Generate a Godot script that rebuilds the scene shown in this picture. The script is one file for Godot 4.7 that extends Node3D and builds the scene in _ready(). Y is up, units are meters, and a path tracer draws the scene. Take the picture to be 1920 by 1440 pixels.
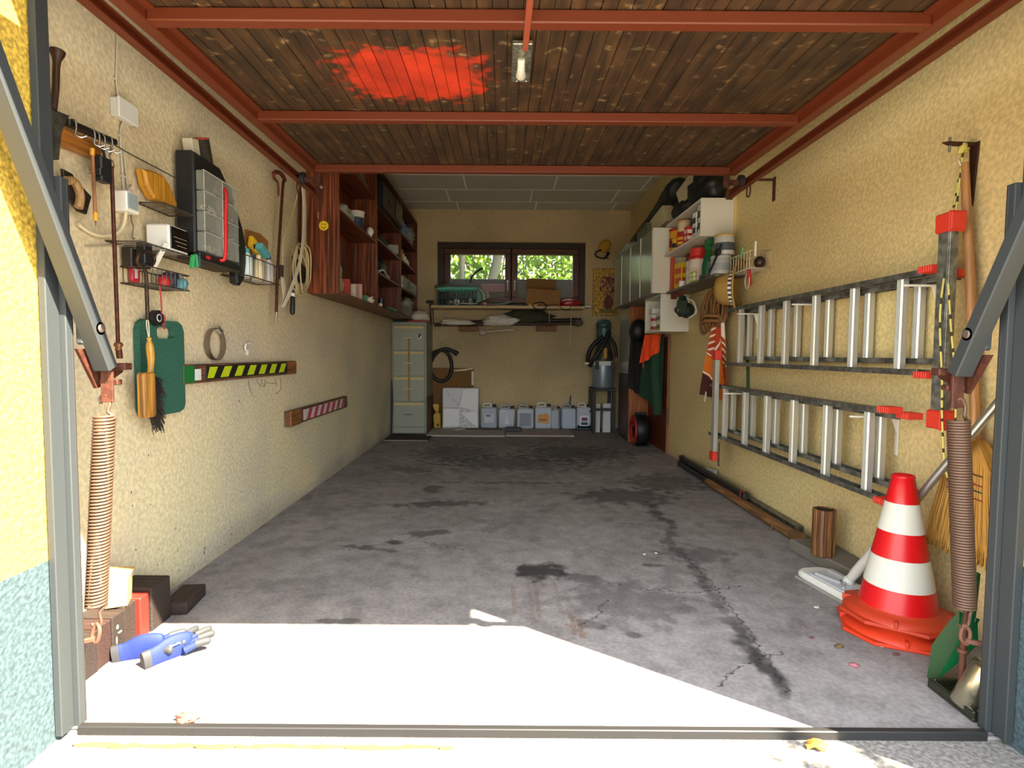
extends Node3D
# A single-car garage seen from its open up-and-over door. Metres, y up; the door sill lies along z = 0, the room runs to z = -5.65.

const XL := -1.29      # left wall face
const XR := 1.555      # right wall face
const ZB := -5.65      # back wall face
const HC := 2.7        # ceiling
# XY pairs are wall coordinates: along the wall, height
const FLATS := 4294967295

# frames: in LW x runs into the room, y up, z out of the left wall; in RW x runs towards the door, z out of the right wall; in BW z out of the back wall
var LW := Transform3D(Basis(Vector3.UP, PI / 2), Vector3(XL, 0, 0))
var RW := Transform3D(Basis(Vector3.UP, -PI / 2), Vector3(XR, 0, 0))
var BW := Transform3D(Basis(), Vector3(0, 0, ZB))
var W := Transform3D()
var names := {}
var mats := {}
var noise_maps := {}
var rng := RandomNumberGenerator.new()


class Shape:
	var v := PackedVector3Array()
	var uv := PackedVector2Array()
	var col := PackedColorArray()
	var grp := PackedInt64Array()
	var g := 1
	var tint := Color.WHITE
	var xf := Transform3D()

	func tri(a: Vector3, b: Vector3, c: Vector3, s := FLATS, ua := Vector2.ZERO, ub := Vector2.ZERO, uc := Vector2.ZERO) -> void:
		# corners run counter-clockwise seen from outside
		v.append(xf * a); v.append(xf * c); v.append(xf * b)
		uv.append(ua); uv.append(uc); uv.append(ub)
		for k in 3:
			col.append(tint)
		grp.append(s)

	func quad(a: Vector3, b: Vector3, c: Vector3, d: Vector3, s := FLATS) -> void:
		tri(a, b, c, s, Vector2(0, 1), Vector2(1, 1), Vector2(1, 0))
		tri(a, c, d, s, Vector2(0, 1), Vector2(1, 0), Vector2(0, 0))

	func box(c: Vector3, size: Vector3, bevel := 0.0, b := Basis()) -> Shape:
		var h := size / 2
		var e := minf(bevel, minf(h.x, minf(h.y, h.z)) * 0.49)
		if e <= 0.0:
			var p := []
			for k in 8:
				p.append(c + b * Vector3(h.x if k & 1 else -h.x, h.y if k & 2 else -h.y, h.z if k & 4 else -h.z))
			quad(p[4], p[5], p[7], p[6]); quad(p[1], p[0], p[2], p[3]); quad(p[5], p[1], p[3], p[7])
			quad(p[0], p[4], p[6], p[2]); quad(p[6], p[7], p[3], p[2]); quad(p[0], p[1], p[5], p[4])
			return self
		for ax in 3:                                  # six faces, twelve chamfers, eight corners
			var u := (ax + 1) % 3
			var w := (ax + 2) % 3
			for s in [-1.0, 1.0]:
				var q := []
				for t in [[-1, -1], [1, -1], [1, 1], [-1, 1]]:
					var p := Vector3.ZERO
					p[ax] = s * h[ax]; p[u] = t[0] * (h[u] - e); p[w] = t[1] * (h[w] - e)
					q.append(c + b * p)
				if s > 0: quad(q[0], q[1], q[2], q[3])
				else: quad(q[3], q[2], q[1], q[0])
				for r in [-1.0, 1.0]:
					var p1 := Vector3.ZERO
					var p2 := Vector3.ZERO
					p1[ax] = s * h[ax]; p1[u] = r * (h[u] - e)
					p2[ax] = s * (h[ax] - e); p2[u] = r * h[u]
					var lo := Vector3.ZERO
					lo[w] = h[w] - e
					if s * r > 0: quad(c + b * (p1 - lo), c + b * (p2 - lo), c + b * (p2 + lo), c + b * (p1 + lo))
					else: quad(c + b * (p1 + lo), c + b * (p2 + lo), c + b * (p2 - lo), c + b * (p1 - lo))
		for sx in [-1.0, 1.0]:
			for sy in [-1.0, 1.0]:
				for sz in [-1.0, 1.0]:
					var s3 := Vector3(sx, sy, sz)
					var px := c + b * (s3 * (h - Vector3(0, e, e)))
					var py := c + b * (s3 * (h - Vector3(e, 0, e)))
					var pz := c + b * (s3 * (h - Vector3(e, e, 0)))
					if sx * sy * sz > 0: tri(px, py, pz)
					else: tri(px, pz, py)
		return self

	func span(a: Vector3, z: Vector3, bevel := 0.0) -> Shape:      # a box between two corners
		return box((a + z) / 2, (z - a).abs(), bevel)

	func beam(a: Vector3, z: Vector3, wide: float, high: float, bevel := 0.0, up := Vector3.UP) -> Shape:   # a bar of box section from a to z
		var d := (z - a).normalized()
		var side := up.cross(d)
		if side.length() < 0.01: side = Vector3.RIGHT.cross(d)
		side = side.normalized()
		return box((a + z) / 2, Vector3(wide, high, (z - a).length()), bevel, Basis(side, d.cross(side), d))

	func tube(pts: Array, rad, sides := 8, closed := false, squash := 1.0) -> Shape:
		g += 1
		var n := pts.size()
		var rings := []
		var nrm := Vector3.ZERO
		for i in n:
			var p: Vector3 = pts[i]
			var d: Vector3
			if closed: d = pts[(i + 1) % n] - pts[(i - 1 + n) % n]
			else: d = pts[mini(i + 1, n - 1)] - pts[maxi(i - 1, 0)]
			d = d.normalized()
			if i == 0:
				nrm = d.cross(Vector3.UP)
				if nrm.length() < 0.2: nrm = d.cross(Vector3.RIGHT)
			nrm = (nrm - d * nrm.dot(d)).normalized()
			var bn := d.cross(nrm)
			var r: float = rad[i] if rad is Array else rad
			var ring := []
			for k in sides:
				var a := TAU * k / sides
				ring.append(p + nrm * cos(a) * r + bn * sin(a) * r * squash)
			rings.append(ring)
		for i in (n if closed else n - 1):
			var p: Array = rings[i]
			var q: Array = rings[(i + 1) % n]
			for k in sides:
				var m := (k + 1) % sides
				quad(p[k], p[m], q[m], q[k], g)
		if not closed:
			for k in range(1, sides - 1):
				tri(rings[0][0], rings[0][k + 1], rings[0][k])
				tri(rings[n - 1][0], rings[n - 1][k], rings[n - 1][k + 1])
		return self

	func lathe(prof: Array, sides := 20, at := Transform3D(), sx := 1.0, sz := 1.0, from := 0.0, turn := TAU) -> Shape:
		# profile of Vector2(radius, height) from below to above on the outside; a repeated point makes a sharp edge
		g += 1
		var whole := absf(turn - TAU) < 0.001
		for i in prof.size() - 1:
			var a: Vector2 = prof[i]
			var b: Vector2 = prof[i + 1]
			if a.distance_to(b) < 1e-6:
				g += 1
				continue
			for k in sides:
				var t0 := from + turn * k / sides
				var t1 := from + turn * (((k + 1) % sides) if whole else (k + 1)) / sides
				var c0 := Vector3(sx * sin(t0), 0, sz * cos(t0))
				var c1 := Vector3(sx * sin(t1), 0, sz * cos(t1))
				var y0 := Vector3.UP * a.y
				var y1 := Vector3.UP * b.y
				var ua := Vector2(float(k) / sides, 1 - float(i) / (prof.size() - 1))
				var ub := Vector2(float(k + 1) / sides, 1 - float(i + 1) / (prof.size() - 1))
				if a.x > 1e-6: tri(at * (c0 * a.x + y0), at * (c1 * a.x + y0), at * (c1 * b.x + y1), g, ua, Vector2(ub.x, ua.y), ub)
				if b.x > 1e-6: tri(at * (c0 * a.x + y0), at * (c1 * b.x + y1), at * (c0 * b.x + y1), g, ua, ub, Vector2(ua.x, ub.y))
		return self

	func cyl(base: Vector3, r: float, h: float, sides := 20, b := Basis(), bev := 0.002) -> Shape:
		return lathe([Vector2(0, 0), Vector2(r - bev, 0), Vector2(r - bev, 0), Vector2(r, bev), Vector2(r, bev), Vector2(r, h - bev), Vector2(r, h - bev), Vector2(r - bev, h), Vector2(r - bev, h), Vector2(0, h)], sides, Transform3D(b, base))

	func rod(a: Vector3, z: Vector3, r: float, sides := 10, r2 := -1.0) -> Shape:
		return tube([a, z], [r, r if r2 < 0 else r2], sides)

	func ball(c: Vector3, r: Vector3, sides := 14, b := Basis()) -> Shape:
		var p := []
		for k in sides / 2 + 1:
			var a := -PI / 2 + PI * k / (sides / 2)
			p.append(Vector2(maxf(cos(a), 0.0) if k > 0 and k < sides / 2 else 0.0, sin(a)))
		return lathe(p, sides, Transform3D(b * Basis.from_scale(r), c))

	func prism(poly: Array, z0: float, z1: float, bevel := 0.0, at := Transform3D()) -> Shape:
		# an outline in x, y (counter-clockwise seen from +z) between z0 and z1 > z0
		var p := PackedVector2Array(poly)
		if Geometry2D.is_polygon_clockwise(p): p.reverse()
		var n := p.size()
		var q := PackedVector2Array()
		for i in n:
			var d0 := (p[i] - p[(i - 1 + n) % n]).normalized()
			var d1 := (p[(i + 1) % n] - p[i]).normalized()
			var m := (Vector2(-d0.y, d0.x) + Vector2(-d1.y, d1.x))
			m = m / maxf(m.length_squared() / 2, 0.3)
			q.append(p[i] + m * bevel)
		var idx := Geometry2D.triangulate_polygon(q)
		for k in range(0, idx.size(), 3):
			var a := q[idx[k]]
			var b := q[idx[k + 1]]
			var c := q[idx[k + 2]]
			if (b - a).cross(c - a) < 0:
				var t := b
				b = c
				c = t
			tri(at * Vector3(a.x, a.y, z1), at * Vector3(b.x, b.y, z1), at * Vector3(c.x, c.y, z1), FLATS, a, b, c)
			tri(at * Vector3(a.x, a.y, z0), at * Vector3(c.x, c.y, z0), at * Vector3(b.x, b.y, z0), FLATS, a, c, b)
		for i in n:
			var j := (i + 1) % n
			var a0 := at * Vector3(p[i].x, p[i].y, z0 + bevel)
			var b0 := at * Vector3(p[j].x, p[j].y, z0 + bevel)
			var a1 := at * Vector3(p[i].x, p[i].y, z1 - bevel)
			var b1 := at * Vector3(p[j].x, p[j].y, z1 - bevel)
			quad(a0, b0, b1, a1)
			if bevel > 0:
				quad(a1, b1, at * Vector3(q[j].x, q[j].y, z1), at * Vector3(q[i].x, q[i].y, z1))
				quad(at * Vector3(q[i].x, q[i].y, z0), at * Vector3(q[j].x, q[j].y, z0), b0, a0)
		return self

	func sheet(rows: Array, thick := 0.0) -> Shape:      # a grid of points; with thickness it gets a back and edges
		g += 1
		var ny := rows.size()
		var nx: int = rows[0].size()
		var back := []
		for j in ny:
			var r := []
			for i in nx:
				var dx: Vector3 = rows[j][mini(i + 1, nx - 1)] - rows[j][maxi(i - 1, 0)]
				var dy: Vector3 = rows[mini(j + 1, ny - 1)][i] - rows[maxi(j - 1, 0)][i]
				r.append(rows[j][i] - dx.cross(dy).normalized() * thick)
			back.append(r)
		for j in ny - 1:
			for i in nx - 1:
				var u0 := Vector2(float(i) / (nx - 1), 1 - float(j) / (ny - 1))
				var u1 := Vector2(float(i + 1) / (nx - 1), 1 - float(j + 1) / (ny - 1))
				tri(rows[j][i], rows[j][i + 1], rows[j + 1][i + 1], g, u0, Vector2(u1.x, u0.y), u1)
				tri(rows[j][i], rows[j + 1][i + 1], rows[j + 1][i], g, u0, u1, Vector2(u0.x, u1.y))
				if thick > 0:
					quad(back[j][i + 1], back[j][i], back[j + 1][i], back[j + 1][i + 1], g + 1)
		if thick > 0:
			for i in nx - 1:
				quad(back[0][i], back[0][i + 1], rows[0][i + 1], rows[0][i])
				quad(rows[ny - 1][i], rows[ny - 1][i + 1], back[ny - 1][i + 1], back[ny - 1][i])
			for j in ny - 1:
				quad(rows[j][0], rows[j + 1][0], back[j + 1][0], back[j][0])
				quad(back[j][nx - 1], back[j + 1][nx - 1], rows[j + 1][nx - 1], rows[j][nx - 1])
		g += 1
		return self

	func base() -> Vector3:
		var b := AABB(v[0], Vector3.ZERO)
		for p in v: b = b.expand(p)
		return Vector3(b.get_center().x, b.position.y, b.get_center().z)

	func mesh(origin := Vector3.ZERO) -> ArrayMesh:
		var st := SurfaceTool.new()
		st.begin(Mesh.PRIMITIVE_TRIANGLES)
		for t in grp.size():
			st.set_smooth_group(grp[t])
			for k in 3:
				st.set_color(col[t * 3 + k]); st.set_uv(uv[t * 3 + k])
				st.add_vertex(v[t * 3 + k] - origin)
		st.index()
		st.generate_normals()
		return st.commit()


func sh() -> Shape:
	return Shape.new()

func V2(x: float, y: float) -> Vector2:
	return Vector2(x, y)

func V(x: float, y: float, z: float) -> Vector3:
	return Vector3(x, y, z)

func smooth(pts: Array, n := 6, closed := false) -> Array:      # a soft curve through the points
	var out := []
	var c := pts.size()
	for i in (c if closed else c - 1):
		var p0: Vector3 = pts[(i - 1 + c) % c] if closed or i > 0 else pts[0]
		var p1: Vector3 = pts[i]
		var p2: Vector3 = pts[(i + 1) % c]
		var p3: Vector3 = pts[(i + 2) % c] if closed or i + 2 < c else pts[c - 1]
		for k in n:
			out.append(p1.cubic_interpolate(p2, p0, p3, float(k) / n))
	if not closed: out.append(pts[c - 1])
	return out

func rounded(x0: float, y0: float, x1: float, y1: float, r: float, n := 4) -> Array:    # outline of a rectangle with round corners
	var out := []
	for c in [[x1 - r, y0 + r, -PI / 2], [x1 - r, y1 - r, 0.0], [x0 + r, y1 - r, PI / 2], [x0 + r, y0 + r, PI]]:
		for k in n + 1:
			var a: float = c[2] + PI / 2 * k / n
			out.append(Vector2(c[0] + cos(a) * r, c[1] + sin(a) * r))
	return out

func oval(cx: float, cy: float, rx: float, ry: float, n := 20) -> Array:
	var out := []
	for k in n: out.append(Vector2(cx + cos(TAU * k / n) * rx, cy + sin(TAU * k / n) * ry))
	return out

func rand(a: float, b: float) -> float:
	return rng.randf_range(a, b)

func numbered(n: String) -> String:
	names[n] = names.get(n, -1) + 1
	return n if names[n] == 0 else "%s_%03d" % [n, names[n]]

func tag(o: Node3D, label: String, category: String, group := "") -> Node3D:
	o.set_meta("label", label); o.set_meta("category", category)
	if group != "": o.set_meta("group", group)
	return o

func node(called: String, s: Shape, m: Material, origin: Vector3) -> MeshInstance3D:
	var o := MeshInstance3D.new()
	o.name = called; o.mesh = s.mesh(origin)
	o.mesh.surface_set_material(0, m)
	return o

# a thing with parts: its first part sets its base
func thing(called: String, label: String, category: String, group := "", frame := Transform3D()) -> Node3D:
	var o := Node3D.new()
	o.name = numbered(called); add_child(o)
	o.transform = frame
	o.set_meta("fresh", true)
	return tag(o, label, category, group)

func part(t: Node3D, called: String, s: Shape, m: Material, label := "") -> MeshInstance3D:
	if t.has_meta("fresh"):
		t.remove_meta("fresh")
		var b := s.base()
		t.set_meta("org", b)
		t.transform = t.transform * Transform3D(Basis(), b)
	var org: Vector3 = t.get_meta("org")
	var o := node(called, s, m, org)
	t.add_child(o, true)
	o.set_meta("org", org)
	if label != "": o.set_meta("label", label)
	return o

func solo(called: String, label: String, category: String, s: Shape, m: Material, group := "", frame := Transform3D()) -> Node3D:
	var b := s.base()
	var o := node(numbered(called), s, m, b)
	add_child(o)
	o.transform = frame * Transform3D(Basis(), b)
	o.set_meta("org", b)
	return tag(o, label, category, group)

func struct(called: String, s: Shape, m: Material, frame := Transform3D()) -> Node3D:
	var o := node(called, s, m, Vector3.ZERO)
	add_child(o)
	o.transform = frame
	o.set_meta("kind", "structure"); o.set_meta("org", Vector3.ZERO)
	return o

func copy(t: Node3D, move: Transform3D, label: String) -> Node3D:      # the thing again with its parts, moved in its parent's axes
	var c: Node3D = t.duplicate()
	c.name = numbered(String(t.name).rstrip("0123456789").trim_suffix("_"))
	add_child(c)
	c.transform = move * t.transform
	c.set_meta("label", label)
	return c


# ---- materials ----
func noise_map(key: String) -> Texture2D:
	if noise_maps.has(key): return noise_maps[key]
	var k := key.split(":")                       # kind:frequency:low:high:seed, or kind n for a normal map with its strength
	var t := NoiseTexture2D.new()
	var f := FastNoiseLite.new()
	f.seed = int(k[4]); f.frequency = float(k[1]); f.fractal_octaves = 5
	f.noise_type = FastNoiseLite.TYPE_SIMPLEX_SMOOTH
	t.width = 512; t.height = 512; t.seamless = true; t.noise = f
	if k[0] == "n":
		t.as_normal_map = true; t.bump_strength = float(k[2])
		f.fractal_octaves = 4
	else:
		var r := Gradient.new()
		var lo := float(k[2])
		var hi := float(k[3])
		r.offsets = PackedFloat32Array([0.25, 0.75])
		r.colors = PackedColorArray([Color(lo, lo, lo), Color(hi, hi, hi)])
		t.color_ramp = r
	noise_maps[key] = t
	return t

func mat(hex: String, rough := 0.6, metal := 0.0, wear := "", size := 2.0, bump := "", amount := 1.0) -> StandardMaterial3D:
	var key := "%s %s %s %s %s %s %s" % [hex, rough, metal, wear, size, bump, amount]
	if mats.has(key): return mats[key]
	var m := StandardMaterial3D.new()
	m.albedo_color = Color(hex); m.roughness = rough; m.metallic = metal
	m.vertex_color_use_as_albedo = true
	if wear != "" or bump != "":
		m.uv1_triplanar = true; m.uv1_scale = Vector3.ONE * size
	if wear != "": m.albedo_texture = noise_map(wear)
	if bump != "":
		m.normal_enabled = true; m.normal_texture = noise_map(bump); m.normal_scale = amount
	mats[key] = m
	return m

const WEAR := "c:0.012:0.72:1.0:3"        # broad stains
const GRIT := "c:0.09:0.75:1.0:5"         # fine mottling
const BUMP := "n:0.06:3:0:8"              # coarse relief
const DENT := "n:0.02:2:0:9"              # soft dents
const DENT_W := "c:0.02:0.85:1.0:9"

func wood(hex: String, along := 1, rough := 0.6, size := 3.0, dark := 0.55) -> StandardMaterial3D:     # grain along an own axis: 0 x, 1 y, 2 z
	var key := "wood %s %d %s %s %s" % [hex, along, rough, size, dark]
	if mats.has(key): return mats[key]
	var m := StandardMaterial3D.new()
	m.albedo_color = Color(hex); m.roughness = rough
	m.vertex_color_use_as_albedo = true
	m.uv1_triplanar = true
	m.uv1_scale = Vector3.ONE * size * 2.0
	m.uv1_scale[along] = size * 0.07
	m.albedo_texture = noise_map("c:0.03:%s:1.0:21" % dark)
	mats[key] = m
	return m

func slab(a: Vector2, b: Vector2, z0: float, z1: float, bevel := 0.002) -> Shape:      # a box on a wall between two corners, z0 to z1 off it
	return sh().span(V(a.x, a.y, z0), V(b.x, b.y, z1), bevel)

func letters(txt: String, high: float, deep := 0.001, serif := false) -> TextMesh:
	var t := TextMesh.new()
	var f := SystemFont.new()
	f.font_names = PackedStringArray(["Droid Serif" if serif else "Droid Sans"])
	t.font = f; t.text = txt; t.font_size = 32; t.pixel_size = high / 24.0; t.depth = deep
	return t

func write(t: Node3D, txt: String, high: float, at: Transform3D, m: Material) -> void:      # lettering as a part; at in the frame of the thing's shapes
	var o := MeshInstance3D.new()
	o.name = "lettering"; o.mesh = letters(txt, high)
	o.material_override = m
	var org: Vector3 = t.get_meta("org")
	o.transform = Transform3D(Basis(), -org) * at
	t.add_child(o, true)

func cloth(corners: Array, nx: int, ny: int, amp: float, waves: float, seed_at := 0.0, thick := 0.003) -> Shape:
	# hanging cloth between four corners (bottom left, bottom right, top right, top left), folds run up and down
	var rows := []
	var n: Vector3 = (corners[1] - corners[0]).cross(corners[3] - corners[0]).normalized()
	for j in ny + 1:
		var r := []
		var t := float(j) / ny
		for i in nx + 1:
			var u := float(i) / nx
			var p: Vector3 = corners[0].lerp(corners[1], u).lerp(corners[3].lerp(corners[2], u), t)
			var w := sin(u * waves * TAU + seed_at + t * 1.3) + 0.4 * sin(u * waves * 2.3 * TAU + seed_at * 2.0 - t * 2.0)
			r.append(p + n * amp * w * (0.35 + 0.65 * (1.0 - t)) + V(0, 0.25 * amp * sin(u * waves * TAU * 0.7 + seed_at), 0) * (1.0 - t))
		rows.append(r)
	return sh().sheet(rows, thick)

func crumpled(c: Vector3, size: Vector3, seed_at: int, rough := 0.25, n := 12, flat_base := true) -> Shape:
	# a bag or bundle: an ellipsoid dented by noise, resting flat
	var f := FastNoiseLite.new()
	f.seed = seed_at; f.frequency = 1.3; f.fractal_octaves = 3
	var s := sh()
	s.ball(Vector3.ZERO, Vector3.ONE, n * 2)
	for i in s.v.size():
		var p := s.v[i]
		var k := 1.0 + rough * 1.6 * f.get_noise_3d(p.x * 1.4, p.y * 1.4, p.z * 1.4)
		p *= k
		if flat_base: p.y = maxf(p.y, -0.8)
		p = V(p.x * size.x / 2, (p.y + (0.8 if flat_base else 0.0)) * size.y / 1.8, p.z * size.z / 2)
		s.v[i] = c + p
	for i in s.grp.size(): s.grp[i] = FLATS if (i % 3 == 0 and rough > 0.3) else 1
	return s


func _ready() -> void:
	rng.seed = 7
	# camera
	var cam := Camera3D.new()
	cam.name = "camera"
	cam.projection = Camera3D.PROJECTION_FRUSTUM
	cam.near = 0.05; cam.far = 200.0
	cam.size = 0.05 * 1440.0 / 1045.0
	cam.frustum_offset = Vector2(0.05 * 16.0 / 1045.0, 0)
	cam.position = Vector3(0, 0.93, 1.324)
	cam.rotation_degrees = Vector3(-3.12, 0, 0.38)
	add_child(cam)
	cam.current = true
	# sky and exposure
	var env := Environment.new()
	var sky := Sky.new()
	var pm := ProceduralSkyMaterial.new()
	pm.sky_top_color = Color(0.70, 0.735, 0.78); pm.sky_horizon_color = Color(0.84, 0.86, 0.87)
	pm.ground_horizon_color = Color(0.55, 0.56, 0.50); pm.ground_bottom_color = Color(0.35, 0.34, 0.30)
	pm.sky_energy_multiplier = 1.0
	sky.sky_material = pm
	env.background_mode = Environment.BG_SKY
	env.sky = sky
	env.background_energy_multiplier = 1.6
	env.tonemap_mode = Environment.TONE_MAPPER_LINEAR
	env.tonemap_exposure = 6.6
	env.sdfgi_enabled = true; env.ssao_enabled = true; env.ssil_enabled = true
	var we := WorldEnvironment.new()
	we.name = "sky"; we.environment = env
	add_child(we)
	# sun: high on the right, in front of the garage
	var sun := DirectionalLight3D.new()
	sun.name = "sun"
	var to := Vector3(0.84, 1.20, 0.597)
	sun.look_at_from_position(to, Vector3.ZERO, Vector3.UP)
	sun.light_color = Color(1.0, 0.95, 0.86)
	sun.light_energy = 2.6
	sun.light_angular_distance = 0.5
	sun.shadow_enabled = true
	add_child(sun)
	build_shell()
	build_door()
	build_left()
	build_back()
	build_right()
	build_floor_things()
	for o in find_children("*", "Node3D", true, false):
		for k in ["org", "fresh"]:
			if o.has_meta(k): o.remove_meta(k)


# ---- the room ----
func stain_image(w: int, h: int) -> Image:
	# concrete: broad tone, mottling and grit, then the stains, cracks and rust runs that lie on it
	var f := FastNoiseLite.new()
	f.noise_type = FastNoiseLite.TYPE_SIMPLEX_SMOOTH
	f.fractal_octaves = 5
	var layers := []
	for q in [[11, 0.006], [12, 0.03], [13, 0.16], [14, 0.011]]:
		f.seed = q[0]; f.frequency = q[1]
		layers.append(f.get_image(w, h, false, false, true).get_data())
	var shade := PackedFloat32Array()
	shade.resize(w * h)
	for i in w * h:
		var broad: float = layers[0][i] / 255.0
		var k: float = 0.90 + 0.15 * (broad - 0.5) + 0.18 * (layers[1][i] / 255.0 - 0.5) + 0.20 * (layers[2][i] / 255.0 - 0.5)
		var dark_patch: float = smoothstep(0.60, 0.78, layers[3][i] / 255.0)  # damp patches in the concrete
		shade[i] = k * (1.0 - 0.10 * dark_patch)
	var sx := w / (XR - XL)
	var sz := h / -ZB
	# soft stains: centre, half length, half width, turn, strength
	var spots := [
		[Vector3(0.16, 0, -1.011), 0.11, 0.10, 0.0, 0.6], [Vector3(0.339, 0, -0.941), 0.11, 0.05, 0.2, 0.22], [Vector3(-0.544, 0, -1.376), 0.05, 0.035, 0.3, 0.5],
		[Vector3(-0.392, 0, -1.51), 0.16, 0.05, -0.2, 0.35], [Vector3(-0.64, 0, -1.284), 0.14, 0.03, 0.25, 0.3], [Vector3(-0.371, 0, -2.073), 0.35, 0.07, -0.1, 0.32], [Vector3(-0.478, 0, -2.45), 0.07, 0.11, 0.2, 0.3],
		[Vector3(0.077, 0, -3.384), 0.7, 0.35, 0.1, 0.26], [Vector3(0.685, 0, -3.864), 0.6, 0.45, 0.0, 0.3], [Vector3(0.798, 0, -2.297), 0.35, 0.22, 0.0, 0.3], [Vector3(1.193, 0, -2.688), 0.3, 0.3, 0.0, 0.25], [Vector3(-0.462, 0, -3.822), 0.4, 0.5, 0.0, 0.2],
		[Vector3(-0.556, 0, -0.559), 0.09, 0.025, 0.0, 0.3], [Vector3(0.435, 0, -0.474), 0.03, 0.025, 0.0, 0.3], [Vector3(0.293, 0, -0.552), 0.07, 0.04, 0.4, 0.25], [Vector3(0.89, 0, -1.227), 0.2, 0.12, 0.0, 0.18],
		[Vector3(0.478, 0, -0.72), 0.25, 0.2, 0.0, 0.15], [Vector3(0.668, 0, -1.092), 0.07, 0.02, 0.0, 0.3], [Vector3(0.028, 0, -2.655), 0.5, 0.05, 0.0, 0.2], [Vector3(-0.781, 0, -3.093), 0.3, 0.12, 0.3, 0.2]]
	var walk := [Vector3(0.946, 0, -2.168), Vector3(0.895, 0, -1.906), Vector3(0.931, 0, -1.673), Vector3(0.82, 0, -1.411), Vector3(0.846, 0, -1.096), Vector3(0.813, 0, -0.844), Vector3(0.805, 0, -0.522), Vector3(0.779, 0, -0.401), Vector3(0.792, 0, -0.267), Vector3(0.782, 0, -0.14)]
	for i in walk.size() - 1:
		for k in 5:
			var p: Vector3 = walk[i].lerp(walk[i + 1], k / 5.0)
			spots.append([p, 0.035 + 0.012 * sin(k * 2.3 + i), 0.045, 0.5, 0.24])
	for s in spots:
		var c := Vector2((s[0].x - XL) * sx, -s[0].z * sz)
		var reach: float = maxf(s[1], s[2]) * 1.5
		for y in range(maxi(0, int(c.y - reach * sz)), mini(h, int(c.y + reach * sz))):
			for x in range(maxi(0, int(c.x - reach * sx)), mini(w, int(c.x + reach * sx))):
				var d: Vector2 = Vector2((x - c.x) / sx, (y - c.y) / sz).rotated(s[3])
				var i := y * w + x
				var r: float = Vector2(d.x / s[1], d.y / s[2]).length() + (layers[1][i] / 255.0 - 0.5) * 1.0
				shade[i] *= 1.0 - s[4] * (1.0 - smoothstep(0.55, 1.1, r))
	var cracks := [
		[Vector3(-0.541, 0, -1.361), Vector3(-0.647, 0, -1.313), Vector3(-0.758, 0, -1.253)], [Vector3(-0.4, 0, -1.379), Vector3(-0.29, 0, -1.335), Vector3(-0.176, 0, -1.264)], [Vector3(0.412, 0, -0.915), Vector3(0.548, 0, -0.844), Vector3(0.748, 0, -0.808), Vector3(0.971, 0, -0.882)],
		[Vector3(0.264, 0, -0.544), Vector3(0.317, 0, -0.591), Vector3(0.353, 0, -0.632), Vector3(0.355, 0, -0.683), Vector3(0.402, 0, -0.741)], [Vector3(0.604, 0, -0.187), Vector3(0.654, 0, -0.249), Vector3(0.725, 0, -0.306), Vector3(0.888, 0, -0.38)],
		[Vector3(0.643, 0, -1.715), Vector3(0.816, 0, -1.68), Vector3(0.917, 0, -1.644)], [Vector3(0.84, 0, -1.227), Vector3(0.852, 0, -0.922), Vector3(0.832, 0, -0.522), Vector3(0.788, 0, -0.159)]]
	var img := Image.create(w, h, false, Image.FORMAT_RGB8)
	for path in cracks:
		for i in path.size() - 1:
			var a: Vector3 = path[i]
			var b: Vector3 = path[i + 1]
			var n := int(a.distance_to(b) * sx * 1.2) + 2
			for k in n:
				var p: Vector3 = a.lerp(b, float(k) / n)
				var x := int((p.x - XL) * sx + 2.0 * sin(k * 0.35) + rng.randf() * 1.5)
				var y := int(-p.z * sz + 2.0 * cos(k * 0.27))
				if x > 0 and y > 0 and x < w - 1 and y < h - 1:
					shade[y * w + x] *= 0.55
					shade[y * w + x + 1] *= 0.8
	var rust := PackedFloat32Array()
	rust.resize(w * h)
	for s in [[Vector3(0.104, 0, -1.146), Vector3(0.109, 0, -0.569), 0.5], [Vector3(0.135, 0, -0.884), Vector3(0.133, 0, -0.589), 0.5], [Vector3(0.247, 0, -0.63), Vector3(0.243, 0, -0.478), 0.8], [Vector3(0.27, 0, -0.59), Vector3(0.265, 0, -0.458), 0.9], [Vector3(0.044, 0, -0.857), Vector3(0.046, 0, -0.628), 0.4], [Vector3(0.215, 0, -0.912), Vector3(0.212, 0, -0.63), 0.35], [Vector3(0.219, 0, -0.551), Vector3(0.282, 0, -0.479), 0.8]]:
		var n := 260
		for k in n:
			var p: Vector3 = s[0].lerp(s[1], float(k) / n)
			for q in 4:
				var x := int((p.x - XL) * sx + rng.randf_range(-2.5, 2.5))
				var y := int(-p.z * sz)
				if x >= 0 and y >= 0 and x < w and y < h: rust[y * w + x] = s[2] * rng.randf_range(0.3, 1.0)
	var lit := Color("9d9692")
	for y in h:
		for x in w:
			var k := shade[y * w + x]
			var c := Color(lit.r * k, lit.g * k * (0.985 + 0.015 * k), lit.b * k * (0.96 + 0.04 * k))
			if rust[y * w + x] > 0: c = c.lerp(Color(0.40, 0.24, 0.13), rust[y * w + x] * 0.6)
			img.set_pixel(x, y, c)
	return img

func wall_grid(w: float, y0: float, y1: float, tone: Callable, step := 0.07) -> Shape:
	# a wall face in its own frame with stains as vertex tints
	var s := sh()
	var nx := int(w / step)
	var ny := int((y1 - y0) / step)
	for j in ny:
		for i in nx:
			var p := []
			for k in [[0, 0], [1, 0], [1, 1], [0, 1]]:
				p.append(Vector3(w * (i + k[0]) / nx, y0 + (y1 - y0) * (j + k[1]) / ny, 0))
			var at := s.v.size()
			s.quad(p[0], p[1], p[2], p[3], 1)
			for k in 6: s.col[at + k] = tone.call(s.v[at + k])
	return s

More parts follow.
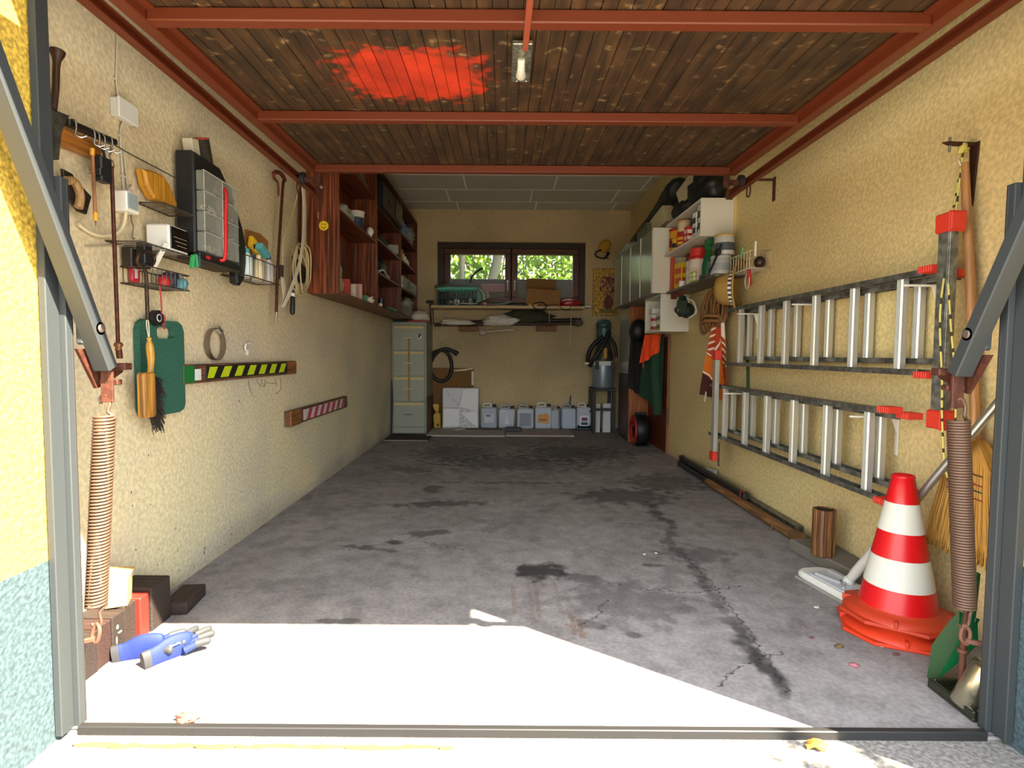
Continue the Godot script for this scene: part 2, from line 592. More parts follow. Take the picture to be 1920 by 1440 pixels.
func build_shell() -> void:
	# floor
	var fm := StandardMaterial3D.new()
	fm.albedo_texture = ImageTexture.create_from_image(stain_image(896, 1792))
	fm.roughness = 0.82
	var s := sh()
	s.span(V(XL - 0.2, -0.2, ZB - 0.2), V(XR + 0.2, -0.004, 0.0))
	s.tri(V(XL, 0, 0), V(XR, 0, 0), V(XR, 0, ZB), FLATS, Vector2(0, 0), Vector2(1, 0), Vector2(1, 1))
	s.tri(V(XL, 0, 0), V(XR, 0, ZB), V(XL, 0, ZB), FLATS, Vector2(0, 0), Vector2(1, 1), Vector2(0, 1))
	struct("floor", s, fm)
	struct("floor_apron", sh().span(V(-9, -0.3, 0.0), V(9, -0.012, 9.0)), mat("8f8981", 0.9, 0, GRIT, 1.5, BUMP, 0.4))
	# plaster
	var nf := FastNoiseLite.new()
	nf.seed = 31; nf.frequency = 0.9; nf.fractal_octaves = 4
	var plaster := mat("e2d0a6", 0.92, 0, "c:0.05:0.90:1.0:5", 1.6, "n:0.05:5:0:41", 0.30)
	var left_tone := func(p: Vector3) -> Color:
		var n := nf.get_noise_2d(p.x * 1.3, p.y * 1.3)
		var pale := 1.0 - smoothstep(0.35, 1.15, p.y + n * 0.5)          # lower half: faded whitewash, with bluish sky light put into the tint
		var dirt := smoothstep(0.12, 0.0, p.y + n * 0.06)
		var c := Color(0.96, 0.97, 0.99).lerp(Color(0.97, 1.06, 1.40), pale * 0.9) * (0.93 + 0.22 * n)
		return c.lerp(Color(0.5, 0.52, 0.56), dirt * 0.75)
	var right_tone := func(p: Vector3) -> Color:
		var n := nf.get_noise_2d(p.x * 1.1 + 40.0, p.y * 1.4)
		var dirt := smoothstep(0.10, 0.0, p.y + n * 0.06)
		return (Color(1.04, 0.96, 0.72) * (0.96 + 0.16 * n)).lerp(Color(0.55, 0.5, 0.45), dirt * 0.6)
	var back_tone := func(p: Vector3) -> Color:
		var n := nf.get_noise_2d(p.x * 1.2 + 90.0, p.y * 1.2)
		var dark_patch: float = 1.0 - smoothstep(0.2, 1.1, absf(p.y - 1.0) + n * 0.5)  # darker round mid-height, broken up by noise
		return Color(0.86, 0.80, 0.72) * (0.92 + 0.2 * n) * (1.0 - 0.12 * dark_patch)  # darker than the side walls: depth falloff of light put into the tint
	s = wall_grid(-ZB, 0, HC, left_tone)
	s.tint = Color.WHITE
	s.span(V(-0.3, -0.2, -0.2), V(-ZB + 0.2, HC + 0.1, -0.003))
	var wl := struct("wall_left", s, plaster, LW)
	var pits := sh()                                  # little holes and chips in the lower plaster
	var pr := RandomNumberGenerator.new()
	pr.seed = 3
	for k in 260:
		var x := pr.randf_range(0.2, 3.6)
		var y := 0.03 + 0.95 * pr.randf() * pr.randf()
		var r := pr.randf_range(0.001, 0.0032) * (1.6 if k % 9 == 0 else 1.0)
		pits.lathe([V2(r, 0.0), V2(0, 0.0006)], 6, Transform3D(Basis(Vector3.RIGHT, PI / 2), V(x, y, 0.0004)), 1.0, pr.randf_range(0.7, 2.2))
	part(wl, "chips", pits, mat("5a4f42", 0.95)).set_meta("kind", "stuff")
	s = wall_grid(-ZB, 0, HC, func(p): return right_tone.call(p))
	var rs := sh()
	rs.xf = Transform3D(Basis(), V(ZB, 0, 0))
	for k in range(0, s.v.size(), 3):
		var at := rs.v.size()
		rs.tri(s.v[k], s.v[k + 2], s.v[k + 1], 1)
		rs.col[at] = s.col[k]; rs.col[at + 1] = s.col[k + 1]; rs.col[at + 2] = s.col[k + 2]
	rs.span(V(-0.2, -0.2, -0.2), V(-ZB + 0.3, HC + 0.1, -0.003))
	struct("wall_right", rs, plaster, RW)
	# back wall round its window opening
	s = sh()
	var a := V(-0.83, 1.5, 0)
	var b := V(1.008, 2.31, 0)
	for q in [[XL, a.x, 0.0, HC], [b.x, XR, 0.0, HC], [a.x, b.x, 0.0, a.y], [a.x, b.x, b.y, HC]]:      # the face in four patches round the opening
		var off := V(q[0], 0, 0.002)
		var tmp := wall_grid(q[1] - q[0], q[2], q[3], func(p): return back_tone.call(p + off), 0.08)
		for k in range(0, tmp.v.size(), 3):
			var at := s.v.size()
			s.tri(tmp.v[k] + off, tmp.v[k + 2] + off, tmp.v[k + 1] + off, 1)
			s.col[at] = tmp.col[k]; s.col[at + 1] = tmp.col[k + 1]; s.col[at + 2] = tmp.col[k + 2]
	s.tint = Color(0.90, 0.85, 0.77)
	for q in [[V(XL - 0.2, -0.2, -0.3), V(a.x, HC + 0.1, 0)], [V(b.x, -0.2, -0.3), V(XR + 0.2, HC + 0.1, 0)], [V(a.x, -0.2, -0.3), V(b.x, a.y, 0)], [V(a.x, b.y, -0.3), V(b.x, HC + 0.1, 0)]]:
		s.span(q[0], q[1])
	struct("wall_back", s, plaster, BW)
	# front wall: the two reveals and the lintel, ochre render above a slate-blue plinth
	var render_coat := mat("e0bb48", 0.92, 0, GRIT, 1.5, "n:0.05:5:0:41", 0.45)
	var plinth := mat("415459", 0.9, 0, GRIT, 1.5, "n:0.05:6:0:41", 0.3)
	s = sh()
	s.span(V(-6, 0.433, -0.028), V(-1.078, 3.3, 0.30)); s.span(V(1.237, 0.433, -0.028), V(6, 3.3, 0.30)); s.span(V(-6, -0.2, -0.12), V(-1.21, 3.3, -0.028)); s.span(V(1.40, -0.2, -0.12), V(6, 3.3, -0.028)); s.span(V(-1.078, 2.16, -0.10), V(1.237, 3.3, 0.30))
	struct("wall_front", s, render_coat)
	s = sh()
	s.span(V(-6, -0.2, -0.028), V(-1.0765, 0.433, 0.3015)); s.span(V(1.2355, -0.2, -0.028), V(6, 0.433, 0.3015))
	struct("trim_1", s, plinth)
	# ceiling of fibreboards in staggered rows with pale joints
	var c := struct("ceiling", sh().span(V(XL - 0.2, HC + 0.003, ZB - 0.2), V(XR + 0.2, HC + 0.5, -0.03)), mat("f4efdf", 0.9))  # slab thickened upwards to throw shade on the garden wall
	var board := mat("e2dcc8", 0.95, 0, GRIT, 2.0, BUMP, 0.4)
	var offs := [0.30, 0.525, 0.375]
	for r in 12:
		var z1 := ZB + 0.49 * (r - 0.25)
		var z0 := minf(z1 + 0.462, 0.0)
		z1 = maxf(z1, ZB)
		if z0 - z1 < 0.05: continue
		var x: float = offs[(r + 2) % 3] - 0.94 * 2
		while x < XR:
			var x0 := maxf(x + 0.011, XL)
			var x1 := minf(x + 0.929, XR)
			if x1 - x0 > 0.04:
				var p := sh()
				var k := rand(0.94, 1.04)
				p.tint = Color(k, k, k)
				p.span(V(x0, HC, z1), V(x1, HC + 0.02, z0), 0.003)
				part(c, "panel", p, board)
			x += 0.94
	# the sill: a steel angle let into the concrete and a worn joint in front of it
	struct("trim_2", sh().span(V(-1.04, -0.05, -0.012), V(1.195, 0.010, 0.006), 0.002), mat("2b2a29", 0.5, 0.3))
	s = sh()
	for k in 30:
		var x := -1.0 + k * 0.03
		s.ball(V(x, -0.012, 0.042 + rand(-0.003, 0.003)), V(rand(0.02, 0.045), 0.004, rand(0.004, 0.010)), 8)
	struct("trim_3", s, mat("6a5a36", 0.95, 0, GRIT, 6.0))
	build_outside()

func build_outside() -> void:
	# behind the rear window: ground, two trunks, a leafy hedge
	struct("ground_garden", sh().span(V(-14, -0.3, -24), V(14, 0.3, -5.95)), mat("5b6a35", 0.95, 0, GRIT, 0.5))
	var leaf := sh()
	leaf.sheet([[V(-0.02, 0.0, 0.0), V(0.0, 0.0, 0.006), V(0.02, 0.0, 0.0)], [V(-0.045, 0.05, 0.0), V(0, 0.05, 0.02), V(0.045, 0.05, 0.0)], [V(-0.035, 0.1, -0.01), V(0, 0.1, 0.012), V(0.035, 0.1, -0.01)], [V(-0.002, 0.15, -0.03), V(0, 0.15, -0.028), V(0.002, 0.15, -0.03)]])
	var lm := mat("7d9a3c", 0.5).duplicate()
	lm.backlight_enabled = true; lm.backlight = Color(0.55, 0.62, 0.18); lm.cull_mode = BaseMaterial3D.CULL_DISABLED
	var spots := [["hedge", V(-2.4, 0.3, -10.6), V(-0.05, 4.2, -8.4), 8000, "leafy green tree foliage filling the rear window's left pane"], ["hedge", V(0.2, 0.3, -10.6), V(2.8, 4.4, -8.0), 8500, "dense green shrub foliage behind the cardboard box in the rear window's right pane"]]
	for h in spots:
		var t := thing(h[0], h[4], "foliage")
		var st := sh()
		for k in 7:
			var x := rand(h[1].x, h[2].x)
			var p := [V(x, 0.28, -8.9), V(x + rand(-0.2, 0.2), 1.5, -8.9 + rand(-0.2, 0.2)), V(x + rand(-0.6, 0.6), 3.6, -8.8)]
			st.tube(smooth(p, 5), 0.016, 6)
		part(t, "stem", st, mat("6d5a3c", 0.9)).set_meta("kind", "stuff")
		var mm := MultiMesh.new()
		mm.transform_format = MultiMesh.TRANSFORM_3D
		mm.use_colors = true
		leaf.tint = Color.WHITE
		var ms := leaf.mesh()
		ms.surface_set_material(0, lm)
		mm.mesh = ms
		mm.instance_count = h[3]
		for k in h[3]:
			var p := V(rand(h[1].x, h[2].x), rand(h[1].y, h[2].y), rand(h[1].z, h[2].z))
			var b := Basis.from_euler(V(rand(-1.2, 1.2), rand(0, TAU), rand(-1.2, 1.2))).scaled(Vector3.ONE * rand(0.55, 1.1))
			mm.set_instance_transform(k, Transform3D(b, p - t.position))
			var c := rand(0.6, 1.3)
			mm.set_instance_color(k, Color(c * rand(0.85, 1.15), c, c * 0.8))
		var mi := MultiMeshInstance3D.new()
		mi.name = "leaves"; mi.multimesh = mm
		mi.set_meta("kind", "stuff")
		t.add_child(mi)
	solo("tree_trunk", "grey-green slanting tree trunk seen through the rear window beside its middle mullion", "tree", sh().tube(smooth([V(-0.5, 0.28, -7.7), V(-0.32, 1.6, -7.7), V(-0.12, 2.4, -7.7), V(0.15, 3.6, -7.7)], 5), 0.075, 12), mat("2b2e20", 0.95, 0, WEAR, 3.0, BUMP, 1.0))
	solo("tree_trunk", "upright tree trunk seen through the left pane of the rear window above the crate", "tree", sh().tube(smooth([V(-0.75, 0.28, -8.15), V(-0.72, 1.6, -8.15), V(-0.7, 3.8, -8.2)], 5), 0.05, 12), mat("2b2e20", 0.95, 0, WEAR, 3.0, BUMP, 1.0))


# ---- the up-and-over door, open under the ceiling, and its springs ----
func slope(z: float) -> float:                 # underside of the door frame
	return 1.776 - 0.0233 * z

func build_door() -> void:
	var red := mat("642b14", 0.45, 0.0, "", 2.5, DENT, 0.2)
	var slate := mat("303435", 0.6, 0.0, "", 3.0, DENT, 0.2)
	var slate_in := mat("2c3132", 0.7, 0.0, "", 3.0, DENT, 0.2)
	var brown := mat("5b3020", 0.6, 0.2, WEAR, 5.0, BUMP, 0.3)
	var spring_steel := mat("5e4738", 0.5, 0.3)
	var chrome := mat("c9c9c4", 0.3, 0.9)
	# posts
	for q in [[-1.0, -1.0435, -1.0575, -1.075], [1.0, 1.200, 1.214, 1.234]]:
		var t := thing("door_post", "slate-grey steel door post with %s" % ("bare worn paint low down, on the sunlit reveal" if q[0] < 0 else "clean paint, in the shade behind the dustpan"), "door post", "steel posts of the garage opening")
		part(t, "jamb_angle", sh().span(V(q[1], 0, -0.028), V(q[3] + q[0] * 0.001, 1.34, -0.009), 0.002), slate_in)
		part(t, "outer_angle", sh().span(V(q[2], 0, -0.009), V(q[3], 2.12, 0.030), 0.002), slate_in)
		part(t, "stop_strip", sh().span(V(q[1] + q[0] * 0.001, 0, -0.034), V(q[1] + q[0] * 0.02, 1.34, -0.028), 0.001), mat("2a2826", 0.6))
	# the panel
	var d := thing("garage_door", "up-and-over garage door of dark wooden boards in a red-brown steel frame, standing open overhead", "garage door")
	var x0 := -0.965
	var x1 := 1.135
	var za := 0.35
	var zb := -1.47
	var rail := func(a: Vector3, b: Vector3, w: float) -> Shape: return sh().beam(a + V(0, 0.017, 0), b + V(0, 0.017, 0), w, 0.034, 0.003)
	for x in [x0 + 0.02, x1 - 0.02]:
		part(d, "side_rail", rail.call(V(x, slope(za), za), V(x, slope(zb), zb), 0.04), red)
		part(d, "side_flange", sh().beam(V(x + (0.03 if x < 0 else -0.03), slope(za) + 0.03, za), V(x + (0.03 if x < 0 else -0.03), slope(zb) + 0.03, zb), 0.03, 0.006), red)
	for z in [za - 0.02, -0.175, -0.82, zb + 0.018]:
		part(d, "crossbar", rail.call(V(x0 + 0.04, slope(z), z), V(x1 - 0.04, slope(z), z), 0.038), red)
	# boards: orange over part of the middle bay
	var bm := StandardMaterial3D.new()
	bm.albedo_texture = ImageTexture.create_from_image(board_image(1024, 1024, x0, x1, za, zb))
	bm.roughness = 0.6
	bm.vertex_color_use_as_albedo = true
	var n := 26
	for k in n:
		var xa := x0 + 0.012 + (x1 - x0 - 0.024) * k / n
		var xb := x0 + 0.012 + (x1 - x0 - 0.024) * (k + 1) / n
		var s := sh()
		var c := rand(0.82, 1.12)
		s.tint = Color(c, c * rand(0.94, 1.04), c * rand(0.88, 1.05))
		for h in 2:      # a grooved board: two lips with a shallow groove between
			var xm := (xa + xb) / 2
			var p := (xa + 0.0012) if h == 0 else xm + 0.0006
			var r := (xm - 0.0006) if h == 0 else xb - 0.0012
			s.box(V((p + r) / 2, slope((za + zb) / 2) + 0.043, (za + zb) / 2), V(r - p, 0.014, za - zb - 0.01), 0.0012, Basis(Vector3.RIGHT, 0.0233))
		s.box(V((xa + xb) / 2, slope((za + zb) / 2) + 0.049, (za + zb) / 2), V(xb - xa - 0.0005, 0.01, za - zb - 0.01), 0.0, Basis(Vector3.RIGHT, 0.0233))
		for i in s.v.size():
			s.uv[i] = Vector2((s.v[i].x - x0) / (x1 - x0), (s.v[i].z - za) / (zb - za))
		part(d, "plank", s, bm)
	# lock in the middle: lever, plate, handle
	var yl := slope(-0.3) + 0.012
	var lock := part(d, "lock_plate", sh().span(V(0.019, yl, -0.285), V(0.076, yl + 0.012, -0.505), 0.002), mat("b3b4a4", 0.35, 0.8, WEAR, 8.0))
	part(lock, "handle", sh().tube([V(0.046, yl - 0.004, -0.355), V(0.046, yl - 0.018, -0.370), V(0.046, yl - 0.021, -0.39), V(0.047, yl - 0.019, -0.42), V(0.047, yl - 0.014, -0.445)], [0.011, 0.011, 0.012, 0.016, 0.009], 12), mat("cfcabb", 0.4))
	part(lock, "screw", sh().ball(V(0.036, yl - 0.001, -0.497), V(0.004, 0.002, 0.004), 8).ball(V(0.066, yl - 0.001, -0.497), V(0.004, 0.002, 0.004), 8), chrome)
	part(d, "lock_bar", sh().beam(V(0.062, slope(0.3) - 0.008, 0.30), V(0.055, slope(-0.30) + 0.004, -0.30), 0.016, 0.008, 0.001), mat("8f4630", 0.5))
	for x in [x0, x1]:
		var q := -1.0 if x < 0 else 1.0
		part(d, "roller_bracket", sh().span(V(x - q * 0.05, slope(zb) - 0.05, zb - 0.03), V(x - q * 0.02, slope(zb) + 0.02, zb - 0.022), 0.002).span(V(x - q * 0.03, slope(zb) - 0.03, zb - 0.06), V(x + q * 0.06, slope(zb) - 0.005, zb - 0.04), 0.002), brown)
		part(d, "roller", sh().cyl(V(x + q * 0.035, slope(zb) - 0.01, zb - 0.05), 0.03, 0.024, 18, Basis(Vector3.BACK, -q * PI / 2)), mat("1c1a18", 0.6))
	# guide rails on the side walls
	for q in [[-1.0, -1.045, "left wall, ending by the brown shelving"], [1.0, 1.235, "right wall, ending by the white shelf"]]:
		var t := thing("guide_rail", "red-brown steel guide rail along the %s" % q[2], "rail", "guide rails of the up-and-over door")
		var x: float = q[1]
		part(t, "track", sh().beam(V(x, 1.802, -0.06), V(x, 1.802, -1.76), 0.012, 0.036, 0.002).beam(V(x - q[0] * 0.012, 1.787, -0.06), V(x - q[0] * 0.012, 1.787, -1.76), 0.024, 0.005, 0.001).beam(V(x - q[0] * 0.012, 1.818, -0.06), V(x - q[0] * 0.012, 1.818, -1.76), 0.024, 0.005, 0.001), red)
		part(t, "end_stop", sh().span(V(x - q[0] * 0.03, 1.775, -1.765), V(x + q[0] * 0.006, 1.83, -1.757), 0.001), brown)
		part(t, "stop_ring", sh().tube(oval(0, 0, 0.022, 0.03, 16).map(func(p): return V(x, 1.762 + p.y, -1.55 + p.x)), 0.004, 6, true), brown)
		var wall: float = XL if q[0] < 0 else XR
		if q[0] > 0: part(t, "wall_bracket", sh().beam(V(x, 1.83, -1.72), V(1.44, 1.94, -1.95), 0.008, 0.014).span(V(1.43, 1.935, -1.955), V(wall, 1.945, -1.935), 0.001).span(V(wall - 0.006, 1.82, -1.96), V(wall, 1.955, -1.93), 0.001), brown)
	# arms, brackets and springs
	for q in [-1.0, 1.0]:
		var xa: float = -1.008 if q < 0 else 1.155
		var side := "sunlit spring below it" if q < 0 else "shaded spring below it"
		var t := thing("lift_arm", "slate-grey steel lever arm slanting up and out from its pivot, %s" % side, "door arm", "lever arms of the up-and-over door")
		var lo := V(xa, 0.885, -0.088)
		var hi := V(xa, 1.752, 0.32)
		part(t, "arm_tube", sh().beam(lo, hi, 0.034, 0.044, 0.003, Vector3.RIGHT), slate)
		part(t, "pivot_bolt", sh().cyl(V(xa - q * 0.016, 0.985, -0.045), 0.011, 0.01, 8, Basis(Vector3.BACK, q * PI / 2)).cyl(V(xa - q * 0.018, 0.985, -0.045), 0.018, 0.004, 16, Basis(Vector3.BACK, q * PI / 2)), mat("6d6257", 0.5, 0.6))
		part(t, "door_lug", sh().span(V(xa - 0.02, 1.72, 0.30), V(xa + 0.02, 1.80, 0.335), 0.003), slate)
		t = thing("pivot_bracket", "steel pivot plate joining the door post to the %s lever arm, rusty fork beneath" % ("left" if q < 0 else "right"), "bracket", "pivot brackets of the up-and-over door")
		part(t, "plate", sh().span(V(xa - q * 0.004 + q * 0.02, 0.945, -0.075), V(xa + q * 0.035, 1.025, -0.035), 0.012), slate_in)
		var f := sh()
		f.prism([Vector2(0.0, 0.0), Vector2(0.06, 0.0), Vector2(0.11, -0.045), Vector2(0.16, -0.045), Vector2(0.16, -0.062), Vector2(0.085, -0.095), Vector2(0.06, -0.1)], -0.004, 0.004, 0.0, Transform3D(Basis(Vector3.UP, PI / 2), V(xa + q * 0.03, 0.935, -0.03)))
		f.beam(V(xa + q * 0.03, 0.89, -0.13), V(xa - q * 0.03, 0.89, -0.13), 0.03, 0.018, 0.002)
		f.beam(V(xa + q * 0.03, 0.85, -0.11), V(xa - q * 0.02, 0.85, -0.11), 0.02, 0.014, 0.002)
		part(t, "fork", f, brown)
		f = sh()
		f.span(V(xa - 0.015, 0.80, -0.096), V(xa + 0.015, 0.90, -0.088), 0.001)
		part(t, "hanger_plate", f, brown)
		# spring
		t = thing("tension_spring", "long %s coil spring hanging below the %s lever arm" % (["sunlit steel", "left"] if q < 0 else ["dark brown steel", "right"]), "spring", "tension springs of the up-and-over door")
		var top := V(xa - 0.010, 0.765, -0.092) if q < 0 else V(xa + 0.005, 0.768, -0.09)
		var bot := V(-1.046, 0.272, -0.078) if q < 0 else V(1.188, 0.285, -0.074)
		var turns := 58 if q < 0 else 68
		var pts := []
		var r := 0.0225
		for k in turns * 14 + 1:
			var a := TAU * k / 14.0
			var c := top.lerp(bot, float(k) / (turns * 14))
			var gape := 1.0
			pts.append(c + V(cos(a) * r * gape, 0, sin(a) * r))
		part(t, "coil", sh().tube(pts, 0.0037, 6), spring_steel)
		part(t, "upper_hook", sh().tube(smooth([pts[0], top + V(0.012, 0.012, 0.004), top + V(0.016, 0.035, 0), top + V(0.004, 0.055, 0), top + V(-0.012, 0.045, -0.004), top + V(-0.012, 0.03, -0.006)], 5), 0.0042, 8), spring_steel)
		part(t, "lower_hook", sh().tube(smooth([pts[pts.size() - 1], bot + V(0.012, -0.012, 0.004), bot + V(0.012, -0.04, 0), bot + V(0.0, -0.055, 0), bot + V(-0.012, -0.045, 0)], 5), 0.0042, 8), spring_steel)
		part(t, "anchor", sh().tube(smooth([bot + V(0, -0.045, 0.0), bot + V(0.012, -0.06, 0.006), bot + V(0.004, -0.09, 0.008), bot + V(-0.01, -0.075, 0.004)], 5, true), 0.005, 8, true).beam(bot + V(0, -0.082, 0.005), bot + V(q * 0.055, -0.085, 0.03), 0.012, 0.012, 0.002), mat("6b4636", 0.7, 0.4))

func board_image(w: int, h: int, x0: float, x1: float, za: float, zb: float) -> Image:
	var f := FastNoiseLite.new()
	f.seed = 52; f.frequency = 0.05; f.fractal_octaves = 4
	var fine := f.get_image(w, 96, false, false, true)
	fine.resize(w, h, Image.INTERPOLATE_CUBIC)
	f.seed = 53; f.frequency = 0.012
	var broad := f.get_image(w, h, false, false, true)
	f.seed = 54; f.frequency = 0.03
	var edge := f.get_image(w, h, false, false, true)
	var img := Image.create(w, h, false, Image.FORMAT_RGB8)
	var ca := Vector2(0.385, 0.49)
	for y in h:
		for x in w:
			var k := 0.80 + 0.55 * (fine.get_pixel(x, y).r - 0.5) + 0.25 * (broad.get_pixel(x, y).r - 0.5)
			var c := Color(0.31, 0.215, 0.115) * k
			var e := edge.get_pixel(x, y).r
			if e > 0.71: c = c.lerp(Color(0.66, 0.55, 0.40), (e - 0.71) * 3.0)
			var u := float(x) / w
			var t := float(y) / h
			# the orange patch: squarish, soft towards its edges, stronger in the middle
			var dx := (u - 0.317) / 0.120
			var dz := (t - 0.485) / 0.105
			var dist := pow(pow(absf(dx), 3.5) + pow(absf(dz), 3.5), 1 / 3.5) + (e - 0.5) * 0.6
			var paint := 1.0 - smoothstep(0.72, 1.08, dist)
			c = c.lerp(Color(0.80, 0.22, 0.10) * (0.85 + 0.3 * (broad.get_pixel(x, y).r - 0.2)), paint * 0.95)
			img.set_pixel(x, y, Color(c.r, c.g, c.b))
	return img


# ---- left wall ----
func wire_shelf(t: Node3D, u0: float, u1: float, w0: float, w1: float, y: float, n: int, m: Material, lip := 0.0) -> void:
	var s := sh()
	s.tube([V(u0, y, w0), V(u1, y, w0), V(u1, y, w1), V(u0, y, w1)], 0.0028, 6, true)
	if lip > 0.0: s.tube([V(u0, y + lip, w0), V(u1, y + lip, w0), V(u1, y + lip, w1), V(u0, y + lip, w1)], 0.0026, 6, true)
	part(t, "frame", s, m)
	s = sh()
	for k in n:
		var u := lerpf(u0, u1, (k + 0.5) / n)
		if lip > 0.0: s.tube([V(u, y + lip, w0), V(u, y, w0), V(u, y, w1), V(u, y + lip, w1)], 0.0016, 5)
		else: s.rod(V(u, y, w0), V(u, y, w1), 0.0018, 5)
	part(t, "wires", s, m).set_meta("kind", "stuff")

func s_hook(c: Vector3, h: float, m: Material, label: String) -> void:
	var p := smooth([c + V(0.006, h * 0.30, -0.022), c + V(0.004, h * 0.5, -0.008), c + V(0.0, h * 0.40, 0.006), c + V(0.0, 0, 0.008), c + V(-0.003, -h * 0.38, 0.008), c + V(0.003, -h * 0.5, 0.018), c + V(0.012, -h * 0.36, 0.028)], 5)
	solo("s_hook", label, "hook", sh().tube(p, 0.0026, 7), m, "chrome hooks on the black rail", LW)

func build_left() -> void:
	var black := mat("17181a", 0.5)
	var iron := mat("4d3a2c", 0.5, 0.6, WEAR, 6.0)
	var chrome := mat("cfcfc8", 0.25, 0.9)
	var white := mat("e4e2d8", 0.5)
	var grey := mat("c9cbc4", 0.5)
	var rust := mat("5a2f1c", 0.55, 0.5, WEAR, 6.0)
	var wire := mat("6f665a", 0.4, 0.8)
	# hook board and what hangs by it
	var t := thing("hammer_axe", "dark wooden tool with flared grip and flat grey blade, beside the hook board", "tool", "", LW)
	part(t, "handle", sh().tube(smooth([Vector3(0.266, 1.758, 0.05), Vector3(0.263, 1.739, 0.05), Vector3(0.258, 1.7, 0.05), Vector3(0.254, 1.653, 0.05), Vector3(0.243, 1.59, 0.05)], 4), [0.019, 0.0185, 0.018, 0.016, 0.013, 0.0105, 0.0095, 0.009, 0.009, 0.009, 0.009, 0.009, 0.009, 0.009, 0.009, 0.009, 0.009], 12), wood("4b3220", 1, 0.5))
	part(t, "blade", sh().prism([Vector2(0.236, 1.591), Vector2(0.304, 1.599), Vector2(0.273, 1.547), Vector2(0.259, 1.460), Vector2(0.230, 1.450)], 0.035, 0.05, 0.002), mat("55564c", 0.5, 0.4, WEAR, 5.0))
	t = thing("hook_rail", "varnished orange-brown wall board carrying a black steel rail of hooks", "hook rail", "", LW)
	part(t, "board", sh().prism([Vector2(0.307, 1.569), Vector2(0.291, 1.514), Vector2(0.435, 1.525), Vector2(0.454, 1.541), Vector2(0.462, 1.568), Vector2(0.453, 1.578)], 0.0, 0.03, 0.003), wood("b0702c", 0, 0.4, 3.0, 0.7))
	part(t, "rail", sh().beam(Vector3(0.29, 1.577, 0.045), Vector3(0.49, 1.593, 0.045), 0.018, 0.026, 0.003, Vector3.BACK), mat("2d2a26", 0.4, 0.6))
	var at := [Vector3(0.301, 1.564, 0.06), Vector3(0.374, 1.565, 0.06), Vector3(0.393, 1.564, 0.06), Vector3(0.416, 1.565, 0.06), Vector3(0.448, 1.572, 0.06)]
	var said := ["chrome hook alone at the near end of the black rail", "second chrome hook of the black rail, holding the wooden stick", "chrome hook in the middle of the crowd on the black rail", "chrome hook of the black rail, above the black charger", "chrome hook at the far end of the black rail, above the crank rod"]
	for k in 5: s_hook(at[k], 0.05, chrome, said[k])
	t = thing("wooden_stick", "thin tan wooden stick with yellow ends hanging from the hook rail", "stick", "", LW)
	part(t, "shaft", sh().rod(Vector3(0.351, 1.519, 0.075), Vector3(0.362, 1.339, 0.07), 0.0048), wood("a96f3b", 1, 0.5))
	part(t, "collar", sh().rod(Vector3(0.351, 1.525, 0.075), Vector3(0.351, 1.505, 0.075), 0.0062), mat("d99a2c", 0.5))
	part(t, "collar", sh().rod(Vector3(0.362, 1.342, 0.07), Vector3(0.362, 1.317, 0.07), 0.0062), mat("e0a52c", 0.5))
	part(t, "tip", sh().rod(Vector3(0.362, 1.319, 0.07), Vector3(0.362, 1.302, 0.07), 0.003, 8, 0.001), wire)
	t = thing("charger", "small black plug-in charger hanging by its lead under the hook rail", "charger", "", LW)
	part(t, "body", slab(Vector2(0.383, 1.444), Vector2(0.432, 1.519), 0.045, 0.078, 0.004), black)
	part(t, "plug", sh().span(Vector3(0.375, 1.456, 0.06), Vector3(0.407, 1.48, 0.06) + V(0, 0, 0.02), 0.003), black)
	part(t, "prong", sh().rod(Vector3(0.347, 1.461, 0.065), Vector3(0.371, 1.467, 0.065), 0.002).rod(Vector3(0.347, 1.452, 0.065), Vector3(0.371, 1.458, 0.065), 0.002), chrome)
	part(t, "lead", sh().tube(smooth([Vector3(0.427, 1.517, 0.06), Vector3(0.426, 1.541, 0.055), Vector3(0.415, 1.553, 0.06)], 4), 0.004, 6), black)
	t = thing("crank_rod", "long brown steel crank rod hanging from a ring on the hook rail", "rod", "", LW)
	part(t, "rod", sh().rod(Vector3(0.438, 1.502, 0.07), Vector3(0.443, 0.957, 0.07), 0.0058, 12), rust)
	part(t, "knob", sh().lathe([Vector2(0, -0.016), Vector2(0.011, -0.014), Vector2(0.008, -0.006), Vector2(0.013, 0.0), Vector2(0.013, 0.006), Vector2(0.007, 0.012), Vector2(0, 0.013)], 14, Transform3D(Basis(), Vector3(0.444, 0.947, 0.07))), mat("7a5236", 0.35, 0.5))
	part(t, "socket", sh().rod(Vector3(0.445, 0.935, 0.07), Vector3(0.449, 0.907, 0.07), 0.009, 12), rust)
	part(t, "ring", sh().tube(oval(0, 0, 0.012, 0.014, 14).map(func(p): return Vector3(0.437, 1.508, 0.07) + V(p.x, p.y, 0)), 0.002, 6, true), wire)
	part(t, "chain", sh().tube(smooth([Vector3(0.434, 1.56, 0.07), Vector3(0.435, 1.546, 0.072), Vector3(0.432, 1.532, 0.07), Vector3(0.436, 1.521, 0.07)], 3), 0.0028, 6), wire)
	t = thing("hand_saw", "dark hand saw with a pale wooden grip, partly hidden behind the left lever arm", "saw", "", LW)
	part(t, "blade", sh().prism([Vector2(0.283, 1.444), Vector2(0.318, 1.441), Vector2(0.331, 1.427), Vector2(0.391, 1.397), Vector2(0.369, 1.338), Vector2(0.341, 1.339), Vector2(0.298, 1.366)], 0.03, 0.04, 0.001), mat("3a332b", 0.5, 0.4, WEAR, 5.0))
	part(t, "grip", sh().tube(smooth([Vector3(0.28, 1.41, 0.05), Vector3(0.31, 1.416, 0.05), Vector3(0.33, 1.384, 0.05), Vector3(0.323, 1.346, 0.05)], 5), 0.012, 10), wood("c49b63", 1, 0.5))
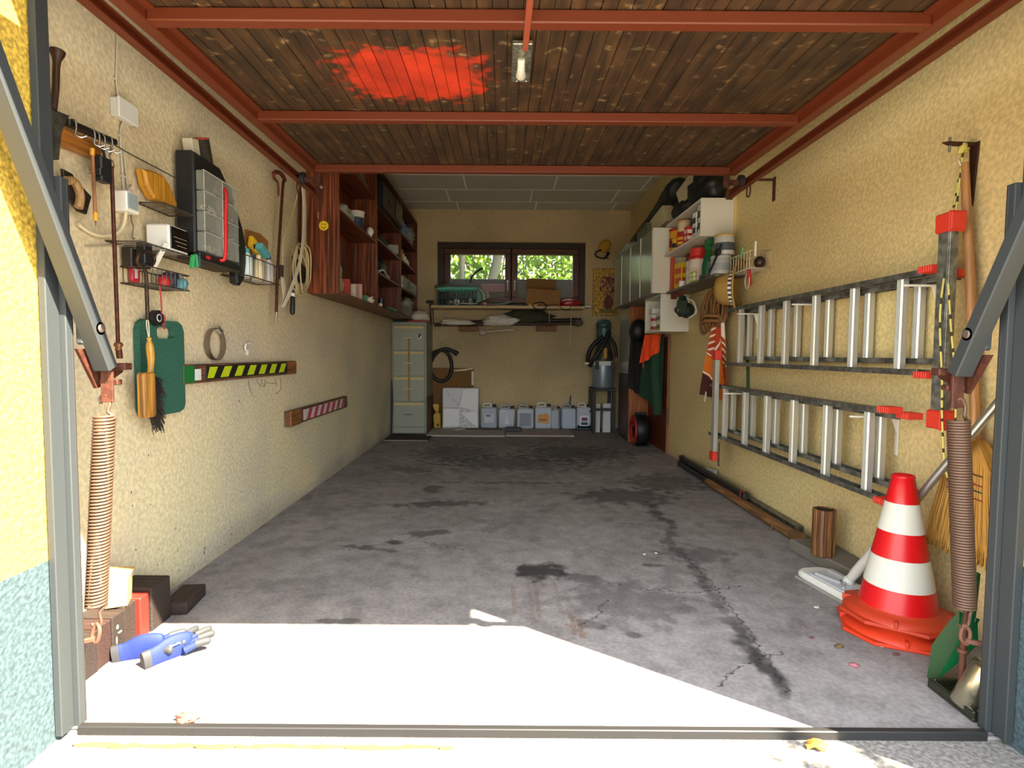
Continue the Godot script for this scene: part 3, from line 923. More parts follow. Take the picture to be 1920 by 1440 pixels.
	# wiring
	t = thing("junction_box", "light grey square junction box high on the left wall with cables", "junction box", "", LW)
	part(t, "body", slab(Vector2(0.538, 1.698), Vector2(0.630, 1.799) * V2(1, 0) + Vector2(0.541, 1.759) * V2(0, 1), 0.0, 0.024, 0.003), grey)
	part(t, "lid", slab(Vector2(0.538, 1.698) + V2(-0.002, -0.002), Vector2(0.630, 1.799) * V2(1, 0) + Vector2(0.541, 1.759) * V2(0, 1) + V2(0.002, 0.002), 0.0245, 0.034, 0.003), mat("d3d5ce", 0.45))
	solo("cable", "grey cable clipped up the wall above the junction box", "cable", sh().tube(smooth([Vector3(0.578, 1.973, 0.006), Vector3(0.572, 1.894, 0.006), Vector3(0.565, 1.822, 0.007), Vector3(0.565, 1.768, 0.012)], 5), 0.0035, 6).box(Vector3(0.567, 1.825, 0.006), V(0.018, 0.008, 0.012), 0.002), mat("b9b19a", 0.7), "", LW)
	solo("cable", "grey twin cable dropping from the junction box to the switch box", "cable", sh().tube(smooth([Vector3(0.588, 1.701, 0.012), Vector3(0.579, 1.652, 0.006), Vector3(0.583, 1.517, 0.006), Vector3(0.58, 1.46, 0.012)], 5), 0.0045, 6).tube(smooth([Vector3(0.593, 1.703, 0.012), Vector3(0.589, 1.639, 0.006), Vector3(0.602, 1.523, 0.006), Vector3(0.599, 1.469, 0.012)], 5), 0.003, 6).box(Vector3(0.578, 1.647, 0.008), V(0.02, 0.009, 0.014), 0.002).box(Vector3(0.583, 1.516, 0.008), V(0.02, 0.009, 0.014), 0.002), mat("b5ae98", 0.7), "", LW)
	t = thing("switch_box", "white surface switch box with grey rocker below the junction box", "switch", "", LW)
	part(t, "body", slab(Vector2(0.534, 1.392), Vector2(0.599, 1.473) * V2(1, 0) + Vector2(0.537, 1.458) * V2(0, 1), 0.0, 0.05, 0.004), white)
	part(t, "rocker", slab(Vector2(0.538, 1.402), Vector2(0.588, 1.463) * V2(1, 0) + Vector2(0.540, 1.451) * V2(0, 1), 0.05, 0.054, 0.002), mat("8f9a9b", 0.5))
	for k in 2: part(t, "knob", sh().cyl(Vector3(0.578, 1.453, 0.022) + V(-0.003, -0.022 * k, 0), 0.005, 0.008, 10, Basis(Vector3.BACK, PI / 2)), mat("a9a89c", 0.5))
	part(t, "shackle", sh().tube(smooth([Vector3(0.577, 1.461, 0.03), Vector3(0.578, 1.479, 0.03), Vector3(0.586, 1.489, 0.03), Vector3(0.594, 1.482, 0.03), Vector3(0.593, 1.464, 0.03)], 4), 0.002, 6), chrome)
	solo("conduit", "cream bent cable sweeping from the switch box towards the door", "cable", sh().tube(smooth([Vector3(0.566, 1.397, 0.025), Vector3(0.566, 1.363, 0.02), Vector3(0.551, 1.33, 0.015), Vector3(0.514, 1.307, 0.012), Vector3(0.456, 1.293, 0.012), Vector3(0.409, 1.296, 0.012), Vector3(0.369, 1.309, 0.012)], 5), 0.0055, 8), mat("d8cba6", 0.6), "", LW)
	solo("thin_lead", "thin grey cord running along the wall from the wire shelf", "cord", sh().tube(smooth([Vector3(0.641, 1.317, 0.02), Vector3(0.612, 1.302, 0.02), Vector3(0.599, 1.288, 0.012), Vector3(0.534, 1.278, 0.006), Vector3(0.404, 1.251, 0.006)], 5), 0.003, 6), mat("a9a18b", 0.7), "", LW)
	solo("aerial_wire", "thin black wire slanting from the hook rail to the black organiser case", "wire", sh().tube(smooth([Vector3(0.509, 1.594, 0.03), Vector3(0.62, 1.597, 0.02), Vector3(0.768, 1.598, 0.02), Vector3(0.827, 1.582, 0.05)], 6), 0.0018, 6), black, "", LW)
	solo("hanging_hook_bar", "slim steel hook hanging under the white switch box", "hook", sh().tube(smooth([Vector3(0.6, 1.402, 0.02), Vector3(0.601, 1.37, 0.02), Vector3(0.601, 1.354, 0.025), Vector3(0.602, 1.318, 0.02), Vector3(0.598, 1.313, 0.03)], 4), 0.0022, 6), wire, "", LW)
	# shelf with radio and organiser
	var ua: Vector2 = Vector2(0.647, 1.448)
	t = thing("wire_rack", "small flat wire rack holding the yellow board", "rack", "", LW)
	wire_shelf(t, ua.x, ua.x + 0.20, 0.005, 0.10, ua.y, 9, wire)
	t = thing("float_board", "yellow-varnished rounded wooden board leaning on the small wire rack", "board", "", LW)
	part(t, "body", sh().prism([Vector2(0.631, 1.553), Vector2(0.679, 1.564), Vector2(0.744, 1.566), Vector2(0.786, 1.542), Vector2(0.831, 1.477), Vector2(0.756, 1.470), Vector2(0.687, 1.465), Vector2(0.647, 1.501)].map(func(p): return p + V2(0, 0.004)), 0.012, 0.05, 0.008), wood("c98d25", 1, 0.55, 2.0, 0.75))
	var us: Vector2 = Vector2(0.555, 1.289)
	t = thing("wall_shelf", "long wire wall shelf carrying the white radio and the black organiser case", "shelf", "", LW)
	wire_shelf(t, us.x - 0.06, us.x + 0.62, 0.005, 0.115, us.y - 0.004, 22, wire)
	part(t, "bracket", sh().beam(Vector3(0.662, 1.312, 0.1), Vector3(0.695, 1.227, 0.03), 0.018, 0.008, 0.001), white, "white diagonal bracket")
	t = thing("clock_radio", "white clock radio with a dark display front on the wire shelf", "radio", "", LW)
	var r0: Vector2 = Vector2(0.672, 1.314)
	var r1: Vector2 = Vector2(0.794, 1.431)
	part(t, "case", slab(V2(r0.x, us.y), V2(r1.x, us.y + 0.092), 0.02, 0.104, 0.006), white)
	part(t, "display", slab(V2(r0.x + 0.006, us.y + 0.008), V2(r1.x - 0.006, us.y + 0.086), 0.103, 0.108, 0.002), mat("15100e", 0.15))
	for k in 3: part(t, "scale_line", sh().span(V(r0.x + 0.02 + 0.01 * k, us.y + 0.05 - 0.014 * k, 0.108), V(r1.x - 0.02, us.y + 0.0515 - 0.014 * k, 0.1088)), mat("a59c8c", 0.5))
	t = thing("battery_charger", "black mains adapter hanging under the near end of the wire shelf", "adapter", "", LW)
	part(t, "body", slab(Vector2(0.557, 1.212), Vector2(0.621, 1.277), 0.01, 0.045, 0.004), mat("2b2117", 0.5))
	part(t, "clip", slab(Vector2(0.572, 1.225), Vector2(0.616, 1.298), 0.05, 0.08, 0.003), black)
	var o0: Vector2 = Vector2(0.865, 1.305)
	var o1: Vector2 = Vector2(1.191, 1.708)
	t = thing("organiser_case", "tall black organiser case with clear drawers and a red strap", "storage case", "", LW)
	var top := us.y + 0.415
	part(t, "case", sh().prism([V2(o0.x, us.y + 0.012), V2(o1.x, us.y + 0.012), V2(o1.x, top - 0.11), V2(o1.x - 0.02, top - 0.06), V2(o1.x - 0.07, top - 0.04), V2(o1.x - 0.12, top), V2(o0.x, top)], 0.018, 0.09, 0.006), mat("1e2020", 0.5, 0, DENT_W, 3.0))
	part(t, "foot_rail", sh().span(V(o0.x, us.y + 0.0, 0.018), V(o1.x, us.y + 0.03, 0.108), 0.004), mat("1b1b1b", 0.5))
	var clear := StandardMaterial3D.new()
	clear.albedo_color = Color(0.75, 0.77, 0.72, 0.26); clear.transparency = BaseMaterial3D.TRANSPARENCY_ALPHA; clear.roughness = 0.25
	var dy := 0.079
	for k in 4:
		for h in 2:
			var d0 := V2(o0.x + 0.012 + 0.143 * h, us.y + 0.034 + dy * k)
			var dr := part(t, "drawer", sh().span(V(d0.x, d0.y, 0.0905), V(d0.x + 0.139, d0.y + dy - 0.004, 0.122), 0.003), clear)
			part(dr, "lip", sh().span(V(d0.x, d0.y + dy - 0.006, 0.118), V(d0.x + 0.139, d0.y + dy - 0.003, 0.1235)).span(V(d0.x, d0.y, 0.121), V(d0.x + 0.0025, d0.y + dy - 0.003, 0.1235)), mat("b9bdb4", 0.4))
			var bits := sh()
			for q in 9: bits.box(V(d0.x + rand(0.02, 0.12), d0.y + rand(0.008, 0.03), rand(0.097, 0.112)), V(rand(0.008, 0.03), rand(0.004, 0.01), rand(0.004, 0.008)), 0.001, Basis.from_euler(V(0, 0, rand(-1, 1))))
			part(dr, "fittings", bits, mat(["b9b6aa", "8f8a7c", "d8d4c6"][(k + h) % 3], 0.4, 0.5)).set_meta("kind", "stuff")
	part(t, "strap", sh().tube(smooth([V(o0.x + 0.175, top - 0.085, 0.10), V(o0.x + 0.17, top - 0.11, 0.13), V(o0.x + 0.165, us.y + 0.2, 0.13), V(o0.x + 0.155, us.y + 0.04, 0.13), V(o0.x + 0.15, us.y + 0.02, 0.11)], 4), 0.009, 10, false, 0.7), mat("c81f1c", 0.5))
	part(t, "badge", sh().lathe([Vector2(0, 0.004), Vector2(0.02, 0.0)], 14, Transform3D(Basis(Vector3.RIGHT, PI / 2), V(o0.x + 0.06, us.y + 0.016, 0.1085)), 1.0, 0.4), mat("b52a22", 0.5))
	part(t, "grip_end", sh().ball(V(o1.x + 0.002, top - 0.085, 0.05), V(0.012, 0.026, 0.03), 12), mat("8d1f1a", 0.5))
	t = thing("small_carton", "small pale carton tilted on top of the black organiser case", "box", "", LW)
	part(t, "carton", sh().box(V(o0.x + 0.07, top + 0.036, 0.045), V(0.05, 0.062, 0.04), 0.002, Basis(Vector3.BACK, 0.25)), mat("c9c2a8", 0.8))
	t = thing("sanding_roll", "dark roll with a red rim lying on the black organiser case", "roll", "", LW)
	part(t, "roll", sh().lathe([Vector2(0, -0.055), Vector2(0.029, -0.055), Vector2(0.029, -0.055), Vector2(0.031, 0.05), Vector2(0.02, 0.055), Vector2(0.0, 0.05)], 18, Transform3D(Basis(Vector3.BACK, 0.35), V(o0.x + 0.15, top + 0.045, 0.05))), mat("3a3022", 0.7, 0, WEAR, 9.0))
	part(t, "rim", sh().tube(oval(0, 0, 0.029, 0.029, 16).map(func(p): return Transform3D(Basis(Vector3.BACK, 0.35), V(o0.x + 0.15, top + 0.045, 0.05)) * V(p.x, 0.05, p.y)), 0.004, 6, true), mat("a82e22", 0.6))
	t = thing("tool_sheath", "long black plastic sheath hanging beside the black organiser case", "sheath", "", LW)
	part(t, "sheath", sh().prism([Vector2(1.192, 1.566), Vector2(1.226, 1.558), Vector2(1.265, 1.503), Vector2(1.294, 1.436), Vector2(1.302, 1.352), Vector2(1.277, 1.262), Vector2(1.239, 1.231), Vector2(1.208, 1.237), Vector2(1.200, 1.269), Vector2(1.208, 1.360), Vector2(1.187, 1.450)], 0.05, 0.09, 0.008), mat("121211", 0.4))
	part(t, "window", sh().prism([Vector2(1.199, 1.401), Vector2(1.222, 1.367), Vector2(1.226, 1.320), Vector2(1.206, 1.336)], 0.089, 0.093, 0.001), mat("4c5048", 0.3))
	t = thing("clothes_pegs", "bunch of green and dark pegs clipped under the wire shelf", "pegs", "", LW)
	for q in [[Vector3(0.794, 1.293, 0.12), Vector3(0.781, 1.241, 0.12), "2f9a57"], [Vector3(0.809, 1.299, 0.12), Vector3(0.818, 1.251, 0.12), "2c8b55"], [Vector3(0.831, 1.299, 0.12), Vector3(0.833, 1.255, 0.12), "20343c"]]:
		part(t, "peg", sh().beam(q[0], q[1], 0.012, 0.016, 0.003, Vector3.BACK), mat(q[2], 0.5))
	# basket of bottles
	var b0: Vector2 = Vector2(1.228, 1.278)
	t = thing("wire_basket", "open wire basket on the wall crowded with small bottles and packets", "basket", "", LW)
	var bm := mat("5b564c", 0.4, 0.7)
	var bw: float = Vector2(1.590, 1.328).x - b0.x
	wire_shelf(t, b0.x, b0.x + bw, 0.005, 0.125, b0.y, 8, bm, 0.09)
	var goods := [["white", "e8e3d2", 0.10, 0.15], ["teal", "3d8f95", 0.24, 0.13], ["pale", "cfd2c8", 0.40, 0.15], ["cream", "ddc79a", 0.58, 0.12], ["blue-capped", "2e5fa0", 0.76, 0.13], ["dark-capped", "25262b", 0.90, 0.14]]
	for k in goods.size():
		var q = goods[k]
		var c := V(b0.x + bw * q[2], b0.y + 0.003, 0.045 + 0.04 * (k % 2))
		t = thing("small_bottle", "small %s bottle in the wire basket beside the %s" % [q[0], "brown steel bar" if k > 2 else "black sheath"], "bottle", "bottles in the wire basket", LW)
		part(t, "bottle", sh().lathe([Vector2(0, 0), Vector2(0.02, 0), Vector2(0.024, 0.004), Vector2(0.024, q[3] * 0.7), Vector2(0.01, q[3] * 0.85), Vector2(0.01, q[3] * 0.88)], 14, Transform3D(Basis(), c)), mat(["e3ddcb", "cfe0dc", "d5d3c6", "e0d0a8", "d8dde2", "b8b4ae"][k], 0.4))
		part(t, "cap", sh().cyl(c + V(0, q[3] * 0.86, 0), 0.012, q[3] * 0.16, 12), mat(q[1], 0.4))
	t = thing("packet", "yellow and black packet standing behind the bottles of the wire basket", "packet", "", LW)
	part(t, "packet", sh().box(Vector3(1.457, 1.45, 0.06), V(0.11, 0.055, 0.02), 0.002, Basis(Vector3.BACK, -0.3)), mat("e3b41c", 0.6))
	part(t, "print", sh().box(Vector3(1.432, 1.445, 0.071), V(0.03, 0.02, 0.002), 0.0, Basis(Vector3.BACK, 0.4)), black)
	solo("cork_board", "brown board standing at the back of the wire basket", "board", sh().prism([Vector2(1.473, 1.536), Vector2(1.631, 1.549), Vector2(1.729, 1.530), Vector2(1.727, 1.455), Vector2(1.469, 1.431)], 0.004, 0.012, 0.001), mat("a06b2e", 0.8), "", LW)
	solo("teal_carton", "teal packet lying on top of the bottles in the wire basket", "packet", sh().box(Vector3(1.483, 1.434, 0.08), V(0.10, 0.03, 0.05), 0.002, Basis(Vector3.BACK, -0.35)), mat("57a3a6", 0.6), "", LW)
	# little basket below the radio
	var c0: Vector2 = Vector2(0.561, 1.158)
	t = thing("oddments_basket", "small wire basket of oddments on the wall under the radio", "basket", "", LW)
	wire_shelf(t, c0.x, Vector2(0.789, 1.187).x, 0.005, 0.105, c0.y, 9, bm, 0.055)
	for q in [["red ball", "c3252b", Vector3(0.707, 1.189, 0.06), 0.02], ["dark bundle", "2c2a3a", Vector3(0.766, 1.205, 0.05), 0.032], ["pale spool", "b9bfc0", Vector3(0.793, 1.199, 0.06), 0.022], ["teal knot of string", "5f9aa0", Vector3(0.777, 1.187, 0.085), 0.02]]:
		var p: Vector3 = q[2]
		p.y = c0.y + 0.004
		t = thing("oddment", "%s lying in the small wire basket under the radio" % q[0], "oddment", "", LW)
		part(t, "body", crumpled(p, Vector3.ONE * q[3] * 2.0, int(q[3] * 1000), 0.3, 7), mat(q[1], 0.6))
	solo("string_tail", "teal string dangling from the small wire basket", "string", sh().tube(smooth([Vector3(0.733, 1.182, 0.11), Vector3(0.731, 1.168, 0.115), Vector3(0.744, 1.164, 0.115), Vector3(0.734, 1.149, 0.115)], 4), 0.002, 5), mat("5b868f", 0.8), "", LW)
	t = thing("pocket_knife", "red and white pocket tool hanging left of the iron rod", "pocket tool", "", LW)
	part(t, "body", sh().prism(rounded(Vector2(0.598, 1.168).x, Vector2(0.598, 1.168).y, Vector2(0.640, 1.173).x, Vector2(0.600, 1.220).y, 0.008), 0.004, 0.02, 0.003), mat("b8303a", 0.4))
	part(t, "inlay", sh().prism([Vector2(0.602, 1.213), Vector2(0.633, 1.218), Vector2(0.622, 1.207), Vector2(0.622, 1.182), Vector2(0.609, 1.180), Vector2(0.610, 1.206)], 0.019, 0.022), mat("d9dde6", 0.4))
	# iron rod with loop, brush, mat
	t = thing("iron_pigtail_rod", "dark iron rod with an open loop at its top, above the hand brush", "rod", "", LW)
	part(t, "rod", sh().tube(smooth([Vector3(0.562, 1.241, 0.08), Vector3(0.556, 1.233, 0.08), Vector3(0.537, 1.241, 0.08), Vector3(0.543, 1.252, 0.08), Vector3(0.574, 1.265, 0.08), Vector3(0.614, 1.261, 0.08), Vector3(0.622, 1.242, 0.08), Vector3(0.6, 1.219, 0.08), Vector3(0.577, 1.214, 0.08), Vector3(0.544, 1.216, 0.08), Vector3(0.531, 1.227, 0.08), Vector3(0.533, 1.242, 0.083)].slice(2), 5), 0.006, 10), iron)
	part(t, "shank", sh().tube(smooth([Vector3(0.547, 1.216, 0.08), Vector3(0.569, 1.203, 0.08), Vector3(0.576, 1.179, 0.08), Vector3(0.578, 1.036, 0.08)], 5), 0.0062, 10), iron)
	t = thing("adhesive_tape", "small black and white roll of tape hung beside the iron rod", "tape roll", "", LW)
	part(t, "roll", sh().lathe([Vector2(0.014, 0), Vector2(0.028, 0), Vector2(0.028, 0), Vector2(0.028, 0.02), Vector2(0.028, 0.02), Vector2(0.014, 0.02), Vector2(0.014, 0.02), Vector2(0.014, 0)], 20, Transform3D(Basis(Vector3.RIGHT, PI / 2), Vector3(0.69, 1.05, 0.03))), black)
	part(t, "core", sh().lathe([Vector2(0.010, 0.001), Vector2(0.0145, 0.001), Vector2(0.0145, 0.021), Vector2(0.010, 0.021)], 20, Transform3D(Basis(Vector3.RIGHT, PI / 2), Vector3(0.69, 1.05, 0.03))), mat("b8b8b8", 0.5))
	t = thing("kneeling_mat", "dark green foam kneeling mat with a hand slot, hanging on the wall", "mat", "", LW)
	var m0: Vector2 = Vector2(0.617, 0.694)
	var m1: Vector2 = Vector2(0.886, 1.054)
	var mt: float = Vector2(0.633, 1.045).y
	var h0: Vector2 = Vector2(0.714, 0.978)
	var h1: Vector2 = Vector2(0.821, 1.020)
	var hole := rounded(h0.x, h0.y, h1.x, h1.y, 0.012)
	var s := sh()
	var outline := rounded(m0.x, m0.y, m1.x, mt, 0.03)
	# two halves meet above and below the slot
	var mid := (h0.x + h1.x) / 2
	var lft := []
	var rgt := []
	for p in rounded(m0.x, m0.y, mid, mt, 0.03): lft.append(p)
	lft = [V2(mid, m0.y), V2(mid, h0.y), V2(h0.x + 0.01, h0.y), V2(h0.x, h0.y + 0.01), V2(h0.x, h1.y - 0.01), V2(h0.x + 0.01, h1.y), V2(mid, h1.y), V2(mid, mt), V2(m0.x + 0.04, mt), V2(m0.x + 0.012, mt - 0.012), V2(m0.x, mt - 0.04), V2(m0.x, m0.y + 0.03), V2(m0.x + 0.01, m0.y + 0.008), V2(m0.x + 0.03, m0.y)]
	rgt = [V2(mid, m0.y), V2(m1.x - 0.04, m0.y), V2(m1.x - 0.01, m0.y + 0.01), V2(m1.x, m0.y + 0.03), V2(m1.x, mt - 0.04), V2(m1.x - 0.012, mt - 0.012), V2(m1.x - 0.04, mt), V2(mid, mt), V2(mid, h1.y), V2(h1.x - 0.01, h1.y), V2(h1.x, h1.y - 0.01), V2(h1.x, h0.y + 0.01), V2(h1.x - 0.01, h0.y), V2(mid, h0.y)]
	s.prism(lft, 0.004, 0.026)
	s.prism(rgt, 0.004, 0.026)
	part(t, "foam", s, mat("2c6552", 0.85, 0, GRIT, 3.0))
	t = thing("hand_brush", "hand brush with a yellow wooden grip and dark bristles, hanging by a string", "brush", "", LW)
	part(t, "grip", sh().tube(smooth([Vector3(0.598, 0.979, 0.07), Vector3(0.599, 0.968, 0.07), Vector3(0.601, 0.946, 0.07), Vector3(0.605, 0.9, 0.07), Vector3(0.6, 0.854, 0.07)], 4), [0.004, 0.006, 0.008, 0.0075, 0.0062, 0.007, 0.009, 0.011, 0.012, 0.0125, 0.0125, 0.012, 0.011, 0.010, 0.009, 0.0095, 0.011], 12), wood("d19a3c", 1, 0.4, 3.0, 0.75))
	part(t, "back", sh().prism(rounded(Vector2(0.536, 0.704).x, Vector2(0.536, 0.704).y, Vector2(0.602, 0.696).x, Vector2(0.543, 0.858).y, 0.011), 0.062, 0.088, 0.004), wood("c98f3f", 1, 0.45, 3.0, 0.6))
	s = sh()
	for k in 520:
		var v := rand(0, 1)
		var u := rand(0, 1)
		var p := V(lerpf(Vector2(0.580, 0.699).x, Vector2(0.615, 0.695).x, u), lerpf(Vector2(0.552, 0.704).y, Vector2(0.558, 0.845).y, v), 0.075 + rand(-0.01, 0.01))
		var d := V(rand(0.03, 0.062), -rand(0.0, 0.03) - 0.03 * (1.0 - v), rand(-0.02, 0.005))
		s.tube([p, p + d * 0.6, p + d + V(0, -0.01, 0)], 0.0011, 3)
	part(t, "bristles", s, mat("241d18", 0.7)).set_meta("kind", "stuff")
	part(t, "string", sh().tube(smooth([Vector3(0.597, 0.977, 0.07), Vector3(0.579, 1.018, 0.075), Vector3(0.576, 1.05, 0.08), Vector3(0.583, 1.018, 0.08), Vector3(0.6, 0.975, 0.07)], 4), 0.0018, 5), mat("cfc8b2", 0.8))
	solo("red_string", "red cord from the small wire basket holding the green mat", "cord", sh().tube(smooth([Vector3(0.616, 1.158, 0.1), Vector3(0.655, 1.116, 0.08), Vector3(0.705, 1.067, 0.05), Vector3(0.708, 1.055, 0.04), Vector3(0.731, 1.064, 0.04), Vector3(0.748, 1.046, 0.035), Vector3(0.775, 1.016, 0.018), Vector3(0.746, 1.022, 0.03), Vector3(0.724, 1.06, 0.04)], 5), 0.0026, 6), mat("b03a42", 0.7), "", LW)
	t = thing("hose_clamp", "round steel hose clamp hanging on the wall above the striped bumper board", "clamp", "", LW)
	var hc: Vector3 = Vector3(1.137, 0.964, 0.02)
	var band := sh()
	for k in 28:
		var a0 := TAU * k / 28 * 0.97 + 1.2
		var a1 := TAU * (k + 1) / 28 * 0.97 + 1.2
		var p0 := V(cos(a0), sin(a0), 0)
		var p1 := V(cos(a1), sin(a1), 0)
		var r0c := 0.07
		band.beam(hc + V(p0.x * r0c, p0.y * r0c, 0), hc + V(p1.x * r0c, p1.y * r0c, 0), 0.022, 0.003, 0.0, (p0 + p1).normalized())
	part(t, "band", band, mat("8a8176", 0.3, 0.9))
	part(t, "screw", sh().beam(hc + V(0.02, 0.075, 0), hc + V(0.055, 0.052, 0), 0.02, 0.016, 0.003, Vector3.BACK), chrome)
	solo("wall_peg", "small white plastic hook stuck on the wall above the striped bumper board", "hook", sh().tube(smooth([Vector3(1.51, 0.976, 0.006), Vector3(1.444, 0.967, 0.012), Vector3(1.438, 0.943, 0.012), Vector3(1.469, 0.922, 0.008)], 4), 0.004, 6).ball(Vector3(1.473, 0.927, 0.006), V(0.016, 0.016, 0.006), 10), mat("e9e9e4", 0.5), "", LW)
	# bumper boards
	var wr := mat("6e4a35", 0.6, 0, WEAR, 4.0)
	var e0: Vector2 = Vector2(0.874, 0.800)
	var e1: Vector2 = Vector2(2.057, 0.792)
	var et: float = Vector2(0.877, 0.878).y
	t = thing("bumper_board", "wall bumper board with lime and black hazard stripes", "bumper board", "wooden wall bumper boards", LW)
	part(t, "plank", slab(e0, V2(e1.x, et), 0.0, 0.03, 0.003), wood("7d5338", 0, 0.6))
	part(t, "stripe_plate", slab(V2(Vector2(1.032, 0.838).x, e0.y + 0.012), V2(Vector2(1.926, 0.838).x, et - 0.008), 0.03, 0.0335, 0.001), mat("131414", 0.45))
	var u0: float = Vector2(1.035, 0.838).x
	var u1: float = Vector2(1.915, 0.838).x
	for k in 7:
		var p := u0 + (u1 - u0) * k / 6.85
		var w := (u1 - u0) / 6.85
		var lo := maxf(p - w * 0.12, u0 + 0.004)
		part(t, "stripe", sh().prism([V2(lo, e0.y + 0.017), V2(p + w * 0.42, e0.y + 0.017), V2(minf(p + w * 0.72, u1 - 0.004), et - 0.013), V2(maxf(p + w * 0.20, u0 + 0.004), et - 0.013)], 0.0335, 0.0345), mat("b9c91c", 0.4))
	part(t, "sticker", slab(V2(Vector2(0.874, 0.844).x, e0.y + 0.004), V2(Vector2(0.947, 0.841).x, et - 0.006), 0.03, 0.0312, 0.0), mat("1d6b34", 0.35))
	part(t, "label", slab(V2(Vector2(0.949, 0.841).x, e0.y + 0.012), V2(Vector2(0.995, 0.840).x, et - 0.02), 0.03, 0.0312, 0.0), mat("d6ddda", 0.5))
	part(t, "end_block", slab(V2(Vector2(1.916, 0.838).x, e0.y + 0.002), V2(e1.x, et - 0.002), 0.03, 0.034, 0.002), wood("9a5f30", 0, 0.5))
	# a pencilled outline round the board
	var pen := mat("6a5c48", 0.9)
	t = thing("pencil_scribble", "thin pencilled scribbles on the plaster under the hazard-striped bumper board", "drawing", "", LW)
	for q in [[Vector3(1.488, 0.784, 0.002), Vector3(1.498, 0.746, 0.002), Vector3(1.533, 0.705, 0.002)], [Vector3(1.573, 0.786, 0.002), Vector3(1.622, 0.75, 0.002), Vector3(1.636, 0.754, 0.002), Vector3(1.643, 0.782, 0.002)], [Vector3(1.69, 0.78, 0.002), Vector3(1.662, 0.742, 0.002), Vector3(1.703, 0.762, 0.002), Vector3(1.787, 0.755, 0.002), Vector3(1.831, 0.759, 0.002)], [Vector3(1.817, 0.78, 0.002), Vector3(1.83, 0.737, 0.002)], [Vector3(1.892, 0.783, 0.002), Vector3(1.898, 0.727, 0.002), Vector3(1.858, 0.699, 0.002), Vector3(1.814, 0.696, 0.002)]]:
		part(t, "stroke", sh().tube(smooth(q, 5), 0.0014, 4), pen)
	e0 = Vector2(1.935, 0.490)
	e1 = Vector2(3.167, 0.478)
	et = Vector2(1.939, 0.581).y
	t = thing("bumper_board", "shorter, lower wall bumper board with faded red and white stripes", "bumper board", "wooden wall bumper boards", LW)
	part(t, "plank", slab(e0, V2(e1.x, et), 0.0, 0.03, 0.003), wood("7d5338", 0, 0.6))
	part(t, "end_block", slab(V2(e0.x, e0.y), V2(Vector2(2.090, 0.505).x, et + 0.004), 0.03, 0.045, 0.004), wood("a2672f", 0, 0.5))
	part(t, "stripe_plate", slab(V2(Vector2(2.175, 0.529).x, e0.y + 0.012), V2(Vector2(3.057, 0.514).x, et - 0.012), 0.03, 0.0325, 0.001), mat("c9bcb8", 0.5))
	u0 = Vector2(2.175, 0.529).x
	u1 = Vector2(3.057, 0.514).x
	for k in 7:
		var p := u0 + (u1 - u0) * (k + 0.4) / 7.0
		var w := (u1 - u0) / 14.0
		part(t, "stripe", sh().prism([V2(p, e0.y + 0.013), V2(p + w, e0.y + 0.013), V2(minf(p + w * 1.8, u1), et - 0.013), V2(p + w * 0.8, et - 0.013)], 0.0325, 0.0335), mat("a83a48", 0.5))
	# pry bar, rope, straps, brush by the shelving
	t = thing("pry_bar", "long brown steel bar with a curled claw, hanging by the coiled rope", "crowbar", "", LW)
	part(t, "bar", sh().tube(smooth([Vector3(1.856, 1.892, 0.06), Vector3(1.825, 1.865, 0.06), Vector3(1.789, 1.693, 0.06), Vector3(1.734, 1.394, 0.06), Vector3(1.703, 1.146, 0.06)], 5), 0.0085, 8), rust)
	part(t, "point", sh().rod(Vector3(1.703, 1.146, 0.06), Vector3(1.686, 1.062, 0.06), 0.0085, 8, 0.003), mat("a89a88", 0.3, 0.8))
	part(t, "claw", sh().tube(smooth([Vector3(1.856, 1.892, 0.06), Vector3(1.79, 1.909, 0.06), Vector3(1.704, 1.887, 0.06), Vector3(1.702, 1.856, 0.06), Vector3(1.751, 1.843, 0.06), Vector3(1.756, 1.776, 0.06)], 5), [0.009, 0.01, 0.011, 0.012, 0.012, 0.012, 0.012, 0.012, 0.011, 0.011, 0.01, 0.01, 0.01, 0.009, 0.008, 0.008, 0.007, 0.007, 0.006, 0.006, 0.006, 0.006, 0.006, 0.006, 0.005, 0.004], 8), mat("6b2a1a", 0.5, 0.3))
	part(t, "grip", sh().rod(Vector3(1.771, 1.405, 0.06), Vector3(1.761, 1.334, 0.06), 0.017, 12), mat("2a1d15", 0.7))
	solo("flat_iron", "dark brown flat iron strip hanging against the wall beside the shelving", "iron bar", sh().beam(Vector3(2.199, 1.973, 0.02), Vector3(2.174, 1.533, 0.02), 0.03, 0.012, 0.002, Vector3.BACK), rust, "", LW)
	t = thing("rope_coil", "coil of thin cream rope hanging between the steel bar and the shelving", "rope", "", LW)
	var rs := sh()
	for k in 11:
		var cx := rand(-0.015, 0.02)
		var w0 := rand(0.035, 0.085)
		rs.tube(smooth([Vector3(2.069, 1.582, 0.03) + V(cx, 0.0, w0 * 0.6), Vector3(1.967, 1.522, 0.03) + V(cx, 0, w0), Vector3(1.931, 1.409, 0.03) + V(cx * 2.0, 0, w0), Vector3(2.016, 1.296, 0.03) + V(cx, rand(-0.02, 0.02), w0 * 0.8), Vector3(2.177, 1.363, 0.03) + V(cx, 0, w0 * 0.6), Vector3(2.209, 1.5, 0.03) + V(cx * 2.0, 0, w0 * 0.6), Vector3(2.157, 1.569, 0.03) + V(cx, 0, w0 * 0.7)], 5, true), 0.0034, 6, true)
	part(t, "coil", rs, mat("cdbb8c", 0.8))
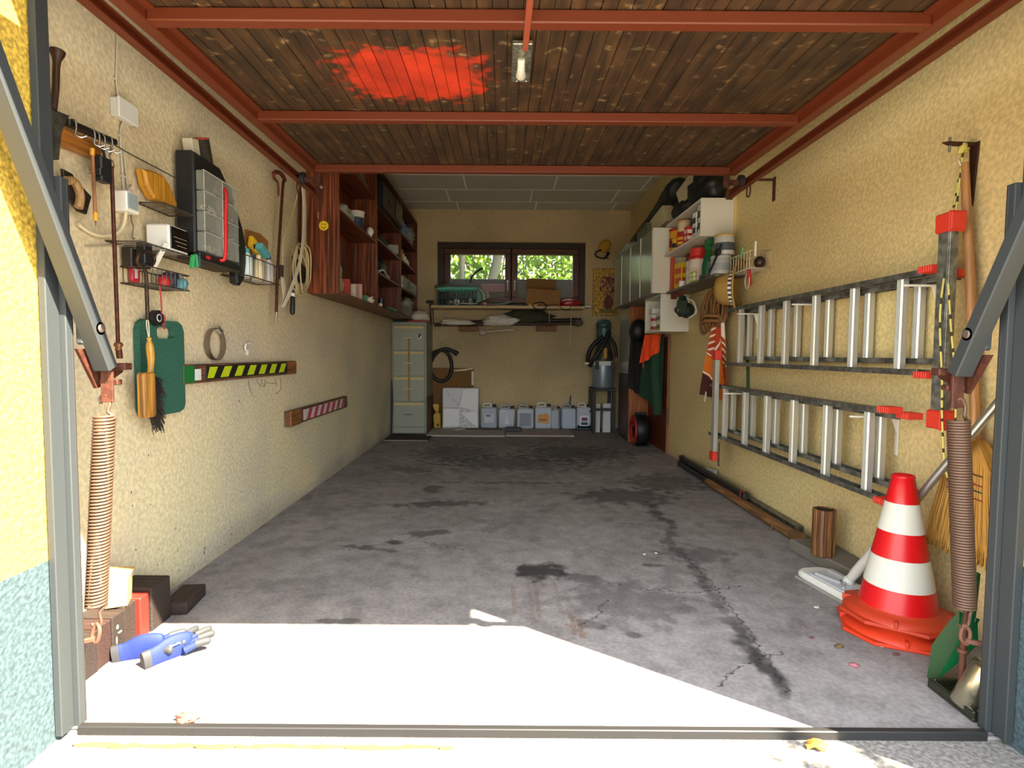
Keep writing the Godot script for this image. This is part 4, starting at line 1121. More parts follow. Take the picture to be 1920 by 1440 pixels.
	part(t, "big_loop", sh().tube(smooth([Vector3(2.02, 1.557, 0.07), Vector3(2.125, 1.486, 0.07), Vector3(2.177, 1.396, 0.07), Vector3(2.118, 1.298, 0.07), Vector3(2.01, 1.27, 0.07), Vector3(1.927, 1.301, 0.07)], 5), 0.0034, 6), mat("cdbb8c", 0.8))
	part(t, "tail", sh().tube(smooth([Vector3(2.088, 1.925, 0.05), Vector3(2.024, 1.797, 0.05), Vector3(1.92, 1.665, 0.05), Vector3(1.839, 1.558, 0.05), Vector3(1.826, 1.408, 0.05)], 5), 0.003, 6), mat("cdbb8c", 0.8))
	t = thing("webbing_strap", "off-white webbing strap hanging down across the coiled rope", "strap", "", LW)
	var sp := smooth([Vector3(2.013, 1.965, 0.1), Vector3(2.019, 1.874, 0.1), Vector3(2.042, 1.787, 0.1), Vector3(2.019, 1.625, 0.1), Vector3(1.925, 1.454, 0.11), Vector3(1.805, 1.302, 0.11), Vector3(1.728, 1.203, 0.1), Vector3(1.709, 1.176, 0.09), Vector3(1.76, 1.224, 0.085), Vector3(1.747, 1.338, 0.08)], 5)
	var rows := []
	for k in sp.size(): rows.append([sp[k] + V(-0.02, 0, 0), sp[k] + V(0.02, 0, 0)])
	part(t, "webbing", sh().sheet(rows, 0.003), mat("d5cbb4", 0.85))
	t = thing("dust_brush", "black-handled brush hanging under the coiled rope", "brush", "", LW)
	part(t, "handle", sh().tube(smooth([Vector3(1.944, 1.254, 0.06), Vector3(1.938, 1.204, 0.06), Vector3(1.932, 1.148, 0.06)], 4), [0.011, 0.0125, 0.0135, 0.014, 0.0145, 0.0145, 0.0145, 0.014, 0.008], 12), black)
	part(t, "ferrule", sh().rod(Vector3(1.948, 1.273, 0.06), Vector3(1.944, 1.251, 0.06), 0.0115, 12), white)
	part(t, "stem", sh().rod(Vector3(1.977, 1.493, 0.06), Vector3(1.948, 1.27, 0.06), 0.014, 10, 0.010), mat("1c1714", 0.6))
	solo("black_pouch", "black pouch hanging behind the coiled rope beside the shelving", "pouch", sh().prism([Vector2(2.099, 1.495), Vector2(2.208, 1.467), Vector2(2.224, 1.362), Vector2(2.121, 1.363)], 0.01, 0.045, 0.008), black, "", LW)
	build_shelving()

func build_shelving() -> void:
	var xf := -1.075
	var side_m := wood("97491d", 1, 0.45, 1.5, 0.4)
	var shelf_m := wood("803c1a", 2, 0.45, 1.5, 0.5)
	var edge_m := wood("7a4a28", 2, 0.5, 3.0, 0.7)
	var z := [-2.35, -3.44, -4.54, -5.64]
	var heights := [[1.86, 2.22], [1.62, 1.90, 2.176], [1.615, 1.91, 2.18]]
	var says := ["nearest of three mahogany wall shelf units, with a yellow smiley sticker on its side", "middle of three mahogany wall shelf units, holding black equipment", "rearmost of three mahogany wall shelf units, above the filing cabinet"]
	for k in 3:
		var t := thing("shelf_unit", says[k], "shelving", "mahogany wall shelf units")
		for q in [z[k] - 0.009, z[k + 1] + 0.009]: part(t, "side_panel", sh().span(V(XL + 0.004, 1.315, q - 0.0085), V(xf, 2.53, q + 0.0085), 0.001), side_m)
		part(t, "bottom_panel", sh().span(V(XL + 0.004, 1.315, z[k + 1] + 0.019), V(xf, 1.333, z[k] - 0.019)), edge_m)
		part(t, "top_panel", sh().span(V(XL + 0.004, 2.512, z[k + 1] + 0.019), V(xf, 2.53, z[k] - 0.019)), edge_m)
		part(t, "back_panel", sh().span(V(XL + 0.004, 1.333, z[k + 1] + 0.019), V(XL + 0.010, 2.512, z[k] - 0.019)), side_m)
		for y in heights[k]: part(t, "shelf", sh().span(V(XL + 0.011, y - 0.009, z[k + 1] + 0.019), V(xf - 0.004, y + 0.009, z[k] - 0.019)), shelf_m)
		if k == 0:
			var c := V(-1.175, 1.752, z[0] + 0.001)
			var st := part(t, "sticker", sh().cyl(c, 0.031, 0.0015, 24, Basis(Vector3.RIGHT, PI / 2), 0.0003), mat("e8c31c", 0.4), "round yellow smiling-face sticker")
			part(st, "face", sh().ball(c + V(-0.009, 0.01, 0.0018), V(0.003, 0.006, 0.0008), 8).ball(c + V(0.009, 0.01, 0.0018), V(0.003, 0.006, 0.0008), 8).tube(smooth([c + V(-0.017, -0.005, 0.0018), c + V(0, -0.018, 0.0018), c + V(0.017, -0.005, 0.0018)], 6), 0.0018, 5), mat("2a2010", 0.5))
			part(t, "screw_cap", sh().ball(V(-1.19, 2.0, z[0] + 0.001), V(0.012, 0.012, 0.004), 12), mat("9a9488", 0.35, 0.6))
			part(t, "scratch", sh().span(V(-1.213, 1.80, z[0] + 0.0002), V(-1.209, 1.84, z[0] + 0.0008)), mat("d98a6a", 0.7))
	# what stands on the shelves
	var t := thing("paint_bucket", "white labelled bucket with a red rim on the middle shelf of the nearest shelf unit", "bucket")
	var c := V(-1.155, 1.870, -3.08)
	part(t, "bucket", sh().lathe([Vector2(0, 0), Vector2(0.048, 0), Vector2(0.05, 0.003), Vector2(0.062, 0.15), Vector2(0.065, 0.15), Vector2(0.065, 0.158), Vector2(0.058, 0.158), Vector2(0.05, 0.02), Vector2(0, 0.02)], 20, Transform3D(Basis(), c)), mat("dcd6c4", 0.5))
	part(t, "rim", sh().tube(oval(0, 0, 0.063, 0.063, 20).map(func(p): return c + V(p.x, 0.155, p.y)), 0.004, 6, true), mat("a03a28", 0.5))
	part(t, "label", sh().lathe([Vector2(0.0535, 0.02), Vector2(0.0600, 0.105)], 10, Transform3D(Basis(), c), 1.0, 1.0, 0.0, 1.5), mat("2b3550", 0.5))
	solo("grey_bag", "crumpled grey plastic bag beside the white bucket on the nearest shelf unit", "bag", crumpled(V(-1.16, 1.870, -2.72), V(0.12, 0.11, 0.40), 3, 0.35), mat("a8a494", 0.4))
	solo("light_bulb", "small white bulb standing at the end of the nearest unit's middle shelf", "bulb", sh().lathe([Vector2(0, 0), Vector2(0.013, 0), Vector2(0.013, 0.02), Vector2(0.03, 0.05), Vector2(0.028, 0.075), Vector2(0.014, 0.092), Vector2(0, 0.095)], 14, Transform3D(Basis(), V(-1.11, 1.870, -3.34))), mat("e2ddd0", 0.3))
	solo("metal_tools", "heap of shiny metal tools on the top shelf of the nearest shelf unit", "tools", crumpled(V(-1.16, 2.230, -3.0), V(0.14, 0.12, 0.5), 8, 0.5), mat("6e685c", 0.3, 0.6))
	solo("paper_bag", "crumpled cream and green paper bag at the front of the nearest unit's bottom shelf", "bag", crumpled(V(-1.16, 1.334, -2.50), V(0.12, 0.21, 0.16), 5, 0.35), mat("cfc9a0", 0.8, 0, "c:0.05:0.45:1.0:61", 5.0))
	for q in [["small red box", "b0392c", V(-1.15, 1.334, -2.72), V(0.08, 0.12, 0.09)], ["pale printed carton", "c9b6a4", V(-1.14, 1.334, -2.86), V(0.09, 0.10, 0.10)], ["pink-edged carton", "c48c84", V(-1.13, 1.334, -2.99), V(0.08, 0.12, 0.07)], ["flat green box", "2f6b48", V(-1.14, 1.334, -3.12), V(0.11, 0.045, 0.13)]]:
		t = thing("carton", "%s on the bottom shelf of the nearest shelf unit" % q[0], "box", "cartons on the bottom shelf")
		part(t, "body", sh().box(q[2] + V(0, q[3].y / 2, 0), q[3], 0.002, Basis(Vector3.UP, rand(-0.3, 0.3))), mat(q[1], 0.7))
		part(t, "print", sh().box(q[2] + V(0.0, q[3].y + 0.001, 0), V(q[3].x * 0.5, 0.0015, q[3].z * 0.5)), mat("e4ddcf", 0.7))
	solo("crumpled_paper", "crumpled white paper at the far end of the nearest unit's bottom shelf", "paper", crumpled(V(-1.12, 1.334, -3.30), V(0.09, 0.06, 0.14), 9, 0.5), mat("d9d2c2", 0.8))
	t = thing("stereo", "large black stereo set on the top shelf of the middle shelf unit", "stereo")
	part(t, "body", sh().span(V(-1.27, 2.187, -4.42), V(-1.04, 2.40, -3.52), 0.006), mat("15161a", 0.4))
	part(t, "front", sh().span(V(-1.04, 2.20, -4.40), V(-1.032, 2.39, -4.05), 0.003), mat("24262c", 0.25))
	part(t, "knob", sh().cyl(V(-1.033, 2.29, -3.8), 0.022, 0.012, 14, Basis(Vector3.BACK, -PI / 2)), mat("4c4e52", 0.3, 0.5))
	solo("silver_lid", "grey clear-plastic packet under the stereo on the middle shelf unit", "packet", sh().box(V(-1.14, 1.955, -4.32), V(0.14, 0.09, 0.14), 0.003, Basis(Vector3.UP, 0.3)), mat("8b8f86", 0.3))
	solo("dark_bundle", "long dark bundle lying along the second shelf of the middle shelf unit", "bundle", crumpled(V(-1.17, 1.910, -3.85), V(0.16, 0.09, 0.55), 12, 0.25), mat("1b1714", 0.6))
	t = thing("work_lamp", "black bulky machine on the third shelf of the middle shelf unit", "machine")
	part(t, "body", crumpled(V(-1.17, 1.630, -3.82), V(0.17, 0.16, 0.36), 14, 0.2), mat("121315", 0.4))
	part(t, "lead", sh().tube(smooth([V(-1.08, 1.64, -3.55), V(-1.07, 1.66, -3.68), V(-1.075, 1.64, -3.82), V(-1.08, 1.635, -3.95)], 5), 0.008, 8), mat("c8c8c0", 0.4))
	solo("green_tube", "small green tube lying on the bottom shelf of the middle shelf unit", "tube", sh().rod(V(-1.09, 1.353, -4.32), V(-1.12, 1.36, -4.10), 0.02, 12), mat("3e7a5c", 0.5))
	solo("white_stopper", "small white cap lying on the bottom shelf of the middle shelf unit", "cap", sh().ball(V(-1.09, 1.352, -3.62), V(0.02, 0.018, 0.02), 12), mat("e0ddd6", 0.4))
	solo("dark_jar", "dark jar standing on the bottom shelf of the middle shelf unit", "jar", sh().cyl(V(-1.12, 1.334, -3.78), 0.035, 0.09, 16), mat("20202c", 0.3))
	solo("blue_bag", "blue plastic bag on the upper shelf of the rearmost shelf unit", "bag", crumpled(V(-1.16, 2.190, -4.78), V(0.18, 0.20, 0.32), 21, 0.3), mat("5f87b5", 0.4))
	solo("clear_bag", "crinkled grey clear bag next to the blue bag on the rearmost shelf unit", "bag", crumpled(V(-1.15, 2.190, -5.25), V(0.18, 0.22, 0.44), 22, 0.5), mat("8e9296", 0.3))
	solo("amber_box", "small amber box on the middle shelf of the rearmost shelf unit", "box", sh().span(V(-1.14, 1.920, -4.72), V(-1.085, 2.03, -4.60), 0.002), mat("b9822c", 0.6))
	for k in 3:
		t = thing("medicine_bottle", "%s on the middle shelf of the rearmost shelf unit" % ["taller white bottle nearest the amber box", "middle white bottle of three", "smallest white bottle of three"][k], "bottle", "white bottles on the rearmost shelf unit")
		var h: float = [0.085, 0.075, 0.06][k]
		var b := V(-1.11, 1.920, -4.84 - 0.12 * k)
		part(t, "bottle", sh().lathe([Vector2(0, 0), Vector2(0.026, 0), Vector2(0.028, 0.004), Vector2(0.028, h * 0.7), Vector2(0.016, h * 0.85), Vector2(0.016, h * 0.9)], 14, Transform3D(Basis(), b)), mat("e6e0d0", 0.4))
		part(t, "cap", sh().cyl(b + V(0, h * 0.88, 0), 0.018, h * 0.2, 14), mat("f0ece0", 0.4))
	t = thing("shoe_box", "long pale printed box on the third shelf of the rearmost shelf unit", "box")
	part(t, "body", sh().span(V(-1.20, 1.625, -5.55), V(-1.07, 1.75, -4.68), 0.003), mat("a8a294", 0.7, 0, WEAR, 3.0))
	part(t, "print", sh().span(V(-1.069, 1.65, -5.1), V(-1.0675, 1.73, -4.9)), mat("6e6248", 0.7))
	solo("white_carton", "upright white carton at the near end of the rearmost unit's third shelf", "box", sh().span(V(-1.20, 1.625, -4.66), V(-1.08, 1.75, -4.57), 0.002), mat("dcd9d0", 0.7))
	solo("plastic_bag", "bulging grey translucent bag on the bottom shelf of the rearmost shelf unit", "bag", crumpled(V(-1.14, 1.334, -5.0), V(0.22, 0.22, 0.5), 31, 0.3), mat("77746c", 0.3))


# ---- back wall ----
func jerrycan(c: Vector3, w: float, h: float, d: float, turn: float, m: Material, handle: Material, label: String) -> Node3D:
	var t := thing("jerrycan", label, "canister", "canisters along the back wall")
	var b := Transform3D(Basis(Vector3.UP, turn), c)
	var body := h * 0.86
	part(t, "body", sh().prism(rounded(-w / 2, 0.0, w / 2, body, 0.025), -d / 2, d / 2, 0.012, b), m)
	var s := sh()
	s.xf = b
	s.prism([V2(-w * 0.42, body - 0.01), V2(w * 0.18, body - 0.01), V2(w * 0.1, body + 0.01), V2(-w * 0.36, body + 0.01)], -d * 0.3, d * 0.3, 0.004)
	s.tube(smooth([V(-w * 0.34, body, 0), V(-w * 0.33, h * 0.96, 0), V(-w * 0.2, h, 0), V(0.0, h, 0), V(w * 0.12, h * 0.95, 0), V(w * 0.13, body, 0)], 5), 0.011, 8)
	part(t, "handle", s, handle)
	s = sh()
	s.xf = b
	s.cyl(V(w * 0.34, body - 0.005, 0), 0.021, 0.035, 14)
	part(t, "cap", s, mat("23232a", 0.5))
	return t

func decal(t: Node3D, called: String, c: Vector3, turn: float, x0: float, y0: float, x1: float, y1: float, z: float, m: Material) -> MeshInstance3D:
	var s := sh()
	s.xf = Transform3D(Basis(Vector3.UP, turn), c)
	s.span(V(x0, y0, z), V(x1, y1, z + 0.0015))
	return part(t, called, s, m)

func build_back() -> void:
	var black := mat("17181a", 0.5)
	var white := mat("e4e2d8", 0.5)
	var steel := mat("b9b8b0", 0.3, 0.8)
	var oak := wood("6a3c1c", 0, 0.45, 3.0, 0.6)
	var oak_v := wood("6a3c1c", 1, 0.45, 3.0, 0.6)
	var dark_h := wood("3a2014", 0, 0.5, 3.0, 0.6)
	var dark_v := wood("3a2014", 1, 0.5, 3.0, 0.6)
	# window
	var x0 := -0.80
	var x1 := 0.985
	var y0 := 1.50
	var y1 := 2.285
	var t := thing("window_1", "brown wooden two-sash window in the back wall, looking out on green leaves", "window", "", BW)
	t.set_meta("kind", "structure")
	part(t, "frame", sh().span(V(-0.83, y1 - 0.045, -0.16), V(1.008, 2.31, -0.06), 0.003), dark_h)
	part(t, "frame", sh().span(V(-0.83, y0, -0.16), V(1.008, y0 + 0.06, -0.06), 0.003), dark_h)
	part(t, "frame", sh().span(V(-0.83, y0 + 0.06, -0.16), V(x0 + 0.05, y1 - 0.045, -0.06), 0.003), dark_v)
	part(t, "frame", sh().span(V(x1 - 0.05, y0 + 0.06, -0.16), V(1.008, y1 - 0.045, -0.06), 0.003), dark_v)
	var xm := 0.088
	part(t, "mullion", sh().span(V(xm - 0.03, y0 + 0.06, -0.15), V(xm + 0.03, y1 - 0.045, -0.125), 0.002), dark_v)
	var glass := StandardMaterial3D.new()
	glass.albedo_color = Color(0.9, 0.95, 0.92, 0.08); glass.transparency = BaseMaterial3D.TRANSPARENCY_ALPHA; glass.roughness = 0.02
	for q in [[x0 + 0.052, xm - 0.004], [xm + 0.004, x1 - 0.052]]:
		var a: float = q[0]
		var b: float = q[1]
		var f := 0.075
		part(t, "sash_rail", sh().span(V(a, 2.238 - f, -0.13), V(b, 2.238, -0.045), 0.006), oak)
		part(t, "sash_rail", sh().span(V(a, y0 + 0.062, -0.13), V(b, y0 + 0.062 + f, -0.045), 0.006), oak)
		part(t, "sash_stile", sh().span(V(a, y0 + 0.062 + f, -0.13), V(a + f, 2.238 - f, -0.045), 0.006), oak_v)
		part(t, "sash_stile", sh().span(V(b - f, y0 + 0.062 + f, -0.13), V(b, 2.238 - f, -0.045), 0.006), oak_v)
		part(t, "pane", sh().span(V(a + f - 0.005, y0 + 0.05 + f, -0.092), V(b - f + 0.005, 2.243 - f, -0.088)), glass)
		var hx := xm + (-0.042 if a < 0 else 0.042)
		var h := part(t, "handle", sh().cyl(V(hx, 1.83, -0.045), 0.015, 0.012, 14, Basis(Vector3.RIGHT, PI / 2)).rod(V(hx, 1.83, -0.035), V(hx, 1.83, -0.005), 0.007).tube([V(hx, 1.835, -0.006), V(hx, 1.80, -0.004), V(hx, 1.71, -0.006)], [0.009, 0.008, 0.007], 10), steel)
		h.set_meta("label", "pale metal window handle")
	# the sill board of the garden side, dark
	solo("garden_wall", "dark low wall outside the rear window behind the panes' lower edge", "garden wall", sh().span(V(-3, 0.3, -6.32), V(3, 1.93, -6.22), 0.01), mat("241c17", 0.9))
	solo("maroon_board", "dull red board fixed to the low wall outside the left pane", "board", sh().span(V(-0.30, 1.75, -6.218), V(0.03, 1.855, -6.19), 0.004), mat("70303a", 0.7))
	# shelf under the window
	t = thing("window_shelf", "long pale pine shelf board under the rear window, cluttered with tools", "shelf", "", BW)
	part(t, "board", sh().span(V(-0.875, 1.470, 0.0), V(0.965, 1.502, 0.28), 0.003), wood("d8bd8c", 0, 0.6, 3.0, 0.8))
	part(t, "bracket", sh().span(V(0.975, 1.495, 0.02), V(1.05, 1.512, 0.2), 0.003), white)
	var top := 1.502
	t = thing("plastic_crate", "dark green slatted crate with a teal rim at the window shelf's left end", "crate", "", BW)
	var cx0 := -0.80
	var cx1 := -0.325
	var crate := mat("123430", 0.5)
	part(t, "base", sh().span(V(cx0, top, 0.02), V(cx1, top + 0.012, 0.25), 0.003), crate)
	for z in [0.025, 0.245]:
		for k in 11:
			var x := lerpf(cx0 + 0.012, cx1 - 0.012, k / 10.0)
			part(t, "slat", sh().span(V(x - 0.005, top + 0.012, z - 0.004), V(x + 0.005, top + 0.185, z + 0.004), 0.001), crate)
		part(t, "side_band", sh().span(V(cx0, top + 0.085, z - 0.005), V(cx1, top + 0.10, z + 0.005), 0.002), crate)
	for x in [cx0 + 0.005, cx1 - 0.005]: part(t, "end_wall", sh().span(V(x - 0.004, top + 0.012, 0.02), V(x + 0.004, top + 0.185, 0.25), 0.002), crate)
	part(t, "rim", sh().span(V(cx0 - 0.004, top + 0.185, 0.238), V(cx1 + 0.004, top + 0.222, 0.256), 0.004).span(V(cx0 - 0.004, top + 0.185, 0.014), V(cx1 + 0.004, top + 0.222, 0.032), 0.004).span(V(cx0 - 0.006, top + 0.185, 0.03), V(cx0 + 0.012, top + 0.222, 0.24), 0.004).span(V(cx1 - 0.012, top + 0.185, 0.03), V(cx1 + 0.006, top + 0.222, 0.24), 0.004), mat("53b59b", 0.5))
	for k in 4: solo("crate_contents", ["pale fitting lying inside the green crate, leftmost", "small white fitting lying inside the green crate, second from the left", "grey bundle lying inside the green crate, beside the white fittings", "shiny fitting at the right end inside the green crate"][k], "fitting", crumpled(V(cx0 + 0.14 + 0.085 * k, top + 0.013, 0.15), V(0.07, 0.055 + 0.02 * (k % 2), 0.10), 40 + k, 0.35, 7), mat(["8f8a7a", "cfcabd", "6a6a66", "b9b5a8"][k], 0.4), "fittings in the green crate", BW)
	solo("grey_tarp", "folded grey-green sheet lying over the green crate", "sheet", sh().sheet([[V(cx0 - 0.03, top + 0.205, 0.26), V(-0.62, top + 0.235, 0.265), V(-0.5, top + 0.24, 0.265), V(-0.36, top + 0.23, 0.26)], [V(cx0 - 0.035, top + 0.24, 0.18), V(-0.62, top + 0.285, 0.18), V(-0.5, top + 0.30, 0.18), V(-0.34, top + 0.26, 0.18)], [V(cx0 - 0.02, top + 0.26, 0.06), V(-0.63, top + 0.30, 0.05), V(-0.5, top + 0.29, 0.05), V(-0.36, top + 0.27, 0.06)]], 0.006), mat("5b6153", 0.8), "", BW)
	t = thing("folded_fan_sheet", "pleated teal and grey plastic sheet hanging off the right end of the green crate", "sheet", "", BW)
	for k in 6:
		var a0 := V(-0.40 + 0.02 * k, top + 0.262 - 0.012 * k, 0.20)
		var a1 := V(-0.315 + 0.026 * k, top + 0.03 + 0.012 * k, 0.262)
		part(t, "pleat", sh().sheet([[a1 + V(-0.012, 0, 0.01), a1 + V(0.016, 0.006, 0)], [a0.lerp(a1, 0.5) + V(0.03, 0.01, 0.02), a0.lerp(a1, 0.5) + V(0.055, 0.016, 0.01)], [a0, a0 + V(0.018, 0.0, 0.0)]], 0.003), mat(["6f9c90", "8d9a8a", "54796d", "b6c6ba", "7f8c7a", "a6b0a0"][k], 0.5))
	t = thing("garden_shears", "black-handled shears standing up behind the green crate against the window", "shears", "", BW)
	part(t, "blade", sh().tube([V(-0.43, top + 0.26, 0.12), V(-0.40, top + 0.36, 0.10), V(-0.37, top + 0.40, 0.09)], [0.02, 0.022, 0.018], 10, false, 0.5), black)
	part(t, "handle", sh().tube([V(-0.37, top + 0.40, 0.09), V(-0.30, top + 0.455, 0.08), V(-0.265, top + 0.475, 0.08)], [0.016, 0.022, 0.014], 10, false, 0.6), mat("14110f", 0.5))
	solo("grey_pipe", "grey plastic pipe lying along the window shelf", "pipe", sh().tube(smooth([V(-0.30, top + 0.014, 0.22), V(-0.05, top + 0.02, 0.18), V(0.10, top + 0.06, 0.16)], 5), 0.014, 10), mat("5d6257", 0.5), "", BW)
	solo("steel_rule", "thin steel strip lying on the window shelf in front of the grey pipe", "strip", sh().beam(V(-0.10, top + 0.006, 0.24), V(0.32, top + 0.008, 0.16), 0.03, 0.004), mat("8a8a84", 0.35, 0.7), "", BW)
	t = thing("caulking_gun", "white metal tool lying on the window shelf before the green crate", "tool", "", BW)
	part(t, "frame", sh().tube(smooth([V(-0.57, top + 0.006, 0.268), V(-0.52, top + 0.026, 0.268), V(-0.42, top + 0.02, 0.268), V(-0.32, top + 0.024, 0.268)], 4), 0.006, 8), mat("d4ccb8", 0.5))
	solo("copper_ring", "small copper pipe ring on the edge of the window shelf", "ring", sh().lathe([Vector2(0.026, 0), Vector2(0.032, 0.002), Vector2(0.032, 0.038), Vector2(0.026, 0.04), Vector2(0.024, 0.02), Vector2(0.026, 0)], 18, Transform3D(Basis(), V(-0.24, top, 0.24))), mat("c08a64", 0.35, 0.8), "", BW)
	solo("fallen_leaf", "small dark feather-like shape stuck on the window above the cardboard box", "leaf", sh().prism([V2(0.40, 1.93), V2(0.45, 1.88), V2(0.50, 1.885), V2(0.44, 1.91)], -0.08, -0.074), black, "", BW)
	t = thing("cardboard_box", "brown cardboard box with its flap up on the window shelf", "box", "", BW)
	var card := mat("a87a44", 0.85, 0, GRIT, 2.0)
	part(t, "box", sh().box(V(0.475, top + 0.105, 0.16), V(0.40, 0.19, 0.17), 0.003, Basis(Vector3.BACK, -0.07)), card)
	part(t, "flap", sh().box(V(0.455, top + 0.27, 0.085), V(0.365, 0.15, 0.005), 0.001, Basis(Vector3.BACK, -0.04)), mat("9a6e3c", 0.85, 0, GRIT, 2.0))
	part(t, "flap", sh().box(V(0.345, top + 0.012, 0.25), V(0.11, 0.022, 0.05), 0.002), mat("c49a5c", 0.85))
	t = thing("red_pouch", "red plastic pouch with a white print at the right end of the window shelf", "bag", "", BW)
	part(t, "pouch", crumpled(V(0.80, top, 0.18), V(0.25, 0.09, 0.12), 51, 0.2), mat("a5232c", 0.35))
	part(t, "print", sh().ball(V(0.79, top + 0.075, 0.19), V(0.05, 0.014, 0.03), 12), mat("cdb9b4", 0.5))
	solo("cable_loop", "dark loop of cable hanging over the window shelf's edge below the cardboard box", "cable", sh().tube(smooth([V(0.34, top + 0.01, 0.275), V(0.37, top - 0.03, 0.292), V(0.44, top - 0.045, 0.292), V(0.50, top - 0.02, 0.292), V(0.48, top + 0.03, 0.285), V(0.42, top + 0.04, 0.28), V(0.36, top + 0.025, 0.275)], 5, true), 0.007, 7, true), mat("2a1712", 0.5), "", BW)
	solo("dark_cable", "thin dark cable trailing over the window shelf's edge by the red pouch", "cable", sh().tube(smooth([V(0.50, top + 0.012, 0.26), V(0.62, top + 0.02, 0.26), V(0.68, top - 0.02, 0.287), V(0.72, top - 0.05, 0.29), V(0.78, top - 0.04, 0.29), V(0.80, top + 0.01, 0.275)], 5), 0.004, 6), mat("2a1712", 0.5), "", BW)
	# the rods slung under the shelf with cloths on them
	t = thing("slung_rods", "pair of brown rods slung on cords under the window shelf, with two wooden blocks", "rods", "", BW)
	part(t, "rod", sh().rod(Vector3(-0.845, 1.276, 0.14), Vector3(0.959, 1.307, 0.14), 0.02, 10), mat("3a221a", 0.5))
	part(t, "rod", sh().rod(Vector3(-0.78, 1.299, 0.08), Vector3(0.953, 1.35, 0.08), 0.024, 10), mat("221a18", 0.5))
	part(t, "block", sh().span(Vector3(-0.553, 1.201, 0.12), Vector3(-0.312, 1.254, 0.12) + V(0, 0, 0.05), 0.004), mat("7a4328", 0.6))
	part(t, "block", sh().span(Vector3(0.394, 1.207, 0.12), Vector3(0.642, 1.261, 0.12) + V(0, 0, 0.05), 0.004), mat("7a4328", 0.6))
	for q in [[Vector3(-0.745, 1.471, 0.22), Vector3(-0.75, 0.997, 0.17)], [Vector3(0.546, 1.486, 0.22), Vector3(0.554, 1.304, 0.15)], [Vector3(0.81, 1.481, 0.22), Vector3(0.809, 1.033, 0.17)]]: part(t, "cord", sh().rod(q[0], q[1], 0.004, 6), mat("c9bfa4", 0.8))
	part(t, "roll_end", sh().cyl(Vector3(0.908, 1.313, 0.03), 0.045, 0.14, 16, Basis(Vector3.RIGHT, PI / 2)), mat("2a1e1a", 0.5))
	for q in [["white_cloth", "flat folded white cloth at the left end of the slung rods", Vector3(-0.565, 1.271, 0.14), V(0.40, 0.075, 0.16), "d5cec0", 60], ["rumpled_cloth", "rumpled white cloth in the middle of the slung rods", Vector3(-0.044, 1.268, 0.15), V(0.42, 0.125, 0.18), "d3ccc0", 61], ["olive_tarp", "dark olive tarpaulin lying on the right half of the slung rods", Vector3(0.296, 1.298, 0.1), V(0.60, 0.165, 0.16), "3b3a27", 62]]:
		solo(q[0], q[1], "cloth", crumpled(q[2], q[3], q[5], 0.3, 14), mat(q[4], 0.85), "", BW)
	t = thing("white_tool", "white-handled long tool tied under the slung rods", "tool", "", BW)
	part(t, "shaft", sh().rod(Vector3(-0.212, 1.195, 0.16), Vector3(0.126, 1.223, 0.16), 0.008, 8), mat("cfc8b4", 0.5))
	part(t, "head", crumpled(Vector3(-0.258, 1.182, 0.16), V(0.09, 0.05, 0.04), 63, 0.3, 6, false), mat("b8b0a0", 0.5))
	# hose
	t = thing("vacuum_hose", "black ribbed hose looped on the back wall beside the filing cabinet", "hose", "", BW)
	var hp := smooth([Vector3(-0.916, 0.865, 0.05), Vector3(-0.855, 0.938, 0.06), Vector3(-0.755, 0.965, 0.07), Vector3(-0.684, 0.913, 0.05), Vector3(-0.645, 0.78, 0.04), Vector3(-0.678, 0.641, 0.04), Vector3(-0.771, 0.58, 0.04), Vector3(-0.871, 0.633, 0.04), Vector3(-0.917, 0.759, 0.04), Vector3(-0.873, 0.878, 0.07), Vector3(-0.785, 0.964, 0.09), Vector3(-0.687, 0.978, 0.09), Vector3(-0.589, 0.933, 0.08)], 8)
	var hr := []
	for k in hp.size(): hr.append(0.022 + 0.002 * (k % 2))
	part(t, "hose", sh().tube(hp, hr, 10), mat("1e1c1c", 0.5))
	part(t, "cuff", sh().rod(Vector3(-0.929, 0.851, 0.05), Vector3(-0.888, 0.898, 0.055), 0.032, 12).rod(Vector3(-0.609, 0.946, 0.08), Vector3(-0.569, 0.92, 0.08), 0.03, 12), black)
	part(t, "tie", sh().rod(Vector3(-0.772, 1.077, 0.03), Vector3(-0.764, 0.945, 0.1), 0.003, 5), mat("c9bfa4", 0.8))
	# cardboard sheet, white box and the row of canisters
	t = thing("cardboard_sheet", "brown cardboard sheet with torn white tape against the wall behind the white box", "cardboard", "", BW)
	part(t, "sheet", sh().span(Vector3(-0.907, 0.009, 0.02) * V(1, 0, 1) + V(0, 0.03, 0.0), Vector3(-0.374, 0.748, 0.02) + V(0, 0, 0.008), 0.001), mat("8d6434", 0.85, 0, GRIT, 2.0))
	part(t, "tape", sh().prism([Vector2(-0.619, 0.720), Vector2(-0.493, 0.735), Vector2(-0.380, 0.749), Vector2(-0.380, 0.735), Vector2(-0.480, 0.715), Vector2(-0.619, 0.707)], 0.028, 0.030), mat("dcd3bd", 0.6))
	part(t, "tape", sh().prism([Vector2(-0.400, 0.709), Vector2(-0.373, 0.709), Vector2(-0.373, 0.536), Vector2(-0.399, 0.536)], 0.028, 0.030), mat("dcd3bd", 0.6))
	var fl := mat("b3aa9c", 0.85)
	solo("floor_board", "long pale board lying on the floor before the white box", "board", sh().span(V(-0.86, 0.0, -5.63), V(0.02, 0.018, -4.86), 0.002), fl, "boards lying along the back wall")
	solo("floor_board", "long pale board lying on the floor before the canisters", "board", sh().span(V(0.03, 0.0, -5.63), V(0.80, 0.018, -4.90), 0.002), mat("ab9f94", 0.85), "boards lying along the back wall")
	var fy := 0.018
	t = thing("white_carton", "large white cardboard carton with folded flaps standing by the canisters", "box")
